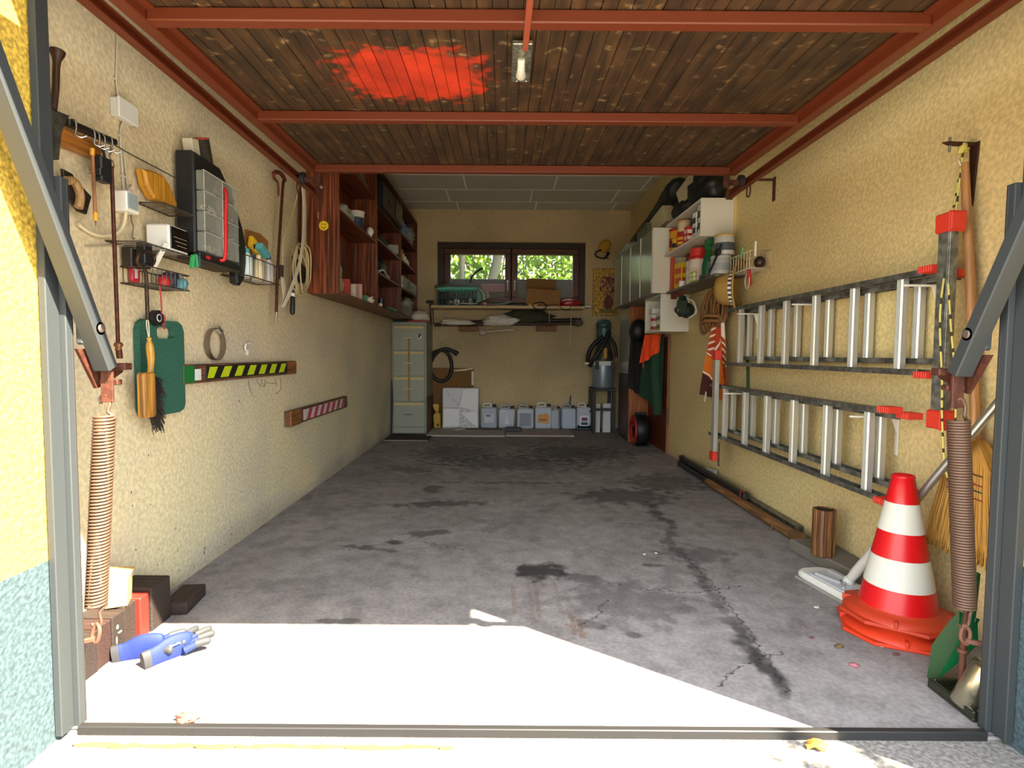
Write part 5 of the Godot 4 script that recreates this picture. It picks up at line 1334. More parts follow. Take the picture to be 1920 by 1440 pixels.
	var ws := Transform3D(Basis(Vector3.RIGHT, -0.03), V(-0.52, fy, -5.50))
	var wc := mat("d7d6d3", 0.6, 0, DENT_W, 2.0)
	var s := sh()
	s.xf = ws
	s.box(V(0, 0.245, 0), V(0.44, 0.49, 0.16), 0.006)
	part(t, "carton", s, wc)
	for q in [[V2(-0.215, 0.255), V2(-0.02, 0.25), V2(-0.215, 0.48)], [V2(-0.01, 0.26), V2(0.21, 0.20), V2(0.215, 0.48), V2(0.03, 0.475)], [V2(-0.005, 0.19), V2(0.205, 0.205), V2(0.21, 0.02), V2(0.19, 0.02)], [V2(-0.21, 0.24), V2(-0.015, 0.235), V2(-0.012, 0.03), V2(-0.21, 0.015)], [V2(-0.19, 0.485), V2(0.02, 0.49), V2(-0.02, 0.29)]]:
		s = sh()
		s.xf = ws
		var n := rand(0.0015, 0.006)
		s.prism(q, 0.08, 0.08 + n + 0.002, 0.001)
		part(t, "flap", s, mat(["e4e2de", "cdccca", "dedcd8"][int(n * 1000) % 3], 0.4))
	t = thing("spray_bottle", "yellow trigger spray bottle standing between the filing cabinet and the white carton", "bottle")
	var b := V(-0.81, fy, -5.46)
	part(t, "bottle", sh().prism([V2(-0.03, 0), V2(0.045, 0), V2(0.05, 0.10), V2(0.045, 0.17), V2(0.02, 0.20), V2(-0.01, 0.20), V2(-0.045, 0.16), V2(-0.045, 0.10)], -0.035, 0.035, 0.01, Transform3D(Basis(), b)), mat("b98f12", 0.4))
	part(t, "trigger", sh().prism([V2(-0.01, 0.20), V2(0.02, 0.20), V2(0.03, 0.28), V2(0.0, 0.30), V2(-0.05, 0.29), V2(-0.05, 0.26), V2(-0.03, 0.22)], -0.015, 0.015, 0.005, Transform3D(Basis(), b)), mat("c99b1a", 0.4))
	part(t, "label", sh().span(b + V(0.0, 0.025, 0.0352), b + V(0.03, 0.055, 0.037)), mat("3a2a0c", 0.5))
	var milky := mat("b3b8c0", 0.35)
	var milky2 := mat("a2a8b0", 0.3)
	var cz := -5.50
	var jc := jerrycan(V(-0.175, fy, cz), 0.20, 0.30, 0.13, 0.0, mat("9aa3ac", 0.3), white, "translucent canister with a white paper label, right of the white carton")
	decal(jc, "label", V(-0.175, fy, cz), 0.0, -0.055, 0.07, 0.06, 0.18, 0.0655, mat("c9ccd4", 0.6))
	decal(jc, "print", V(-0.175, fy, cz), 0.0, -0.035, 0.145, 0.02, 0.165, 0.0672, mat("5a6478", 0.6))
	jc = jerrycan(V(0.045, fy, cz), 0.205, 0.28, 0.13, 0.0, milky, milky, "milky canister printed with a white bottle shape, second from the white carton")
	s = sh()
	s.xf = Transform3D(Basis(), V(0.045, fy, cz))
	s.prism([V2(-0.018, 0.05), V2(0.018, 0.05), V2(0.018, 0.12), V2(0.008, 0.14), V2(0.006, 0.18), V2(-0.006, 0.18), V2(-0.008, 0.14), V2(-0.018, 0.12)], 0.0655, 0.067)
	part(jc, "print", s, mat("d5d8de", 0.5))
	jc = jerrycan(V(0.27, fy, cz), 0.205, 0.285, 0.13, 0.0, milky, milky, "milky canister with a large dull grey label, third from the white carton")
	decal(jc, "label", V(0.27, fy, cz), 0.0, -0.07, 0.03, 0.07, 0.19, 0.0655, mat("8b939c", 0.6))
	decal(jc, "seam", V(0.27, fy, cz), 0.0, -0.002, 0.03, 0.002, 0.19, 0.0672, mat("767e88", 0.6))
	jc = jerrycan(V(0.49, fy, cz), 0.205, 0.31, 0.13, 0.0, milky, white, "milky canister with an orange label, in the middle of the row")
	s = sh()
	s.xf = Transform3D(Basis(), V(0.49, fy, cz))
	s.prism([V2(-0.07, 0.08), V2(0.065, 0.06), V2(0.07, 0.16), V2(0.03, 0.19), V2(-0.02, 0.175), V2(-0.06, 0.18)], 0.0655, 0.067)
	part(jc, "label", s, mat("d08f2c", 0.5))
	decal(jc, "print", V(0.49, fy, cz), 0.0, -0.05, 0.10, 0.04, 0.12, 0.0672, mat("8a5a20", 0.5))
	jc = jerrycan(V(0.655, fy, cz), 0.20, 0.27, 0.10, 1.25, milky, milky, "milky canister turned edge-on with a green side, right of the orange-labelled one")
	decal(jc, "side_label", V(0.655, fy, cz), 1.25, -0.08, 0.04, 0.08, 0.16, -0.0525, mat("4c6b3a", 0.6))
	jc = jerrycan(V(0.80, fy, cz), 0.175, 0.29, 0.13, 0.0, mat("aeb9c6", 0.3), milky2, "plain pale canister with bluish liquid, in front of the blue funnel")
	solo("blue_funnel", "slim slate-blue plastic funnel standing upside down behind the canisters", "funnel", sh().lathe([Vector2(0.05, 0), Vector2(0.05, 0.005), Vector2(0.02, 0.28), Vector2(0.012, 0.30), Vector2(0.006, 0.40), Vector2(0, 0.40)], 14, Transform3D(Basis(Vector3.BACK, -0.1), V(0.80, fy, -5.60))), mat("4b6480", 0.5))
	jc = jerrycan(V(0.985, fy, cz), 0.18, 0.31, 0.13, 0.0, mat("b6bcc2", 0.3), white, "screen-wash canister with teal liquid and a white label, rightmost of the row")
	decal(jc, "liquid", V(0.985, fy, cz), 0.0, -0.08, 0.008, 0.08, 0.05, 0.0635, mat("2f7d90", 0.3))
	decal(jc, "label", V(0.985, fy, cz), 0.0, -0.055, 0.035, 0.06, 0.165, 0.0655, mat("d9dde0", 0.5))
	decal(jc, "print", V(0.985, fy, cz), 0.0, -0.03, 0.10, 0.04, 0.14, 0.0672, mat("6c2a2a", 0.5))
	decal(jc, "print", V(0.985, fy, cz), 0.0, -0.035, 0.05, 0.045, 0.085, 0.0672, mat("24434c", 0.5))
	t = thing("floor_squeegee", "black floor squeegee head with a short upright stick on the floor before the canisters", "squeegee")
	part(t, "head", sh().prism([V2(-0.10, 0), V2(0.10, 0), V2(0.10, 0.03), V2(0.085, 0.05), V2(-0.085, 0.05), V2(-0.10, 0.03)], -0.03, 0.03, 0.006, Transform3D(Basis(), V(0.12, fy, -5.20))), black)
	part(t, "stick", sh().rod(V(0.13, fy + 0.045, -5.20), V(0.135, fy + 0.21, -5.21), 0.006, 8, 0.002), black)
	t = thing("spatula", "white scraper with a thin black handle lying before the white carton", "scraper")
	part(t, "blade", sh().prism([V2(-0.06, 0), V2(0.06, 0.004), V2(0.07, 0.016), V2(-0.05, 0.022), V2(-0.065, 0.012)], -0.04, 0.04, 0.003, Transform3D(Basis(), V(-0.52, fy, -5.30))), mat("9a9a9a", 0.5))
	part(t, "handle", sh().rod(V(-0.45, fy + 0.01, -5.30), V(0.0, fy + 0.014, -5.27), 0.007, 8), black)
	# filing cabinet
	t = thing("filing_cabinet", "grey-green four-drawer steel filing cabinet in the back left corner", "filing cabinet")
	var body := mat("8f9380", 0.5)
	var c0 := -1.285
	var c1 := -0.885
	part(t, "carcass", sh().span(V(c0, 0.0, -5.62), V(c1, 1.285, -5.085), 0.003), body)
	var face := mat("9a9d8a", 0.45)
	var strip := mat("cdb878", 0.6)
	var rib := [1.245, 0.955, 0.66, 0.365]
	for k in 4:
		var d := part(t, "drawer", sh().span(V(c0 + 0.022, rib[k] - 0.283, -5.087), V(c1 - 0.022, rib[k], -5.068), 0.003), face)
		part(d, "tape_strip", sh().span(V(c0 + 0.03, rib[k] - 0.036, -5.069), V(c1 - 0.035, rib[k] - 0.008, -5.066)), strip)
		var hx := -1.085
		part(d, "handle", sh().span(V(hx - 0.06, rib[k] - 0.148, -5.068), V(hx + 0.04, rib[k] - 0.136, -5.058), 0.003), mat("c9c3a4" if k < 3 else "6f756c", 0.35, 0.6))
		if k < 3: part(d, "rust_tape", sh().span(V(hx - 0.012, rib[k] - 0.282, -5.0675), V(hx + 0.012, rib[k] - (0.142 if k == 0 else 0.001), -5.0655)), mat("9c7a3a", 0.7))
	part(t, "plinth", sh().span(V(c0 + 0.022, 0.008, -5.087), V(c1 - 0.022, 0.07, -5.07), 0.003), face)
	var stick := part(t, "sticker", sh().cyl(V(-0.965, 1.115, -5.0675), 0.026, 0.0012, 14, Basis(Vector3.RIGHT, PI / 2), 0.0003), mat("d6d2c4", 0.5))
	part(stick, "print", sh().ball(V(-0.968, 1.122, -5.066), V(0.012, 0.02, 0.0008), 10).ball(V(-0.955, 1.14, -5.066), V(0.014, 0.01, 0.0008), 10), black)
	solo("red_folder", "flat red folder lying on top of the filing cabinet", "folder", sh().span(V(-1.10, 1.286, -5.45), V(-0.90, 1.304, -5.10), 0.003), mat("a51e22", 0.5))
	solo("black_case", "flat black case on the left half of the filing cabinet's top", "case", sh().span(V(-1.27, 1.286, -5.50), V(-1.11, 1.312, -5.14), 0.004), mat("1a1414", 0.5))
	solo("white_sack", "soft white plastic sack slumped on the red folder atop the filing cabinet", "bag", crumpled(V(-1.005, 1.305, -5.28), V(0.27, 0.12, 0.22), 71, 0.16, 14), mat("cfc6b8", 0.5))
	solo("umbrella", "furled dark blue umbrella standing between the left wall and the filing cabinet", "umbrella", sh().tube([V(-1.277, 0.0, -5.0), V(-1.276, 0.05, -5.0), V(-1.272, 0.4, -5.02), V(-1.278, 0.62, -5.04)], [0.004, 0.01, 0.012, 0.006], 10), mat("23243f", 0.6))
	solo("brown_panel", "narrow brown board leaning against the right side of the filing cabinet", "board", sh().span(V(-0.878, 0.0, -5.55), V(-0.868, 0.42, -5.04), 0.001), mat("6a4630", 0.7, 0, WEAR, 3.0))
	solo("grey_pipe_stub", "stub of grey metal pipe on the wall right of the filing cabinet's top", "pipe", sh().tube(smooth([Vector3(-0.916, 1.569, 0.04), Vector3(-0.895, 1.47, 0.05), Vector3(-0.884, 1.287, 0.04)], 4), 0.02, 10).rod(Vector3(-0.957, 1.563, 0.03), Vector3(-0.874, 1.561, 0.06), 0.02, 10), mat("6a6450", 0.4, 0.6), "", BW)
	t = thing("door_mat", "thin dark brown mat with a pale front edge before the filing cabinet", "mat")
	part(t, "mat", sh().prism([V2(-1.27, 4.55), V2(-0.79, 4.55), V2(-0.80, 5.0), V2(-1.27, 5.0)], 0.0, 0.008, 0.001, Transform3D(Basis(Vector3.RIGHT, -PI / 2), Vector3.ZERO)), mat("43352f", 0.95, 0, GRIT, 4.0))
	part(t, "edge", sh().span(V(-1.27, 0.0, -4.55), V(-0.80, 0.009, -4.535)), mat("8d8a7c", 0.7))
	# picture and cap
	t = thing("flower_picture", "unframed painting of pink flowers in a vase on a yellow ground", "painting", "", BW)
	var p0: Vector2 = Vector2(1.100, 1.407)
	var p1: Vector2 = Vector2(1.401, 1.992)
	part(t, "panel", sh().span(V(p0.x, p0.y, 0.003), V(p1.x, p1.y, 0.016), 0.001), mat("6b5426", 0.7))
	var canvas := StandardMaterial3D.new()
	canvas.albedo_texture = ImageTexture.create_from_image(flower_image(128, 220)); canvas.roughness = 0.7
	s = sh()
	s.quad(V(p0.x + 0.004, p0.y + 0.004, 0.0165), V(p1.x - 0.004, p0.y + 0.004, 0.0165), V(p1.x - 0.004, p1.y - 0.004, 0.0165), V(p0.x + 0.004, p1.y - 0.004, 0.0165))
	part(t, "canvas", s, canvas)
	t = thing("peaked_cap", "mustard-yellow peaked cap with a dark brim hanging above the flower picture", "cap", "", BW)
	var cc: Vector3 = Vector3(1.227, 2.247, 0.08)
	part(t, "crown", sh().ball(cc, V(0.07, 0.085, 0.06), 16, Basis(Vector3.BACK, -0.6)), mat("b8891f", 0.8))
	part(t, "brim", sh().tube(smooth([cc + V(-0.05, -0.05, 0.04), cc + V(-0.11, -0.08, 0.05), cc + V(-0.12, -0.12, 0.05), cc + V(-0.06, -0.15, 0.05), cc + V(0.04, -0.15, 0.05)], 5), 0.01, 8), mat("2a2420", 0.7))
	t = thing("clip_lamp", "small dark metal clip with a shiny tip hanging under the yellow cap", "clip", "", BW)
	part(t, "arm", sh().tube(smooth([Vector3(1.271, 2.166, 0.1), Vector3(1.235, 2.111, 0.12), Vector3(1.202, 2.077, 0.13)], 4), [0.02, 0.022, 0.02, 0.016, 0.014, 0.01, 0.008, 0.004, 0.004], 10), mat("3c3834", 0.3, 0.6))
	solo("wall_stub", "short white wall plug sticking out of the back wall beside the vacuum cleaner", "plug", sh().rod(Vector3(1.169, 1.223, 0.02), Vector3(1.17, 1.17, 0.02), 0.012, 8), mat("d8d0bc", 0.6), "", BW)
	# stool with the vacuum cleaner on it
	t = thing("step_stool", "black wooden stool carrying the vacuum cleaner in the back right corner", "stool")
	var st := mat("1b1615", 0.5)
	var sx0 := 1.04
	var sx1 := 1.31
	part(t, "seat", sh().span(V(sx0, 0.50, -5.48), V(sx1, 0.535, -5.14), 0.004), st)
	for q in [V(sx0 + 0.02, 0, -5.16), V(sx1 - 0.02, 0, -5.16), V(sx0 + 0.02, 0, -5.46), V(sx1 - 0.02, 0, -5.46)]:
		part(t, "leg", sh().beam(q + V(0, 0.0, 0), q + V(0.0, 0.50, 0), 0.036, 0.036, 0.003, Vector3.BACK), st)
	part(t, "rung", sh().span(V(sx0 + 0.02, 0.27, -5.17), V(sx1 - 0.02, 0.30, -5.15), 0.002), st)
	part(t, "rung", sh().span(V(sx0 + 0.01, 0.22, -5.46), V(sx0 + 0.03, 0.25, -5.16), 0.002), st)
	t = thing("vacuum_cleaner", "silver drum vacuum cleaner with a teal-lidded motor head standing on the black stool", "vacuum cleaner")
	var vc := V(1.185, 0.535, -5.31)
	part(t, "drum", sh().lathe([Vector2(0, 0), Vector2(0.125, 0), Vector2(0.128, 0.01), Vector2(0.13, 0.26), Vector2(0.13, 0.27)], 24, Transform3D(Basis(), vc)), mat("7f8c94", 0.35, 0.4))
	part(t, "rim", sh().lathe([Vector2(0.131, 0.262), Vector2(0.137, 0.268), Vector2(0.137, 0.30), Vector2(0.128, 0.315), Vector2(0, 0.32)], 24, Transform3D(Basis(), vc)), mat("d8d8cf", 0.5))
	part(t, "motor_cover", sh().lathe([Vector2(0.12, 0.31), Vector2(0.11, 0.40), Vector2(0.085, 0.48), Vector2(0.08, 0.56)], 24, Transform3D(Basis(), vc)), mat("3a3832", 0.4))
	part(t, "motor_head", sh().lathe([Vector2(0.08, 0.55), Vector2(0.085, 0.56), Vector2(0.085, 0.70), Vector2(0.085, 0.70), Vector2(0.09, 0.70), Vector2(0.088, 0.76), Vector2(0.06, 0.80), Vector2(0, 0.81)], 24, Transform3D(Basis(), vc)), mat("38555a", 0.4))
	part(t, "switch_box", sh().span(vc + V(-0.02, 0.345, 0.10), vc + V(0.02, 0.47, 0.14), 0.004), mat("b58a1e", 0.5))
	for q in [-0.09, 0.09]: part(t, "clip", sh().span(vc + V(q - 0.02, 0.22, 0.105), vc + V(q + 0.02, 0.31, 0.125), 0.004), black)
	part(t, "hose", sh().tube(smooth([vc + V(-0.02, 0.60, 0.08), vc + V(-0.12, 0.52, 0.09), vc + V(-0.18, 0.42, 0.08), vc + V(-0.19, 0.30, 0.05), vc + V(-0.15, 0.26, 0.08)], 6), 0.026, 10).tube(smooth([vc + V(0.05, 0.66, 0.10), vc + V(-0.03, 0.50, 0.14), vc + V(-0.12, 0.36, 0.14), vc + V(-0.17, 0.28, 0.10)], 6), 0.026, 10).tube(smooth([vc + V(0.06, 0.60, 0.06), vc + V(0.12, 0.50, 0.08), vc + V(0.14, 0.36, 0.08)], 6), 0.018, 8), mat("161414", 0.5))
	part(t, "nozzle", sh().rod(vc + V(-0.17, 0.29, 0.10), vc + V(-0.235, 0.285, 0.10), 0.014, 10), mat("ddd8cc", 0.5))
	for k in 2:
		solo("leaning_board", ["white laminated board leaning under the stool, left of its front leg", "white laminated board leaning under the stool, right of its front leg"][k], "board", sh().span(V(1.065 + 0.125 * k, 0.0, -5.31), V(1.155 + 0.04 * k + 0.085 * k, 0.345, -5.29), 0.002), mat("cfcfca", 0.5), "white boards under the stool")
	t = thing("paint_can", "small white paint can with a dark printed band under the stool", "can")
	var pc := V(1.25, 0.0, -5.40)
	part(t, "can", sh().lathe([Vector2(0, 0), Vector2(0.055, 0), Vector2(0.057, 0.004), Vector2(0.057, 0.19), Vector2(0.06, 0.195), Vector2(0.06, 0.205), Vector2(0.05, 0.205), Vector2(0.05, 0.195), Vector2(0, 0.195)], 20, Transform3D(Basis(), pc)), mat("a9a6ae", 0.4))
	part(t, "print", sh().lathe([Vector2(0.058, 0.06), Vector2(0.058, 0.15)], 8, Transform3D(Basis(), pc), 1, 1, -0.5, 1.2), mat("33304a", 0.5))

func flower_image(w: int, h: int) -> Image:
	var img := Image.create(w, h, false, Image.FORMAT_RGB8)
	var f := FastNoiseLite.new()
	f.seed = 77; f.frequency = 0.06; f.fractal_octaves = 3
	for y in h:
		for x in w:
			var n := f.get_noise_2d(x, y)
			img.set_pixel(x, y, Color(0.74, 0.58, 0.24) * (0.95 + 0.45 * n))
	var r := RandomNumberGenerator.new()
	r.seed = 5
	for k in 130:
		var a := r.randf() * TAU
		var d := sqrt(r.randf()) * 0.9
		var c := Vector2(w * 0.60 + cos(a) * d * w * 0.36, h * 0.36 + sin(a) * d * h * 0.24)
		var size := r.randf_range(3, 9)
		var hue: Color = [Color(0.62, 0.35, 0.36), Color(0.74, 0.52, 0.48), Color(0.35, 0.18, 0.17), Color(0.30, 0.28, 0.12), Color(0.55, 0.24, 0.28)][k % 5]
		for y in range(maxi(0, int(c.y - size)), mini(h, int(c.y + size))):
			for x in range(maxi(0, int(c.x - size)), mini(w, int(c.x + size))):
				if Vector2(x, y).distance_to(c) < size * (0.8 + 0.4 * f.get_noise_2d(x * 5, y * 5)): img.set_pixel(x, y, hue * r.randf_range(0.85, 1.1))
	for y in range(int(h * 0.58), int(h * 0.88)):
		var half := w * (0.09 + 0.12 * sin((y / float(h) - 0.58) / 0.30 * PI))
		for x in range(maxi(0, int(w * 0.66 - half)), mini(w, int(w * 0.66 + half))): img.set_pixel(x, y, Color(0.36, 0.20, 0.13) * (0.8 + 0.5 * (x / float(w))))
	for y in range(int(h * 0.86), int(h * 0.95)):
		for x in range(int(w * 0.30), w): img.set_pixel(x, y, Color(0.55, 0.46, 0.30) * (0.85 + 0.4 * f.get_noise_2d(x * 2, y * 2)))
	return img


# ---- right wall: in its frame x is the world's z, so the door lies towards larger x ----
func ladder_section(t: Node3D, u0: float, u1: float, lo: float, hi: float, w: float, rungs: Array, alu: Material, caps: Material) -> void:
	for y in [lo, hi]:
		var q := 1.0 if y == lo else -1.0
		part(t, "rail", sh().span(V(u0, y - 0.003, w - 0.024), V(u1, y + 0.003, w + 0.024), 0.001).span(V(u0, y, w + 0.018), V(u1, y + q * 0.018, w + 0.024), 0.001).span(V(u0, y, w - 0.024), V(u1, y + q * 0.018, w - 0.018), 0.001), mat("7d7b72", 0.4, 0.5, WEAR, 3.0))  # darker than the rungs: shadow and dark reflections put into the colour, besides dirt
		var s := sh().span(V(u1 - 0.02, y - 0.009, w - 0.026), V(u1 + 0.045, y + 0.009, w + 0.026), 0.004)
		for k in 6: s.span(V(u1 - 0.012 + 0.011 * k, y - 0.012, w - 0.028), V(u1 - 0.007 + 0.011 * k, y + 0.012, w + 0.028), 0.002)
		part(t, "foot", s, caps, "ribbed red plastic foot")
	for u in rungs:
		var s := sh().span(V(u - 0.015, lo, w - 0.015), V(u + 0.015, hi, w + 0.015), 0.005)
		for e in [-0.009, -0.003, 0.003, 0.009]: s.span(V(u + e - 0.001, lo + 0.004, w + 0.014), V(u + e + 0.001, hi - 0.004, w + 0.0165))
		part(t, "rung", s, alu)

func tin(called: String, label: String, cat: String, c: Vector3, r: float, h: float, body: String, band: String, lid: String, group := "products on the right wall shelves") -> Node3D:
	var t := thing(called, label, cat, group, RW)
	part(t, "body", sh().lathe([Vector2(0, 0), Vector2(r - 0.002, 0), Vector2(r, 0.003), Vector2(r, h - 0.004), Vector2(r - 0.003, h), Vector2(r - 0.003, h), Vector2(0, h)], 20, Transform3D(Basis(), c)), mat(body, 0.4))
	part(t, "band", sh().lathe([Vector2(r + 0.0006, h * 0.2), Vector2(r + 0.0006, h * 0.62)], 20, Transform3D(Basis(), c)), mat(band, 0.45))
	part(t, "lid", sh().lathe([Vector2(r + 0.002, h - 0.01), Vector2(r + 0.003, h - 0.005), Vector2(r + 0.003, h + 0.008), Vector2(r - 0.004, h + 0.011), Vector2(0, h + 0.009)], 20, Transform3D(Basis(), c)), mat(lid, 0.4))
	return t

func pack(label: String, c: Vector3, size: Vector3, turn: float, body: String, print_col: String, group := "products on the right wall shelves") -> Node3D:
	var t := thing("packet", label, "packet", group, RW)
	var b := Basis(Vector3.UP, turn)
	part(t, "carton", sh().box(c + V(0, size.y / 2, 0), size, 0.003, b), mat(body, 0.5))
	for k in 2:
		var s := sh()
		s.xf = Transform3D(b, c)
		var y0 := size.y * (0.2 + 0.38 * k)
		s.span(V(-size.x * 0.4, y0, -size.z / 2 - 0.001), V(size.x * 0.4, y0 + size.y * 0.22, size.z / 2 + 0.001))
		s.span(V(-size.x / 2 - 0.001, y0, -size.z * 0.4), V(size.x / 2 + 0.001, y0 + size.y * 0.22, size.z * 0.4))
		part(t, "print", s, mat(print_col, 0.5))
	return t

func build_right() -> void:
	var black := mat("151618", 0.5)
	var white := mat("e6e1d0", 0.5)
	var alu := mat("c3c2b8", 0.35, 0.6)
	var caps := mat("d23a26", 0.5)
	var wire_w := mat("e4dcc6", 0.4)
	var rust := mat("52301f", 0.6, 0.4, WEAR, 6.0)
	# ladders
	var t := thing("ladder", "upper aluminium extension ladder hung level on the right wall, under the straw hat", "ladder", "aluminium ladders on the right wall", RW)
	ladder_section(t, -2.32, -0.62, 0.866, 1.228, 0.090, [-2.132, -1.856, -1.579, -1.305, -1.019, -0.739], alu, caps)
	ladder_section(t, -2.26, -0.58, 0.905, 1.208, 0.032, [-2.14, -1.859, -1.578, -1.297, -1.011, -0.731], alu, caps)
	part(t, "stabiliser", sh().span(V(-0.548, 0.71, 0.085), V(-0.500, 1.37, 0.118), 0.003).span(V(-0.500, 0.71, 0.105), V(-0.493, 1.37, 0.12), 0.001), mat("8f8f84", 0.4, 0.5, WEAR, 4.0))
	for y in [0.69, 1.335]: part(t, "stabiliser_cap", sh().span(V(-0.556, y, 0.075), V(-0.488, y + 0.062, 0.126), 0.005).span(V(-0.484, y + 0.004, 0.078), V(-0.488, y + 0.058, 0.124), 0.001).span(V(-0.496, y - 0.002, 0.073), V(-0.49, y + 0.064, 0.128), 0.001), caps, "red plastic end cap")
	t = thing("ladder", "lower aluminium extension ladder hung on the right wall, behind the traffic cone", "ladder", "aluminium ladders on the right wall", RW)
	ladder_section(t, -2.42, -0.72, 0.397, 0.735, 0.145, [-2.202, -1.906, -1.638, -1.364, -1.088, -0.811], alu, caps)
	ladder_section(t, -2.30, -0.70, 0.440, 0.716, 0.087, [-2.22, -1.936, -1.657, -1.38, -1.107, -0.828], alu, caps)
	part(t, "stabiliser", sh().span(V(-2.275, 0.27, 0.178), V(-2.225, 0.93, 0.205), 0.003), alu)
	for y in [0.25, 0.90]: part(t, "stabiliser_cap", sh().span(V(-2.285, y, 0.17), V(-2.212, y + 0.06, 0.212), 0.005), caps, "red plastic end cap")
	var n := 0
	for q in [[-2.10, 1.20, "far end of the upper ladder"], [-1.45, 1.20, "middle of the upper ladder"], [-0.68, 1.20, "near end of the upper ladder"], [-2.12, 0.71, "far end of the lower ladder"], [-0.86, 0.71, "near end of the lower ladder"]]:
		t = thing("shelf_bracket", "white steel shelf bracket holding the %s" % q[2], "bracket", "white ladder brackets", RW)
		part(t, "arm", sh().span(V(q[0] - 0.008, q[1] - 0.022, 0.0), V(q[0] + 0.008, q[1] - 0.014, 0.19 if n > 2 else 0.13), 0.002), white)
		part(t, "wall_leg", sh().span(V(q[0] - 0.008, q[1] - 0.17, 0.0), V(q[0] + 0.008, q[1] - 0.014, 0.006), 0.002), white)
		part(t, "gusset", sh().prism([V2(0.006, 0.0), V2(0.03, 0.0), V2(0.006, -0.06)], -0.002, 0.002, 0.0, Transform3D(Basis(Vector3.UP, -PI / 2), V(q[0], q[1] - 0.022, 0.0))), white)
		n += 1
	# iron bracket, its ropes, the broom
	t = thing("iron_bracket", "dark iron L-bracket on the right wall near the door, tied with yellow rope", "bracket", "", RW)
	part(t, "arm", sh().tube([V(-0.556, 1.628, 0.0), V(-0.556, 1.632, 0.09), V(-0.556, 1.634, 0.112)], [0.009, 0.008, 0.002], 8), rust)
	part(t, "wall_leg", sh().prism([V2(-0.575, 1.635), V2(-0.57, 1.44), V2(-0.553, 1.43), V2(-0.538, 1.635)], 0.001, 0.007, 0.001), rust)
	part(t, "bolt", sh().rod(V(-0.556, 1.605, 0.088), V(-0.556, 1.652, 0.088), 0.004, 8), mat("8a8a7c", 0.4, 0.7))
	t = thing("yellow_rope", "yellow and black striped cord hanging in a long loop from the iron bracket", "rope", "", RW)
	for q in [[V(0, 0, 0), smooth([V(-0.545, 1.63, 0.05), V(-0.54, 1.40, 0.07), V(-0.50, 1.10, 0.135), V(-0.485, 0.85, 0.13), V(-0.47, 0.72, 0.135), V(-0.46, 0.55, 0.12), V(-0.465, 0.44, 0.05)], 14)], [V(0, 0, 0), smooth([V(-0.56, 1.63, 0.035), V(-0.555, 1.46, 0.06), V(-0.53, 1.30, 0.10), V(-0.47, 1.05, 0.125), V(-0.455, 0.85, 0.11), V(-0.46, 0.70, 0.10)], 16)]]:
		var s := sh()
		var pts: Array = q[1]
		for k in pts.size() - 1:
			s.tint = Color(0.06, 0.06, 0.04) if k % 4 == 3 else Color(1, 1, 1)
			s.tube([pts[k], pts[k + 1]], 0.0032, 7)
		part(t, "strand", s, mat("cfc46a", 0.7))
	part(t, "knot", crumpled(V(-0.556, 1.615, 0.045), V(0.03, 0.035, 0.03), 80, 0.4, 6, false), mat("c9bb5c", 0.8))
	t = thing("straw_broom", "straw broom with a long tan wooden handle, hung head down by the door", "broom", "", RW)
	part(t, "handle", sh().tube([V(-0.545, 1.565, 0.045), V(-0.50, 1.20, 0.045), V(-0.452, 0.74, 0.045), V(-0.445, 0.62, 0.045)], [0.0125, 0.014, 0.0145, 0.015], 14), wood("c08a50", 1, 0.5, 2.0, 0.75))
	part(t, "cord", sh().tube(smooth([V(-0.54, 1.555, 0.06), V(-0.548, 1.575, 0.062), V(-0.555, 1.57, 0.05)], 4), 0.003, 6), mat("d8d0b8", 0.8))
	var s := sh()
	var fr := RandomNumberGenerator.new()
	fr.seed = 12
	for k in 1500:                              # straw: bundled at the neck, swelling to shoulders, cut off below
		var a := fr.randf_range(-1, 1)
		var d := fr.randf_range(-1, 1)
		var foot := fr.randf_range(0.27, 0.31)
		s.tint = Color(1, 1, 1) * fr.randf_range(0.62, 1.15)
		var c := -0.445
		s.tube([V(c + a * 0.022, 0.665, 0.045 + d * 0.015), V(c + a * 0.095, 0.60 - 0.03 * a * a, 0.045 + d * 0.028), V(c + a * 0.102, 0.50, 0.045 + d * 0.03), V(c - 0.012 + a * 0.125, 0.40, 0.045 + d * 0.028), V(c - 0.02 + a * 0.142 + fr.randf_range(-0.01, 0.01), foot, 0.045 + d * 0.026)], [0.0025, 0.0026, 0.0024, 0.002, 0.0014], 3)
	part(t, "straw", s, mat("d39c45", 0.8)).set_meta("kind", "stuff")
	for q in [[0.565, "5c3a22"], [0.535, "8f3a22"], [0.515, "2f4a38"], [0.49, "8f3a22"]]:
		part(t, "stitching", sh().tube(oval(0, 0, 0.108, 0.036, 28).map(func(p): return V(-0.447 + p.x, q[0] - p.x * 0.10, 0.045 + p.y)), 0.0025, 5, true), mat(q[1], 0.7))
	# coat hooks, rope hank, hat, basket
	t = thing("wire_wall_basket", "white wire basket on the right wall above the upper ladder", "basket", "", RW)
	var u0 := -2.30
	var u1 := -1.95
	wire_shelf(t, u0, u1, 0.005, 0.12, 1.44, 9, wire_w, 0.10)
	solo("white_peg", "white clothes peg clipped on the rim of the white wire basket", "peg", sh().beam(Vector3(-1.899, 1.581, 0.12), Vector3(-1.9, 1.497, 0.12), 0.014, 0.012, 0.003, Vector3.BACK), white, "", RW)
	solo("green_peg", "green clothes peg at the far corner of the white wire basket", "peg", sh().beam(Vector3(-2.038, 1.574, 0.13), Vector3(-2.079, 1.522, 0.13), 0.014, 0.012, 0.003, Vector3.BACK), mat("6cae6a", 0.5), "", RW)
	t = thing("dark_ball", "dark plum-coloured knob sitting in the near end of the white wire basket", "knob", "", RW)
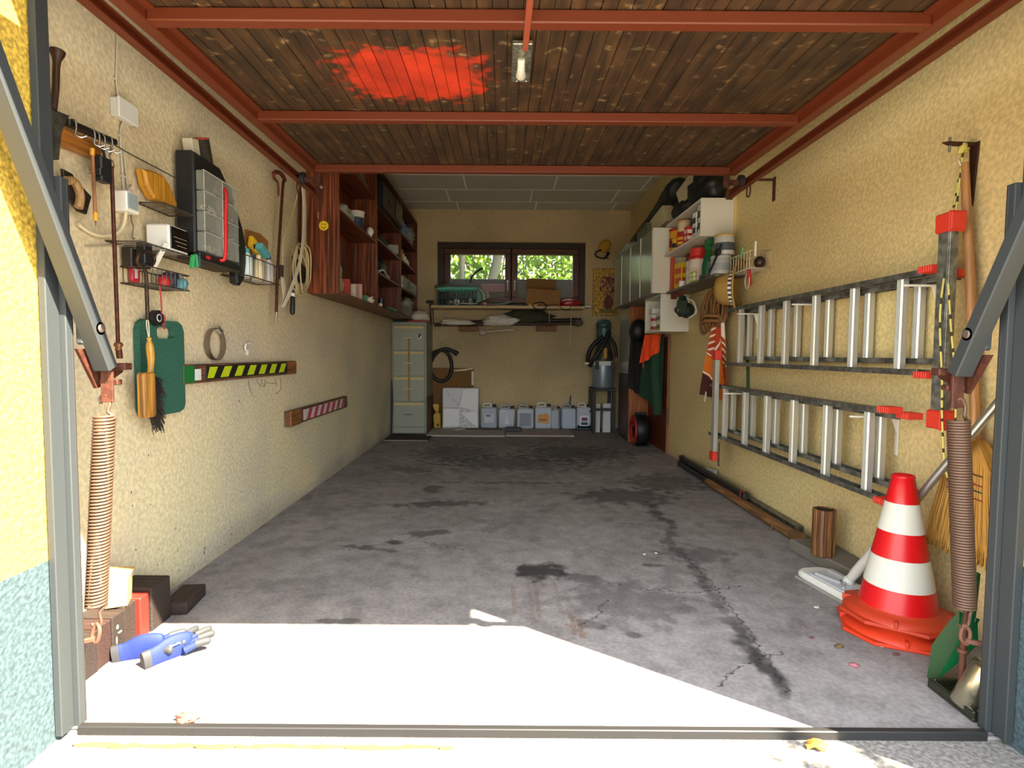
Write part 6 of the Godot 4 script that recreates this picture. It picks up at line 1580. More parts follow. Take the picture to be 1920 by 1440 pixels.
	part(t, "body", sh().ball(V(-1.995, 1.478, 0.05), V(0.035, 0.036, 0.032), 14), mat("2c1a1a", 0.4))
	t = thing("red_handle_tool", "red-handled loop tool hanging below the white wire basket", "tool", "", RW)
	part(t, "handle", sh().rod(Vector3(-2.024, 1.44, 0.1), Vector3(-2.065, 1.354, 0.07), 0.011, 10), mat("b83232", 0.4))
	part(t, "loop", sh().tube(oval(0, 0, 0.03, 0.045, 16).map(func(p): return Vector3(-2.065, 1.376, 0.09) + V(p.x, p.y, 0)), 0.004, 6, true), mat("c9a890", 0.5))
	t = thing("straw_hat", "golden straw hat with a black and white band hanging on the wall above the ladder", "hat", "", RW)
	var ho: Vector3 = Vector3(-2.281, 1.36, 0.05)
	var hx := Transform3D(Basis(Vector3.UP, -0.55) * Basis(Vector3.RIGHT, PI / 2) * Basis(Vector3.BACK, 0.15) * Basis.from_scale(Vector3.ONE * 1.15), ho)
	var straw := mat("e0ae58", 0.8, 0, "c:0.12:0.5:1.0:61", 9.0, BUMP, 1.0)
	part(t, "crown", sh().lathe([Vector2(0.10, 0.0), Vector2(0.098, 0.03), Vector2(0.092, 0.08), Vector2(0.075, 0.11), Vector2(0.04, 0.122), Vector2(0, 0.118)], 28, hx), straw)
	part(t, "brim", sh().lathe([Vector2(0.16, -0.018), Vector2(0.162, -0.014), Vector2(0.13, 0.0), Vector2(0.10, 0.004), Vector2(0.099, 0.0), Vector2(0.13, -0.006), Vector2(0.158, -0.022), Vector2(0.16, -0.018)], 28, hx), straw)
	var band := sh()
	for k in 48:
		band.tint = Color(0.05, 0.05, 0.05) if k % 2 == 0 else Color(0.9, 0.88, 0.8)
		band.lathe([Vector2(0.1025, 0.004), Vector2(0.1015, 0.028)], 1, hx, 1, 1, TAU * k / 48, TAU / 48)
	part(t, "band", band, mat("ffffff", 0.7))
	t = thing("rope_hank", "thick hank of brown rope hanging under the product shelf", "rope", "", RW)
	s = sh()
	for k in 18:
		var o := V(fr.randf_range(-0.13, 0.10), fr.randf_range(-0.02, 0.02), fr.randf_range(-0.04, 0.03))
		var len := fr.randf_range(0.85, 1.15)
		s.tint = Color(1, 1, 1) * fr.randf_range(0.7, 1.2)
		s.tube(smooth([V(-2.56, 1.37, 0.09) + o, V(-2.61, 1.26, 0.11) + o, V(-2.60, 1.37 - 0.22 * len, 0.11) + o, V(-2.56, 1.37 - 0.25 * len, 0.10) + o, V(-2.52, 1.37 - 0.2 * len, 0.09) + o, V(-2.53, 1.27, 0.08) + o], 5, true), 0.008, 7, true)
	part(t, "coils", s, mat("a8743f", 0.8, 0, "c:0.12:0.6:1.0:61", 8.0))
	part(t, "binding", sh().tube(smooth([V(-2.68, 1.18, 0.14), V(-2.55, 1.20, 0.16), V(-2.42, 1.19, 0.12)], 5), 0.012, 8).tube(smooth([V(-2.66, 1.15, 0.14), V(-2.55, 1.165, 0.16), V(-2.43, 1.16, 0.12)], 5), 0.012, 8), mat("8f6238", 0.8))
	part(t, "hook", sh().tube(smooth([V(-2.56, 1.42, 0.0), V(-2.56, 1.42, 0.08), V(-2.56, 1.38, 0.10), V(-2.56, 1.36, 0.09)], 4), 0.006, 8), rust)
	# towel: printed orange cloth
	t = thing("patterned_towel", "orange and rust towel with white stripes hanging below the brown rope hank", "towel", "", RW)
	var tm := StandardMaterial3D.new()
	tm.albedo_texture = ImageTexture.create_from_image(towel_image(96, 192)); tm.roughness = 0.9
	part(t, "cloth", cloth([Vector3(-2.58, 0.644, 0.15), Vector3(-2.312, 0.612, 0.06), Vector3(-2.435, 1.179, 0.08), Vector3(-2.544, 1.201, 0.1)], 22, 18, 0.03, 2.2, 1.0), tm)
	part(t, "tag", sh().beam(Vector3(-2.503, 0.676, 0.16), Vector3(-2.529, 0.611, 0.16), 0.02, 0.003, 0.0, Vector3.BACK), white)
	t = thing("green_rope", "green cord hanging behind both ladders at their far end, with a chain and hook", "cord", "", RW)
	part(t, "cord", sh().tube(smooth([V(-2.24, 1.23, 0.012), V(-2.22, 1.0, 0.012), V(-2.19, 0.75, 0.012), V(-2.17, 0.45, 0.012)], 6), 0.009, 8), mat("46663a", 0.8, 0, "c:0.12:0.5:1.0:61", 8.0))
	part(t, "chain", sh().tube(smooth([V(-2.17, 0.38, 0.19), V(-2.172, 0.32, 0.19), V(-2.17, 0.27, 0.19), V(-2.175, 0.235, 0.19), V(-2.16, 0.235, 0.19)], 5), 0.005, 6), mat("4c463a", 0.4, 0.6))
	# product shelves
	t = thing("white_wall_box", "white open wall shelf box highest on the right wall, with a cream-edged end panel", "shelf", "", RW)
	var wb := mat("d8d3c2", 0.5)
	part(t, "end_panel", sh().span(V(-2.50, 1.745, 0.012), V(-2.482, 1.985, 0.235), 0.002), wb)
	part(t, "bottom", sh().span(V(-3.30, 1.730, 0.0), V(-2.482, 1.748, 0.24), 0.002), wb)
	part(t, "top", sh().span(V(-3.30, 1.972, 0.0), V(-2.50, 1.985, 0.235), 0.002), wb)
	part(t, "back", sh().span(V(-3.30, 1.748, 0.0), V(-2.50, 1.972, 0.008)), wb)
	part(t, "edge_strip", sh().span(V(-2.50, 1.75, 0.0), V(-2.47, 1.99, 0.014), 0.001), mat("d6bd80", 0.6))
	var y := 1.749
	pack("slim white and dark green carton nearest the end panel of the high white shelf", V(-2.56, y, 0.19), V(0.06, 0.21, 0.06), 0.0, "d9d8d0", "2d4a48")
	pack("second white and dark carton on the high white shelf", V(-2.66, y, 0.19), V(0.06, 0.18, 0.06), 0.1, "dad6cc", "34403e")
	for k in 4: pack(["tall red and white packet on the high white shelf, beside the pale cartons", "red packet tilted among the high shelf's packets", "small red and white packet in front on the high white shelf", "red and yellow packet farthest along the high white shelf's packets"][k], V(-2.76 - 0.07 * k, y, 0.17 + 0.03 * (k % 2)), V(0.06, [0.15, 0.12, 0.08, 0.09][k], 0.05), 0.3 * (k - 1), "b8202a", ["e6e0d6", "e8d4c8", "f0eae0", "e2b03c"][k])
	tin("paint_tin", "cream and red tin on the high white shelf behind the yellow tub", "tin", V(-3.03, y, 0.17), 0.05, 0.20, "d8c49c", "b3241e", "c59a6a")
	tin("orange_tub", "orange-yellow tub with a red lid at the far end of the high white shelf", "tub", V(-3.19, y, 0.18), 0.055, 0.17, "dc9a1e", "8a2018", "b81f1c")
	tin("black_jar", "small yellow jar with a black base beside the red-lidded tub on the high shelf", "jar", V(-3.10, y, 0.21), 0.03, 0.08, "d9a62a", "191515", "d9a62a")
	t = thing("product_shelf", "dark grey shelf board on the right wall below the high white box", "shelf", "", RW)
	part(t, "board", sh().span(V(-3.34, 1.432, 0.0), V(-2.27, 1.45, 0.21), 0.003), mat("6d685c", 0.5, 0, WEAR, 2.0))
	for u in [-3.22, -3.05]: part(t, "bracket", sh().span(V(u - 0.02, 1.38, 0.16), V(u + 0.02, 1.432, 0.20), 0.002), mat("5b2418", 0.6))
	y = 1.451
	solo("orange_level", "upright red-orange strip standing at the far end of the dark product shelf", "strip", sh().span(V(-3.31, y, 0.17), V(-3.24, y + 0.27, 0.19), 0.002), mat("c2451f", 0.5), "products on the right wall shelves", RW)
	solo("maroon_strip", "upright maroon strip standing beside the red-orange one on the dark product shelf", "strip", sh().span(V(-3.13, y, 0.10), V(-3.07, y + 0.27, 0.12), 0.002), mat("7a1f16", 0.5), "products on the right wall shelves", RW)
	pack("tall yellow bag with red print on the dark product shelf", V(-3.12, y, 0.16), V(0.12, 0.20, 0.05), 0.2, "dcb31c", "c7502a")
	pack("slim white tube-shaped carton on the dark product shelf, right of the yellow bag", V(-2.95, y, 0.15), V(0.04, 0.19, 0.04), 0.0, "dedbd0", "b9c0b4")
	t = tin("white_canister", "white canister with a red cap in the middle of the dark product shelf", "canister", V(-2.79, y, 0.14), 0.062, 0.18, "e3d4c8", "d9bfb2", "cb2a22")
	part(t, "cap", sh().cyl(V(-2.79, y + 0.192, 0.14), 0.058, 0.06, 20), mat("cb2a22", 0.45))
	pack("small lime and white packet lying at the front of the dark product shelf", V(-2.76, y, 0.19), V(0.10, 0.08, 0.02), 0.0, "b9c42c", "e8e6c8")
	pack("yellow and white carton beside the green spray bottle", V(-2.60, y, 0.12), V(0.09, 0.19, 0.04), 0.0, "e0c22c", "f0ead6")
	solo("white_cup", "small white cup lying at the far front of the dark product shelf", "cup", sh().cyl(V(-3.0, y, 0.185), 0.025, 0.045, 14), mat("e6e2d8", 0.5), "products on the right wall shelves", RW)
	t = thing("spray_bottle", "dark green spray bottle with a yellow nozzle on the dark product shelf", "bottle", "", RW)
	var c := V(-2.52, y, 0.16)
	part(t, "bottle", sh().lathe([Vector2(0, 0), Vector2(0.042, 0), Vector2(0.045, 0.006), Vector2(0.045, 0.09), Vector2(0.03, 0.15), Vector2(0.018, 0.19), Vector2(0.018, 0.20)], 18, Transform3D(Basis(), c)), mat("115b36", 0.35))
	part(t, "trigger_head", sh().prism([V2(-0.055, 0.245), V2(-0.05, 0.20), V2(-0.03, 0.215), V2(-0.02, 0.19), V2(0.022, 0.19), V2(0.026, 0.22), V2(0.05, 0.225), V2(0.045, 0.25), V2(0.01, 0.272), V2(-0.05, 0.268)], -0.016, 0.016, 0.005, Transform3D(Basis(), c)), mat("176b40", 0.4))
	part(t, "nozzle", sh().cyl(c + V(-0.052, 0.257, 0), 0.013, 0.02, 12, Basis(Vector3.BACK, PI / 2)), mat("e3d22a", 0.4))
	part(t, "trigger", sh().tube(smooth([c + V(-0.028, 0.215, 0), c + V(-0.045, 0.19, 0), c + V(-0.042, 0.165, 0)], 4), 0.006, 7), mat("12502f", 0.4))
	tin("glass_jar", "bluish jar standing right of the green spray bottle", "jar", V(-2.42, y, 0.16), 0.038, 0.09, "5f7284", "3e4d63", "6a727a")
	tin("grey_tin", "pale tin standing low at the near end of the dark product shelf", "tin", V(-2.33, y, 0.15), 0.062, 0.11, "aaaaa6", "8e9090", "b4b3ac")
	t = tin("paint_pot", "larger white tin with dark print and a cream top, stacked on the pale tin", "tin", V(-2.33, y + 0.125, 0.13), 0.062, 0.12, "c9c9c4", "4e545c", "cdb27c")
	solo("trowel", "black-handled tool lying across the stacked tins on the product shelf", "tool", sh().rod(V(-2.34, y + 0.02, 0.215), V(-2.20, y + 0.17, 0.20), 0.007, 8).ball(V(-2.26, y + 0.13, 0.20), V(0.04, 0.025, 0.02), 10), black, "products on the right wall shelves", RW)
	solo("clamp", "small dark metal clamp hooked on the near front edge of the product shelf", "clamp", sh().tube(smooth([V(-2.52, y + 0.02, 0.21), V(-2.50, y - 0.02, 0.225), V(-2.44, y + 0.01, 0.225), V(-2.38, y + 0.0, 0.22)], 4), 0.008, 8), mat("6b6a62", 0.35, 0.7), "", RW)
	# small white cabinet with cans
	t = thing("small_white_cabinet", "small white wall cabinet below the product shelf, open towards the room with cans inside", "cabinet", "", RW)
	part(t, "end_panel", sh().span(V(-3.402, 1.125, 0.0), V(-3.384, 1.44, 0.24), 0.002), wb)
	part(t, "end_panel", sh().span(V(-3.90, 1.125, 0.0), V(-3.884, 1.44, 0.24), 0.002), wb)
	part(t, "top", sh().span(V(-3.884, 1.424, 0.0), V(-3.402, 1.44, 0.24)), wb)
	part(t, "bottom", sh().span(V(-3.884, 1.125, 0.0), V(-3.402, 1.141, 0.24)), wb)
	part(t, "back", sh().span(V(-3.884, 1.141, 0.0), V(-3.402, 1.424, 0.008)), wb)
	y = 1.142
	for k in 2:
		tin("food_tin", ["red-banded tin standing far in the small white cabinet", "red-banded tin standing on another in the small white cabinet"][k], "tin", V(-3.72, y + 0.075 * k, 0.19), 0.04, 0.064, "d8d0c4", "a8262e", "d0d0ca", "cans in the small white cabinet")
		tin("food_tin", ["green and yellow tin at the near side of the small white cabinet", "pale glass jar standing on the green tin in the small white cabinet"][k], "tin", V(-3.52, y + 0.075 * k, 0.19), 0.042, 0.064, ["9aa24a", "a9aa98"][k], ["4c6a2a", "5a5a4a"][k], "c9c4b0", "cans in the small white cabinet")
	solo("white_tin_box", "white square box on top of the red-banded tins in the small white cabinet", "box", sh().span(V(-3.77, y + 0.152, 0.14), V(-3.67, y + 0.20, 0.235), 0.003), mat("e0dbd0", 0.5), "cans in the small white cabinet", RW)
	# cabinets with glossy doors
	t = thing("glazed_wall_cabinet", "long white wall cabinet with grey-green glossy doors high at the back right", "cabinet", "", RW)
	part(t, "end_panel", sh().span(V(-3.345, 1.44, 0.0), V(-3.325, 1.975, 0.33), 0.002), wb)
	part(t, "carcass", sh().span(V(-4.95, 1.44, 0.0), V(-3.345, 1.975, 0.31), 0.002), mat("8c8a7c", 0.6))
	var gloss := mat("8a8c78", 0.2, 0.0)
	gloss.metallic_specular = 0.4
	for k in 4:
		var a := -4.94 + 0.399 * k
		part(t, "door", sh().span(V(a, 1.445, 0.311), V(a + 0.385, 1.97, 0.327), 0.002), gloss)
		part(t, "door_edge", sh().span(V(a + 0.386, 1.445, 0.311), V(a + 0.397, 1.97, 0.332), 0.002), mat("dedac8", 0.4))
	y = 1.976
	solo("black_long_bag", "long black padded bag lying on top of the glazed wall cabinet", "bag", sh().tube(smooth([V(-5.0, y + 0.16, 0.13), V(-4.6, y + 0.19, 0.13), V(-4.0, y + 0.22, 0.13), V(-3.6, y + 0.27, 0.13), V(-3.35, y + 0.30, 0.13), V(-3.27, y + 0.27, 0.13)], 5), [0.03, 0.045, 0.05, 0.055, 0.06, 0.065, 0.07, 0.072, 0.075, 0.078, 0.08, 0.085, 0.085, 0.09, 0.09, 0.095, 0.10, 0.10, 0.10, 0.105, 0.105, 0.105, 0.10, 0.10, 0.08, 0.04], 12), mat("17161a", 0.6, 0, WEAR, 3.0), "", RW)
	solo("grey_bundle", "grey plastic bundle at the far front of the glazed wall cabinet's top", "bag", crumpled(V(-4.55, y, 0.24), V(0.6, 0.10, 0.16), 90, 0.45, 9), mat("9a988e", 0.35), "", RW)
	solo("white_paper", "white sheet of paper curled at the far end of the glazed wall cabinet's top", "paper", sh().sheet([[V(-5.0, y + 0.01, 0.33), V(-4.7, y + 0.01, 0.33)], [V(-5.02, y + 0.07, 0.26), V(-4.7, y + 0.09, 0.26)], [V(-5.0, y + 0.10, 0.16), V(-4.68, y + 0.12, 0.16)]], 0.003), mat("c9c9cc", 0.6), "", RW)
	t = thing("storage_crate", "open dark crate of oddments hanging over the cabinet top behind the beige carton", "crate", "", RW)
	part(t, "body", sh().span(V(-3.98, y, 0.06), V(-3.62, y + 0.09, 0.31), 0.004), mat("5a5844", 0.5))
	part(t, "rim", sh().span(V(-3.99, y + 0.09, 0.05), V(-3.61, y + 0.105, 0.32), 0.003), mat("6a684e", 0.5))
	t = thing("beige_carton", "torn beige carton on the cabinet top beside the black rucksack", "box", "", RW)
	part(t, "carton", sh().box(V(-3.52, y + 0.10, 0.20), V(0.26, 0.14, 0.10), 0.003, Basis.from_euler(V(0.1, 0.2, 0.3))), mat("b7ab88", 0.8))
	solo("black_rucksack", "black rucksack on the high white shelf box, under the open garage door's corner", "bag", crumpled(V(-2.66, 1.986, 0.13), V(0.36, 0.24, 0.24), 93, 0.2, 14), mat("141416", 0.5), "", RW)
	solo("black_soft_bag", "flat black soft bag between the beige cartons and the high white shelf box", "bag", crumpled(V(-3.05, 1.986, 0.14), V(0.40, 0.14, 0.22), 94, 0.2, 12), mat("1a191b", 0.6), "", RW)
	t = thing("pale_box", "pale cardboard box tilted on the black bag beside the rucksack", "box", "", RW)
	part(t, "carton", sh().box(V(-2.93, 2.165, 0.13), V(0.24, 0.13, 0.16), 0.003, Basis.from_euler(V(0.1, 0.2, 0.35))), mat("cbbf9c", 0.8, 0, GRIT, 3.0))
	# wardrobe, louvred door, clothes
	t = thing("wardrobe", "narrow brown wardrobe standing behind the hanging jacket at the back right", "wardrobe", "", RW)
	var wm := wood("b5652a", 1, 0.5, 2.0, 0.7)
	part(t, "side_panel", sh().span(V(-4.60, 0.0, 0.004), V(-4.58, 1.435, 0.225), 0.002), wm)
	part(t, "carcass", sh().span(V(-5.09, 0.0, 0.006), V(-4.60, 1.433, 0.215), 0.002), wood("5a3016", 1, 0.5))
	part(t, "door", sh().span(V(-5.09, 0.72, 0.216), V(-4.605, 1.43, 0.226), 0.002), mat("9b9b88", 0.15))
	part(t, "drawer_front", sh().span(V(-5.09, 0.03, 0.216), V(-4.605, 0.71, 0.226), 0.002), wood("4a2813", 1, 0.4))
	t = thing("louvre_door", "dark red-brown slatted folding panel standing against the right wall behind the jacket", "panel", "", RW)
	var lm := wood("6b3018", 1, 0.5, 3.0, 0.6)
	part(t, "frame", sh().span(V(-4.56, 0.0, 0.002), V(-3.87, 1.10, 0.010), 0.001), lm)
	for k in 12: part(t, "slat", sh().box(V(-4.53 + 0.055 * k, 0.55, 0.016), V(0.048, 1.09, 0.010), 0.003, Basis(Vector3.UP, 0.12)), lm)
	part(t, "edge", sh().span(V(-3.882, 0.0, 0.0), V(-3.868, 1.12, 0.028), 0.002), wood("a8744a", 1, 0.5))
	t = thing("green_jacket", "dark green work jacket hanging under the small white cabinet", "jacket", "", RW)
	part(t, "cloth", cloth([V(-4.30, 0.52, 0.17), V(-3.93, 0.36, 0.04), V(-3.95, 1.12, 0.05), V(-4.20, 1.12, 0.16)], 24, 16, 0.022, 2.3, 0.4, 0.008), mat("1c3a26", 0.9))
	part(t, "sleeve", sh().tube(smooth([V(-4.00, 1.02, 0.09), V(-3.98, 0.8, 0.11), V(-3.95, 0.6, 0.10), V(-3.93, 0.36, 0.09)], 5), [0.05, 0.05, 0.05, 0.049, 0.048, 0.047, 0.046, 0.045, 0.045, 0.044, 0.044, 0.043, 0.043, 0.043, 0.043, 0.04], 12, false, 0.6), mat("1f4029", 0.9))
	t = thing("black_jacket", "black jacket hanging farther in, behind the dark green jacket", "jacket", "", RW)
	part(t, "cloth", cloth([V(-4.56, 0.58, 0.24), V(-4.40, 0.50, 0.12), V(-4.42, 1.17, 0.10), V(-4.55, 1.17, 0.22)], 16, 14, 0.02, 1.5, 2.0, 0.01), mat("131110", 0.85))
	solo("black_helmet", "round black cap hanging above the black jacket, left of the small white cabinet", "cap", sh().ball(V(-4.35, 1.17, 0.19), V(0.09, 0.12, 0.10), 18), mat("0f0e0e", 0.5), "", RW)
	t = thing("orange_vest", "bright orange high-visibility cloth hanging over the dark green jacket", "vest", "", RW)
	part(t, "cloth", cloth([V(-4.06, 0.84, 0.23), V(-3.90, 0.96, 0.10), V(-3.92, 1.122, 0.08), V(-4.04, 1.122, 0.20)], 16, 10, 0.018, 1.8, 0.9, 0.004), mat("e8480f", 0.8))
	part(t, "tail", sh().prism([V2(-4.05, 1.0), V2(-3.99, 1.02), V2(-3.995, 0.90), V2(-4.015, 0.80)], 0.215, 0.222, 0.001), mat("e8480f", 0.8))
	t = thing("ear_defenders", "dark green and black ear defenders hanging between the white cabinet and the rope hank", "ear defenders", "", RW)
	var e := V(-2.98, 1.27, 0.15)
	part(t, "cup", sh().ball(e, V(0.045, 0.06, 0.055), 16), mat("222a22", 0.4))
	part(t, "shell", sh().prism([V2(-0.10, -0.03), V2(0.0, -0.07), V2(0.05, -0.05), V2(0.06, 0.05), V2(0.02, 0.09), V2(-0.04, 0.06), V2(-0.05, 0.02), V2(-0.11, 0.01)], -0.03, 0.03, 0.012, Transform3D(Basis(), e + V(0, 0.02, 0.04))), mat("263426", 0.4))
	part(t, "button", sh().cyl(e + V(0.02, 0.0, 0.07), 0.013, 0.008, 12, Basis(Vector3.RIGHT, PI / 2)), mat("7a8074", 0.4))
	part(t, "band", sh().tube(smooth([e + V(0.02, 0.09, 0.02), e + V(0.08, 0.06, -0.02), e + V(0.09, -0.02, -0.04), e + V(0.05, -0.06, 0.0)], 5), 0.008, 8), mat("b9bab0", 0.4))
	solo("rope_peg", "thin brown pole standing on end behind the towel against the right wall", "pole", sh().rod(V(-2.72, 0.62, 0.02), V(-2.70, 1.25, 0.02), 0.012, 8), mat("7a5a34", 0.7), "", RW)
	t = thing("cable_reel", "black cable reel with red side flanges standing on the floor by the wardrobe", "cable reel")
	var rc := V(1.40, 0.165, -4.33)
	var rb := Basis(Vector3.BACK, PI / 2)
	part(t, "drum", sh().lathe([Vector2(0.03, -0.055), Vector2(0.15, -0.055), Vector2(0.155, -0.05), Vector2(0.155, 0.06), Vector2(0.15, 0.065), Vector2(0.03, 0.065)], 28, Transform3D(rb, rc)), mat("131314", 0.5))
	part(t, "flange", sh().lathe([Vector2(0.085, 0.065), Vector2(0.085, 0.075), Vector2(0.125, 0.085), Vector2(0.14, 0.08), Vector2(0.142, 0.068), Vector2(0.14, 0.062), Vector2(0.085, 0.065)], 28, Transform3D(rb, rc)), mat("a31d1a", 0.45))
	part(t, "handle", sh().span(rc + V(-0.06, 0.155, -0.02), rc + V(0.06, 0.175, 0.02), 0.004), black)
	part(t, "knob", sh().rod(rc + V(-0.07, 0.05, 0.03), rc + V(-0.13, 0.05, 0.03), 0.012, 10), mat("7a1614", 0.45))
	part(t, "foot", sh().span(rc + V(-0.06, -0.165, -0.09), rc + V(0.07, -0.15, 0.09), 0.004), black)

func towel_image(w: int, h: int) -> Image:
	# a print of rust and orange fields with bundles of white lines
	var img := Image.create(w, h, false, Image.FORMAT_RGB8)
	for y in h:
		for x in w:
			var u := float(x) / w
			var v := float(y) / h
			var c := Color(0.66, 0.22, 0.06)
			var q := v - 0.35 * u
			if q > 0.48 and q < 0.68: c = Color(0.82, 0.42, 0.10)
			elif q > 0.72: c = Color(0.26, 0.09, 0.05)
			if absf(q - 0.70) < 0.012 or absf(q - 0.46) < 0.010: c = Color(0.88, 0.82, 0.74)
			if absf(u - 0.5 - 0.12 * sin(v * 9.0)) < 0.022: c = Color(0.9, 0.84, 0.76)
			if u < 0.42 and q < 0.42 and fmod(v * 26.0 + u * 9.0, 2.2) < 0.75: c = Color(0.88, 0.80, 0.72)
			if u > 0.66 and v < 0.6 and fmod(v * 30.0 - u * 7.0, 2.4) < 0.8: c = Color(0.88, 0.80, 0.72)
			if u > 0.58 and u < 0.64: c = Color(0.80, 0.40, 0.08)
			img.set_pixel(x, y, c)
	return img


# ---- things on the floor ----
func cone_base(t: Node3D, called: String, c: Vector3, turn: float, r: float, m: Material) -> void:
	# a flat eight-sided foot with a swelling skirt and four lugs
	var out := []
	for k in 8:
		for e in [-0.30, 0.30]:
			var a: float = TAU * k / 8 + e + turn
			var rr := r * (1.06 if k % 2 == 0 else 0.97)
			out.append(V2(cos(a) * rr, sin(a) * rr))
	var flat := Transform3D(Basis(Vector3.RIGHT, -PI / 2), c)
	part(t, called, sh().prism(out, 0.0, 0.012, 0.004, flat), m)
	part(t, "skirt", sh().lathe([V2(r * 0.92, 0.010), V2(r * 0.88, 0.022), V2(r * 0.78, 0.030), V2(r * 0.68, 0.034), V2(r * 0.64, 0.044)], 36, Transform3D(Basis(), c)), m)
	for k in 4:
		var a := TAU * (k + 0.5) / 4 + turn
		part(t, "lug", sh().box(c + V(cos(a) * r * 0.84, 0.020, -sin(a) * r * 0.84), V(0.034, 0.020, 0.010), 0.004, Basis(Vector3.UP, a)), m)

func glove(t: Node3D, at: Transform3D, bend: float) -> void:
	# a work glove lying flat: cuff, palm and five slack fingers; local y runs to the fingertips, z is up
	var blue := mat("0d2672", 0.75, 0, GRIT, 8.0)
	var coat := mat("2c2d2f", 0.7)
	var s := sh()
	s.xf = at
	s.tube(smooth([V(0, -0.045, 0.016), V(0, -0.025, 0.018), V(0.0, 0.01, 0.022), V(0.002, 0.045, 0.02), V(0.003, 0.07, 0.016)], 5), [0.034, 0.034, 0.034, 0.033, 0.033, 0.034, 0.034, 0.036, 0.038, 0.040, 0.041, 0.042, 0.042, 0.042, 0.042, 0.041, 0.040, 0.039, 0.037, 0.034, 0.028], 16, false, 0.42)
	part(t, "palm", s, blue)
	s = sh()
	s.xf = at
	s.tube([V(0, -0.064, 0.015), V(0, -0.044, 0.016)], [0.034, 0.0345], 16, false, 0.45)
	part(t, "cuff", s, mat("2a2a2e", 0.7))
	var f := [[-0.030, 0.058, -0.055, 0.075], [-0.011, 0.066, -0.016, 0.092], [0.010, 0.064, 0.022, 0.084], [0.029, 0.052, 0.056, 0.066]]
	for q in f:
		var a := V(q[0], q[1] - 0.012, 0.015)
		var d := V(q[2] - q[0], q[3], 0.004 + bend)
		s = sh()
		s.xf = at
		s.tube(smooth([a, a + d * 0.45 + V(0, 0, 0.006)], 4), [0.0125, 0.0122, 0.012, 0.0118, 0.0115], 10, false, 0.8)
		var fin := part(t, "finger", s, blue)
		s = sh()
		s.xf = at
		s.tube(smooth([a + d * 0.42 + V(0, 0, 0.006), a + d * 0.8 + V(0, 0, 0.004), a + d], 4), [0.0122, 0.0124, 0.0122, 0.012, 0.0118, 0.0115, 0.011, 0.0095, 0.005], 10, false, 0.85)
		part(fin, "coated_tip", s, coat)
	s = sh()
	s.xf = at
	s.tube(smooth([V(-0.03, -0.01, 0.015), V(-0.058, 0.025, 0.013), V(-0.066, 0.055, 0.013)], 4), [0.016, 0.0155, 0.015, 0.014, 0.0135, 0.013, 0.012, 0.0105, 0.005], 10, false, 0.85)
	part(t, "thumb", s, coat)

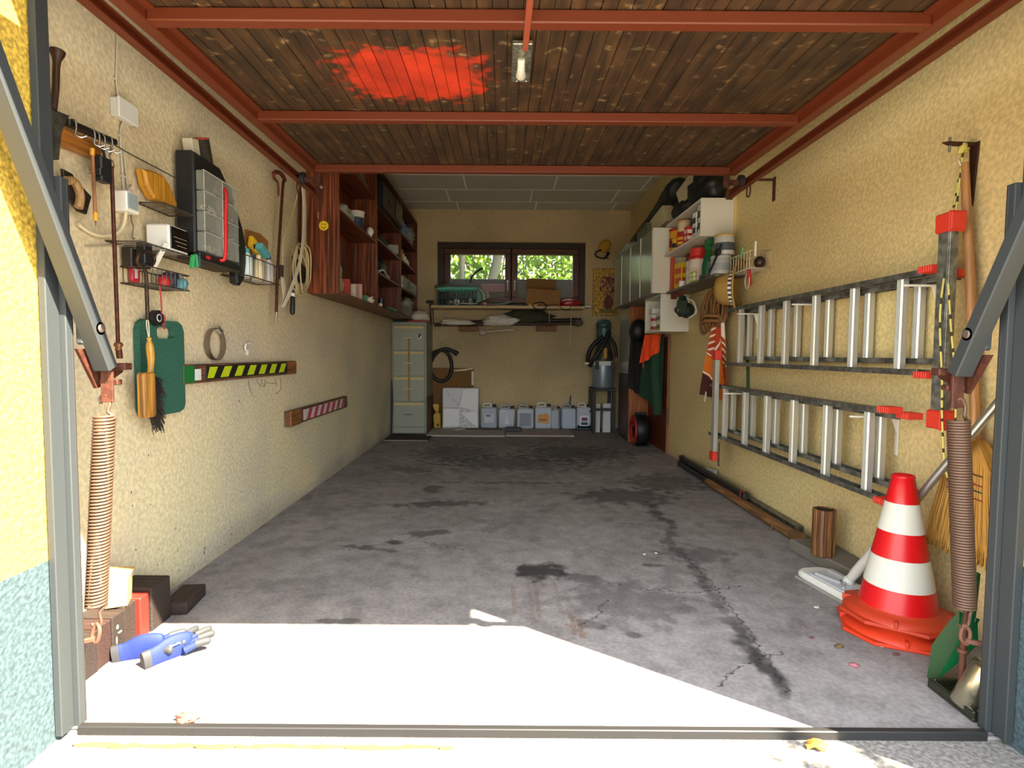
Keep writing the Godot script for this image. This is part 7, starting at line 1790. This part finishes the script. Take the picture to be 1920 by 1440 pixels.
func build_floor_things() -> void:
	var black := mat("151618", 0.5)
	var orange := mat("cf3a1a", 0.45)
	var red := mat("c80f16", 0.35)
	var pale := mat("cfcdbf", 0.5)
	# traffic cones, one stacked on the other
	var c := V(1.345, 0, -0.53)
	var t := thing("traffic_cone", "lower traffic cone of the stack, only its bright orange-red base showing under the striped cone", "traffic cone", "stacked traffic cones")
	cone_base(t, "base", c, 0.35, 0.178, orange)
	t = thing("traffic_cone", "red and white striped traffic cone stacked on another, by the green dustpan", "traffic cone", "stacked traffic cones")
	var up := V(1.350, 0.052, -0.535)
	cone_base(t, "base", up, 0.15, 0.172, mat("b9391c", 0.5))
	var y0 := 0.032
	var rad := func(y: float) -> float: return lerpf(0.115, 0.031, (y - y0) / (0.480 - y0))
	var bands := [[0.032, 0.108], [0.108, 0.206], [0.206, 0.292], [0.292, 0.388], [0.388, 0.480]]
	for k in 5:
		var a: float = bands[k][0]
		var b: float = bands[k][1]
		var e := 0.0012 if k % 2 == 1 else 0.0
		var prof := [V2(rad.call(a) + e, a), V2(rad.call(b) + e, b)]
		if k == 4: prof = [V2(rad.call(a), a), V2(rad.call(b - 0.01), b - 0.01), V2(rad.call(b - 0.01) + 0.002, b - 0.008), V2(0.032, b), V2(0.028, b), V2(0.025, b - 0.03), V2(0.026, b - 0.12)]
		part(t, "stripe" if k % 2 == 1 else "sleeve", sh().lathe(prof, 40, Transform3D(Basis(), up)), pale if k % 2 == 1 else red)
	# squeegee mop
	t = thing("flat_mop", "white plastic floor mop lying by the cone, its aluminium handle leaning to the door post", "mop")
	var hb := Transform3D(Basis(Vector3.UP, 0.18), V(1.325, 0.0, -0.80))
	var s := sh()
	s.prism(rounded(-0.075, -0.185, 0.075, 0.185, 0.05), 0.012, 0.042, 0.010, hb * Transform3D(Basis(Vector3.RIGHT, -PI / 2), Vector3.ZERO))
	part(t, "head", s, mat("d9d7cb", 0.4))
	s = sh()
	s.prism(rounded(-0.055, -0.09, 0.045, 0.13, 0.03), 0.0415, 0.046, 0.002, hb * Transform3D(Basis(Vector3.RIGHT, -PI / 2), Vector3.ZERO))
	part(t, "tray", s, mat("bfc3c6", 0.35))
	s = sh()
	s.xf = hb
	s.span(V(-0.07, 0.0, -0.18), V(0.07, 0.012, 0.18), 0.004)
	part(t, "pad", s, mat("8f8a80", 0.8))
	s = sh()
	s.xf = hb
	s.beam(V(-0.035, 0.05, -0.10), V(-0.005, 0.05, 0.02), 0.02, 0.012, 0.004).beam(V(0.005, 0.05, -0.02), V(-0.04, 0.05, 0.05), 0.012, 0.012, 0.004).span(V(0.03, 0.042, -0.12), V(0.055, 0.056, -0.02), 0.005)
	part(t, "lever", s, mat("a9a9a6", 0.4))
	var j := V(1.348, 0.055, -0.80)
	var far := V(1.474, 0.882, -0.26)
	part(t, "joint", sh().ball(j, V(0.022, 0.022, 0.022), 14).tube([j, j.lerp(far, 0.06), j.lerp(far, 0.2)], [0.015, 0.019, 0.017], 14), mat("c9c6ba", 0.4))
	part(t, "lower_tube", sh().rod(j.lerp(far, 0.19), j.lerp(far, 0.33), 0.0145, 14), mat("8c8a84", 0.35, 0.5))
	part(t, "handle", sh().rod(j.lerp(far, 0.32), far, 0.0125, 16), mat("bdbdba", 0.3, 0.85))
	# stone slab with a wooden cup, poles along the wall
	t = thing("stone_slab", "rough grey concrete slab on the floor under the brown wooden cup", "slab")
	part(t, "slab", sh().prism([Vector2(1.374, 0.000) * V2(1, 0) + V2(0, 1.30), V2(1.40, 1.06), V2(1.43, 0.90), V2(1.553, 0.90), V2(1.553, 1.32)], 0.0, 0.055, 0.006, Transform3D(Basis(Vector3.RIGHT, -PI / 2), Vector3.ZERO)), mat("80786a", 0.95, 0, GRIT, 6.0, BUMP, 1.5))
	t = thing("wooden_cup", "tall brown wooden pot made of upright strips, standing on the concrete slab", "pot")
	var cc := Vector3(1.412, 0.055, -1.087)
	var strips := 18
	for k in strips:
		var a := TAU * k / strips
		var m := wood(["8a5a30", "6a3f20", "9c6c3c", "7a4c28"][k % 4], 1, 0.4, 4.0, 0.6)
		var r := 0.042 + rand(-0.0012, 0.0012)
		part(t, "strip", sh().box(cc + V(sin(a) * r, 0.1025, cos(a) * r), V(0.0152, 0.205, 0.008), 0.0025, Basis(Vector3.UP, a)), m)
	part(t, "liner", sh().lathe([V2(0, 0.004), V2(0.0385, 0.004), V2(0.0385, 0.2), V2(0.034, 0.2), V2(0.034, 0.01), V2(0, 0.01)], 20, Transform3D(Basis(), cc)), mat("2c190e", 0.6))
	var pa := Vector3(1.47, 0.03, -3.234)
	var pb := Vector3(1.464, 0.03, -2.02)
	for k in 2:
		t = thing("roof_bar", ["lower black bar with red-edged end caps lying along the right wall", "upper black bar with red-edged end caps lying on the lower one along the right wall"][k], "bar", "black bars on the floor")
		var o := V(0.012 * k, 0.046 * k, 0)
		part(t, "bar", sh().beam(pa + o, pb + o, 0.036, 0.040, 0.008), mat("1b1817", 0.4))
		for e in [0.0, 1.0]:
			var p: Vector3 = (pa + o).lerp(pb + o, e)
			part(t, "end_cap", sh().beam(p - V(0, 0, 0.03), p + V(0, 0, 0.02), 0.042, 0.045, 0.008), mat("1d1f1c", 0.5))
			part(t, "cap_ring", sh().beam(p + V(0, 0, -0.034), p + V(0, 0, -0.028), 0.044, 0.047, 0.004), mat("8c2420", 0.5))
	t = thing("metal_profile", "dull grey aluminium profile lying on the floor against the right wall", "profile")
	part(t, "profile", sh().span(V(1.505, 0.0, -3.1), V(1.552, 0.055, -1.50), 0.003), mat("7c7870", 0.4, 0.6, WEAR, 3.0))
	part(t, "clip", sh().box(V(1.515, 0.08, -2.68), V(0.03, 0.05, 0.10), 0.004, Basis(Vector3.UP, 0.2)), mat("a9a79c", 0.3))
	t = thing("wooden_pole", "weathered wooden pole lying on the floor, its round end near the concrete slab", "pole")
	part(t, "pole", sh().tube([V(1.462, 0.03, -2.6), V(1.462, 0.03, -1.6), V(1.462, 0.03, -1.42)], [0.026, 0.026, 0.027], 14), wood("9a6c3c", 2, 0.7, 3.0, 0.6))
	part(t, "end", sh().tube([V(1.462, 0.03, -1.43), V(1.465, 0.032, -1.37), V(1.468, 0.033, -1.335), V(1.468, 0.033, -1.325)], [0.030, 0.031, 0.028, 0.016], 14), wood("7d5a30", 2, 0.7))
	part(t, "wire", sh().rod(V(1.44, 0.055, -1.60), V(1.432, 0.002, -1.60), 0.004, 6), mat("6b4a2a", 0.6))
	# by the right door post
	t = thing("dustpan", "green plastic dustpan standing on its lip beside the cone", "dustpan")
	var green := mat("0e5a30", 0.35)
	var p := [Vector3(1.235, -0.006, -0.247), Vector3(1.252, 0, -0.23), Vector3(1.235, 0.103, -0.234), Vector3(1.268, 0.144, -0.183), Vector3(1.25, 0.202, -0.19), Vector3(1.256, 0.231, -0.17), Vector3(1.29, 0.097, -0.182), Vector3(1.305, 0.145, -0.162), Vector3(1.31, 0.211, -0.174)]
	part(t, "pan", sh().sheet([[p[0], p[1]], [p[2], p[3]], [p[4], p[5]]], 0.004), mat("2c4a26", 0.5))
	part(t, "side", sh().sheet([[p[1], p[1].lerp(p[6], 0.5), p[6]], [p[3], p[3].lerp(p[7], 0.5) + V(-0.004, 0, 0.006), p[7]], [p[5], p[5].lerp(p[8], 0.5), p[8]]], 0.004), green)
	part(t, "rib", sh().beam(p[3].lerp(p[7], 0.3), p[8], 0.006, 0.012, 0.002).beam(p[3].lerp(p[6], 0.4), p[7], 0.005, 0.010, 0.002), green)
	part(t, "handle", sh().rod(p[8].lerp(p[5], 0.4), p[8].lerp(p[5], 0.4) + V(0.05, 0.10, -0.05), 0.012, 12), green)
	t = thing("boot_tray", "dark olive glassy tray on the floor under the green dustpan", "tray")
	var tray := mat("25271a", 0.15)
	part(t, "base", sh().span(V(1.20, 0.0, -0.20), V(1.50, 0.010, -0.045), 0.004), tray)
	for q in [[V(1.20, 0.006, -0.20), V(1.212, 0.028, -0.045)], [V(1.488, 0.006, -0.20), V(1.50, 0.028, -0.045)], [V(1.212, 0.006, -0.20), V(1.488, 0.028, -0.188)], [V(1.212, 0.006, -0.057), V(1.488, 0.032, -0.045)]]: part(t, "rim", sh().span(q[0], q[1], 0.004), tray)
	t = thing("metal_flask", "shiny cylindrical metal flask leaning in the tray behind the right door post", "flask")
	part(t, "body", sh().lathe([V2(0, 0), V2(0.032, 0), V2(0.034, 0.003), V2(0.034, 0.12), V2(0.031, 0.128), V2(0, 0.13)], 24, Transform3D(Basis.from_euler(V(0.2, 0, -0.30)), V(1.222, 0.012, -0.10))), mat("b3aa90", 0.22, 0.9))
	t = thing("rusty_stake", "rusty iron stake standing beside the dustpan behind the right door post", "stake")
	part(t, "shaft", sh().tube([V(1.238, 0.011, -0.13), V(1.232, 0.15, -0.125), V(1.232, 0.27, -0.12)], [0.008, 0.008, 0.006], 10), mat("5a3626", 0.7, 0.3))
	part(t, "collar", sh().cyl(V(1.232, 0.14, -0.125), 0.013, 0.012, 12), mat("6b4434", 0.6, 0.4))
	# timber by the left post
	var tw := -1.287
	for k in 4:
		var z1 := -0.195 - 0.058 * k
		var h := 0.122 + 0.004 * k
		t = thing("timber_block", ["brown timber block nearest the left door post, chipped at its foot", "second brown timber block from the left door post, redder than its neighbours", "third brown timber block, flecked with green paint", "fourth brown timber block, touching the red one"][k], "timber", "timber blocks by the left wall")
		part(t, "block", sh().span(V(tw, 0.0, z1 - 0.056), V(-1.172 - 0.003 * (k % 2), h, z1), 0.003), wood(["2a1a12", "361a10", "2c1c14", "301e14"][k], 0, 0.8, 4.0, 0.6))
		if k == 2: part(t, "paint_fleck", sh().ball(V(-1.171, 0.09, z1 - 0.02), V(0.002, 0.008, 0.006), 8).ball(V(-1.171, 0.07, z1 - 0.03), V(0.002, 0.004, 0.010), 8).ball(V(-1.171, 0.05, z1 - 0.015), V(0.002, 0.014, 0.003), 8), mat("6f9a6a", 0.6))
	solo("timber_block", "bright red painted timber block beside the dark one", "timber", sh().span(V(tw, 0.0, -0.475), V(-1.166, 0.135, -0.430), 0.003), mat("a31f14", 0.6), "timber blocks by the left wall")
	solo("timber_block", "tall dark brown timber block between the red block and the low plank", "timber", sh().span(V(tw, 0.0, -0.585), V(-1.160, 0.150, -0.478), 0.004), wood("30221a", 0, 0.8, 4.0, 0.6), "timber blocks by the left wall")
	solo("timber_block", "low dark plank end lying farthest from the left door post", "timber", sh().box(V(-1.165, 0.0225, -0.675), V(0.085, 0.045, 0.165), 0.003, Basis(Vector3.UP, 0.12)), wood("3c2a20", 2, 0.8, 4.0, 0.6), "timber blocks by the left wall")
	solo("timber_offcut", "cream wooden offcut standing on the brown timber blocks", "offcut", sh().prism([V2(-0.028, 0.0), V2(0.03, 0.0), V2(0.034, 0.075), V2(0.042, 0.10), V2(-0.028, 0.11)], -0.035, 0.035, 0.002, Transform3D(Basis(Vector3.UP, 0.4), V(-1.212, 0.135, -0.395))), mat("b8955a", 0.8))
	# gloves
	t = thing("work_glove", "blue and grey work glove curled up against the timber blocks", "glove", "pair of work gloves")
	glove(t, Transform3D(Basis(Vector3.UP, -1.25) * Basis(Vector3.RIGHT, -PI / 2 + 0.12), V(-1.105, 0.004, -0.325)), -0.004)
	t = thing("work_glove", "blue work glove with a white label, fingers spread towards the garage", "glove", "pair of work gloves")
	var gb := Transform3D(Basis(Vector3.UP, -0.62) * Basis(Vector3.RIGHT, -PI / 2 + 0.04), V(-1.015, 0.003, -0.315))
	glove(t, gb, 0.004)
	s = sh()
	s.xf = gb
	s.box(V(0.004, 0.018, 0.0405), V(0.042, 0.03, 0.0016), 0.0005)
	var lab := part(t, "label", s, mat("e3e4ea", 0.7))
	for k in 4:
		s = sh()
		s.xf = gb
		s.box(V(-0.010 + 0.009 * k, 0.019, 0.0416), V(0.0045, 0.016 - 0.004 * (k % 2), 0.001), 0.0, Basis(Vector3.BACK, 0.25 * (k % 3 - 1)))
		part(lab, "mark", s, mat("2a2f4a", 0.6))
	# litter
	var bits := [["curled brown leaf on the floor left of the cone's base", Vector3(1.077, 0, -0.408), 0.03, "6a5230"], ["pink petal on the floor in front of the cone", Vector3(1.056, 0, -0.301), 0.028, "b06a70"], ["small dark leaf scrap on the floor at the left of the cone", Vector3(1.021, 0, -0.464), 0.016, "6a3a3c"], ["small mauve leaf scrap beyond the pink petal", Vector3(1.03, 0, -0.539), 0.018, "6d5a5c"], ["pale wood chip on the floor in front of the mop", Vector3(1.161, 0, -0.686), 0.02, "c9c2b0"], ["whitish scrap in front of the orange cone base", Vector3(1.218, 0, -0.413), 0.018, "d0a898"], ["brown scrap beside the cone's orange base", Vector3(1.23, 0, -0.366), 0.02, "6b3f3a"], ["reddish tuft lying against the steel sill at the left", V(-0.79, 0.0, -0.03), 0.06, "8a5444"], ["tiny white scrap in the middle of the garage floor", Vector3(0.661, 0, -1.223), 0.014, "d9d6d0"], ["second tiny white scrap in the middle of the garage floor", Vector3(0.719, 0, -1.238), 0.014, "d9d6d0"], ["crumpled leaf on the sill by the dappled shade", Vector3(0.758, 0, 0.03), 0.05, "b58a3a"]]
	for k in bits.size():
		var q = bits[k]
		solo("litter", q[0], "litter", crumpled(q[1] + V(0, 0.0005 if q[1].z < 0 else -0.0115, 0), V(q[2], q[2] * 0.3, q[2] * 0.7), 120 + k, 0.5, 6), mat(q[3], 0.8), "scraps on the floor")
	# a bough over the drive on the right, whose shade dapples the sill
	t = thing("overhanging_bough", "leafy bough over the drive whose shade dapples the floor right of the sill", "branch")
	part(t, "branch", sh().tube(smooth([V(5.2, 0.0, 2.6), V(4.4, 1.4, 2.2), V(3.4, 2.4, 1.75), V(2.65, 2.65, 1.45)], 6), 0.02, 8), mat("5a4632", 0.9))
	var ls := sh()
	var lr := RandomNumberGenerator.new()
	lr.seed = 40
	for k in 260:
		var q := V(lr.randf_range(2.52, 3.2), lr.randf_range(2.35, 2.8), lr.randf_range(1.38, 1.8))
		var b := Basis.from_euler(V(lr.randf_range(-0.8, 0.8), lr.randf_range(0, TAU), lr.randf_range(-0.8, 0.8)))
		ls.sheet([[q + b * V(-0.004, 0, 0), q + b * V(0.004, 0, 0)], [q + b * V(-0.022, 0.004, 0.035), q + b * V(0.022, 0.004, 0.035)], [q + b * V(-0.003, 0, 0.085), q + b * V(0.003, 0, 0.085)]], 0.001)
	part(t, "leaves", ls, mat("5f7d2c", 0.5)).set_meta("kind", "stuff")
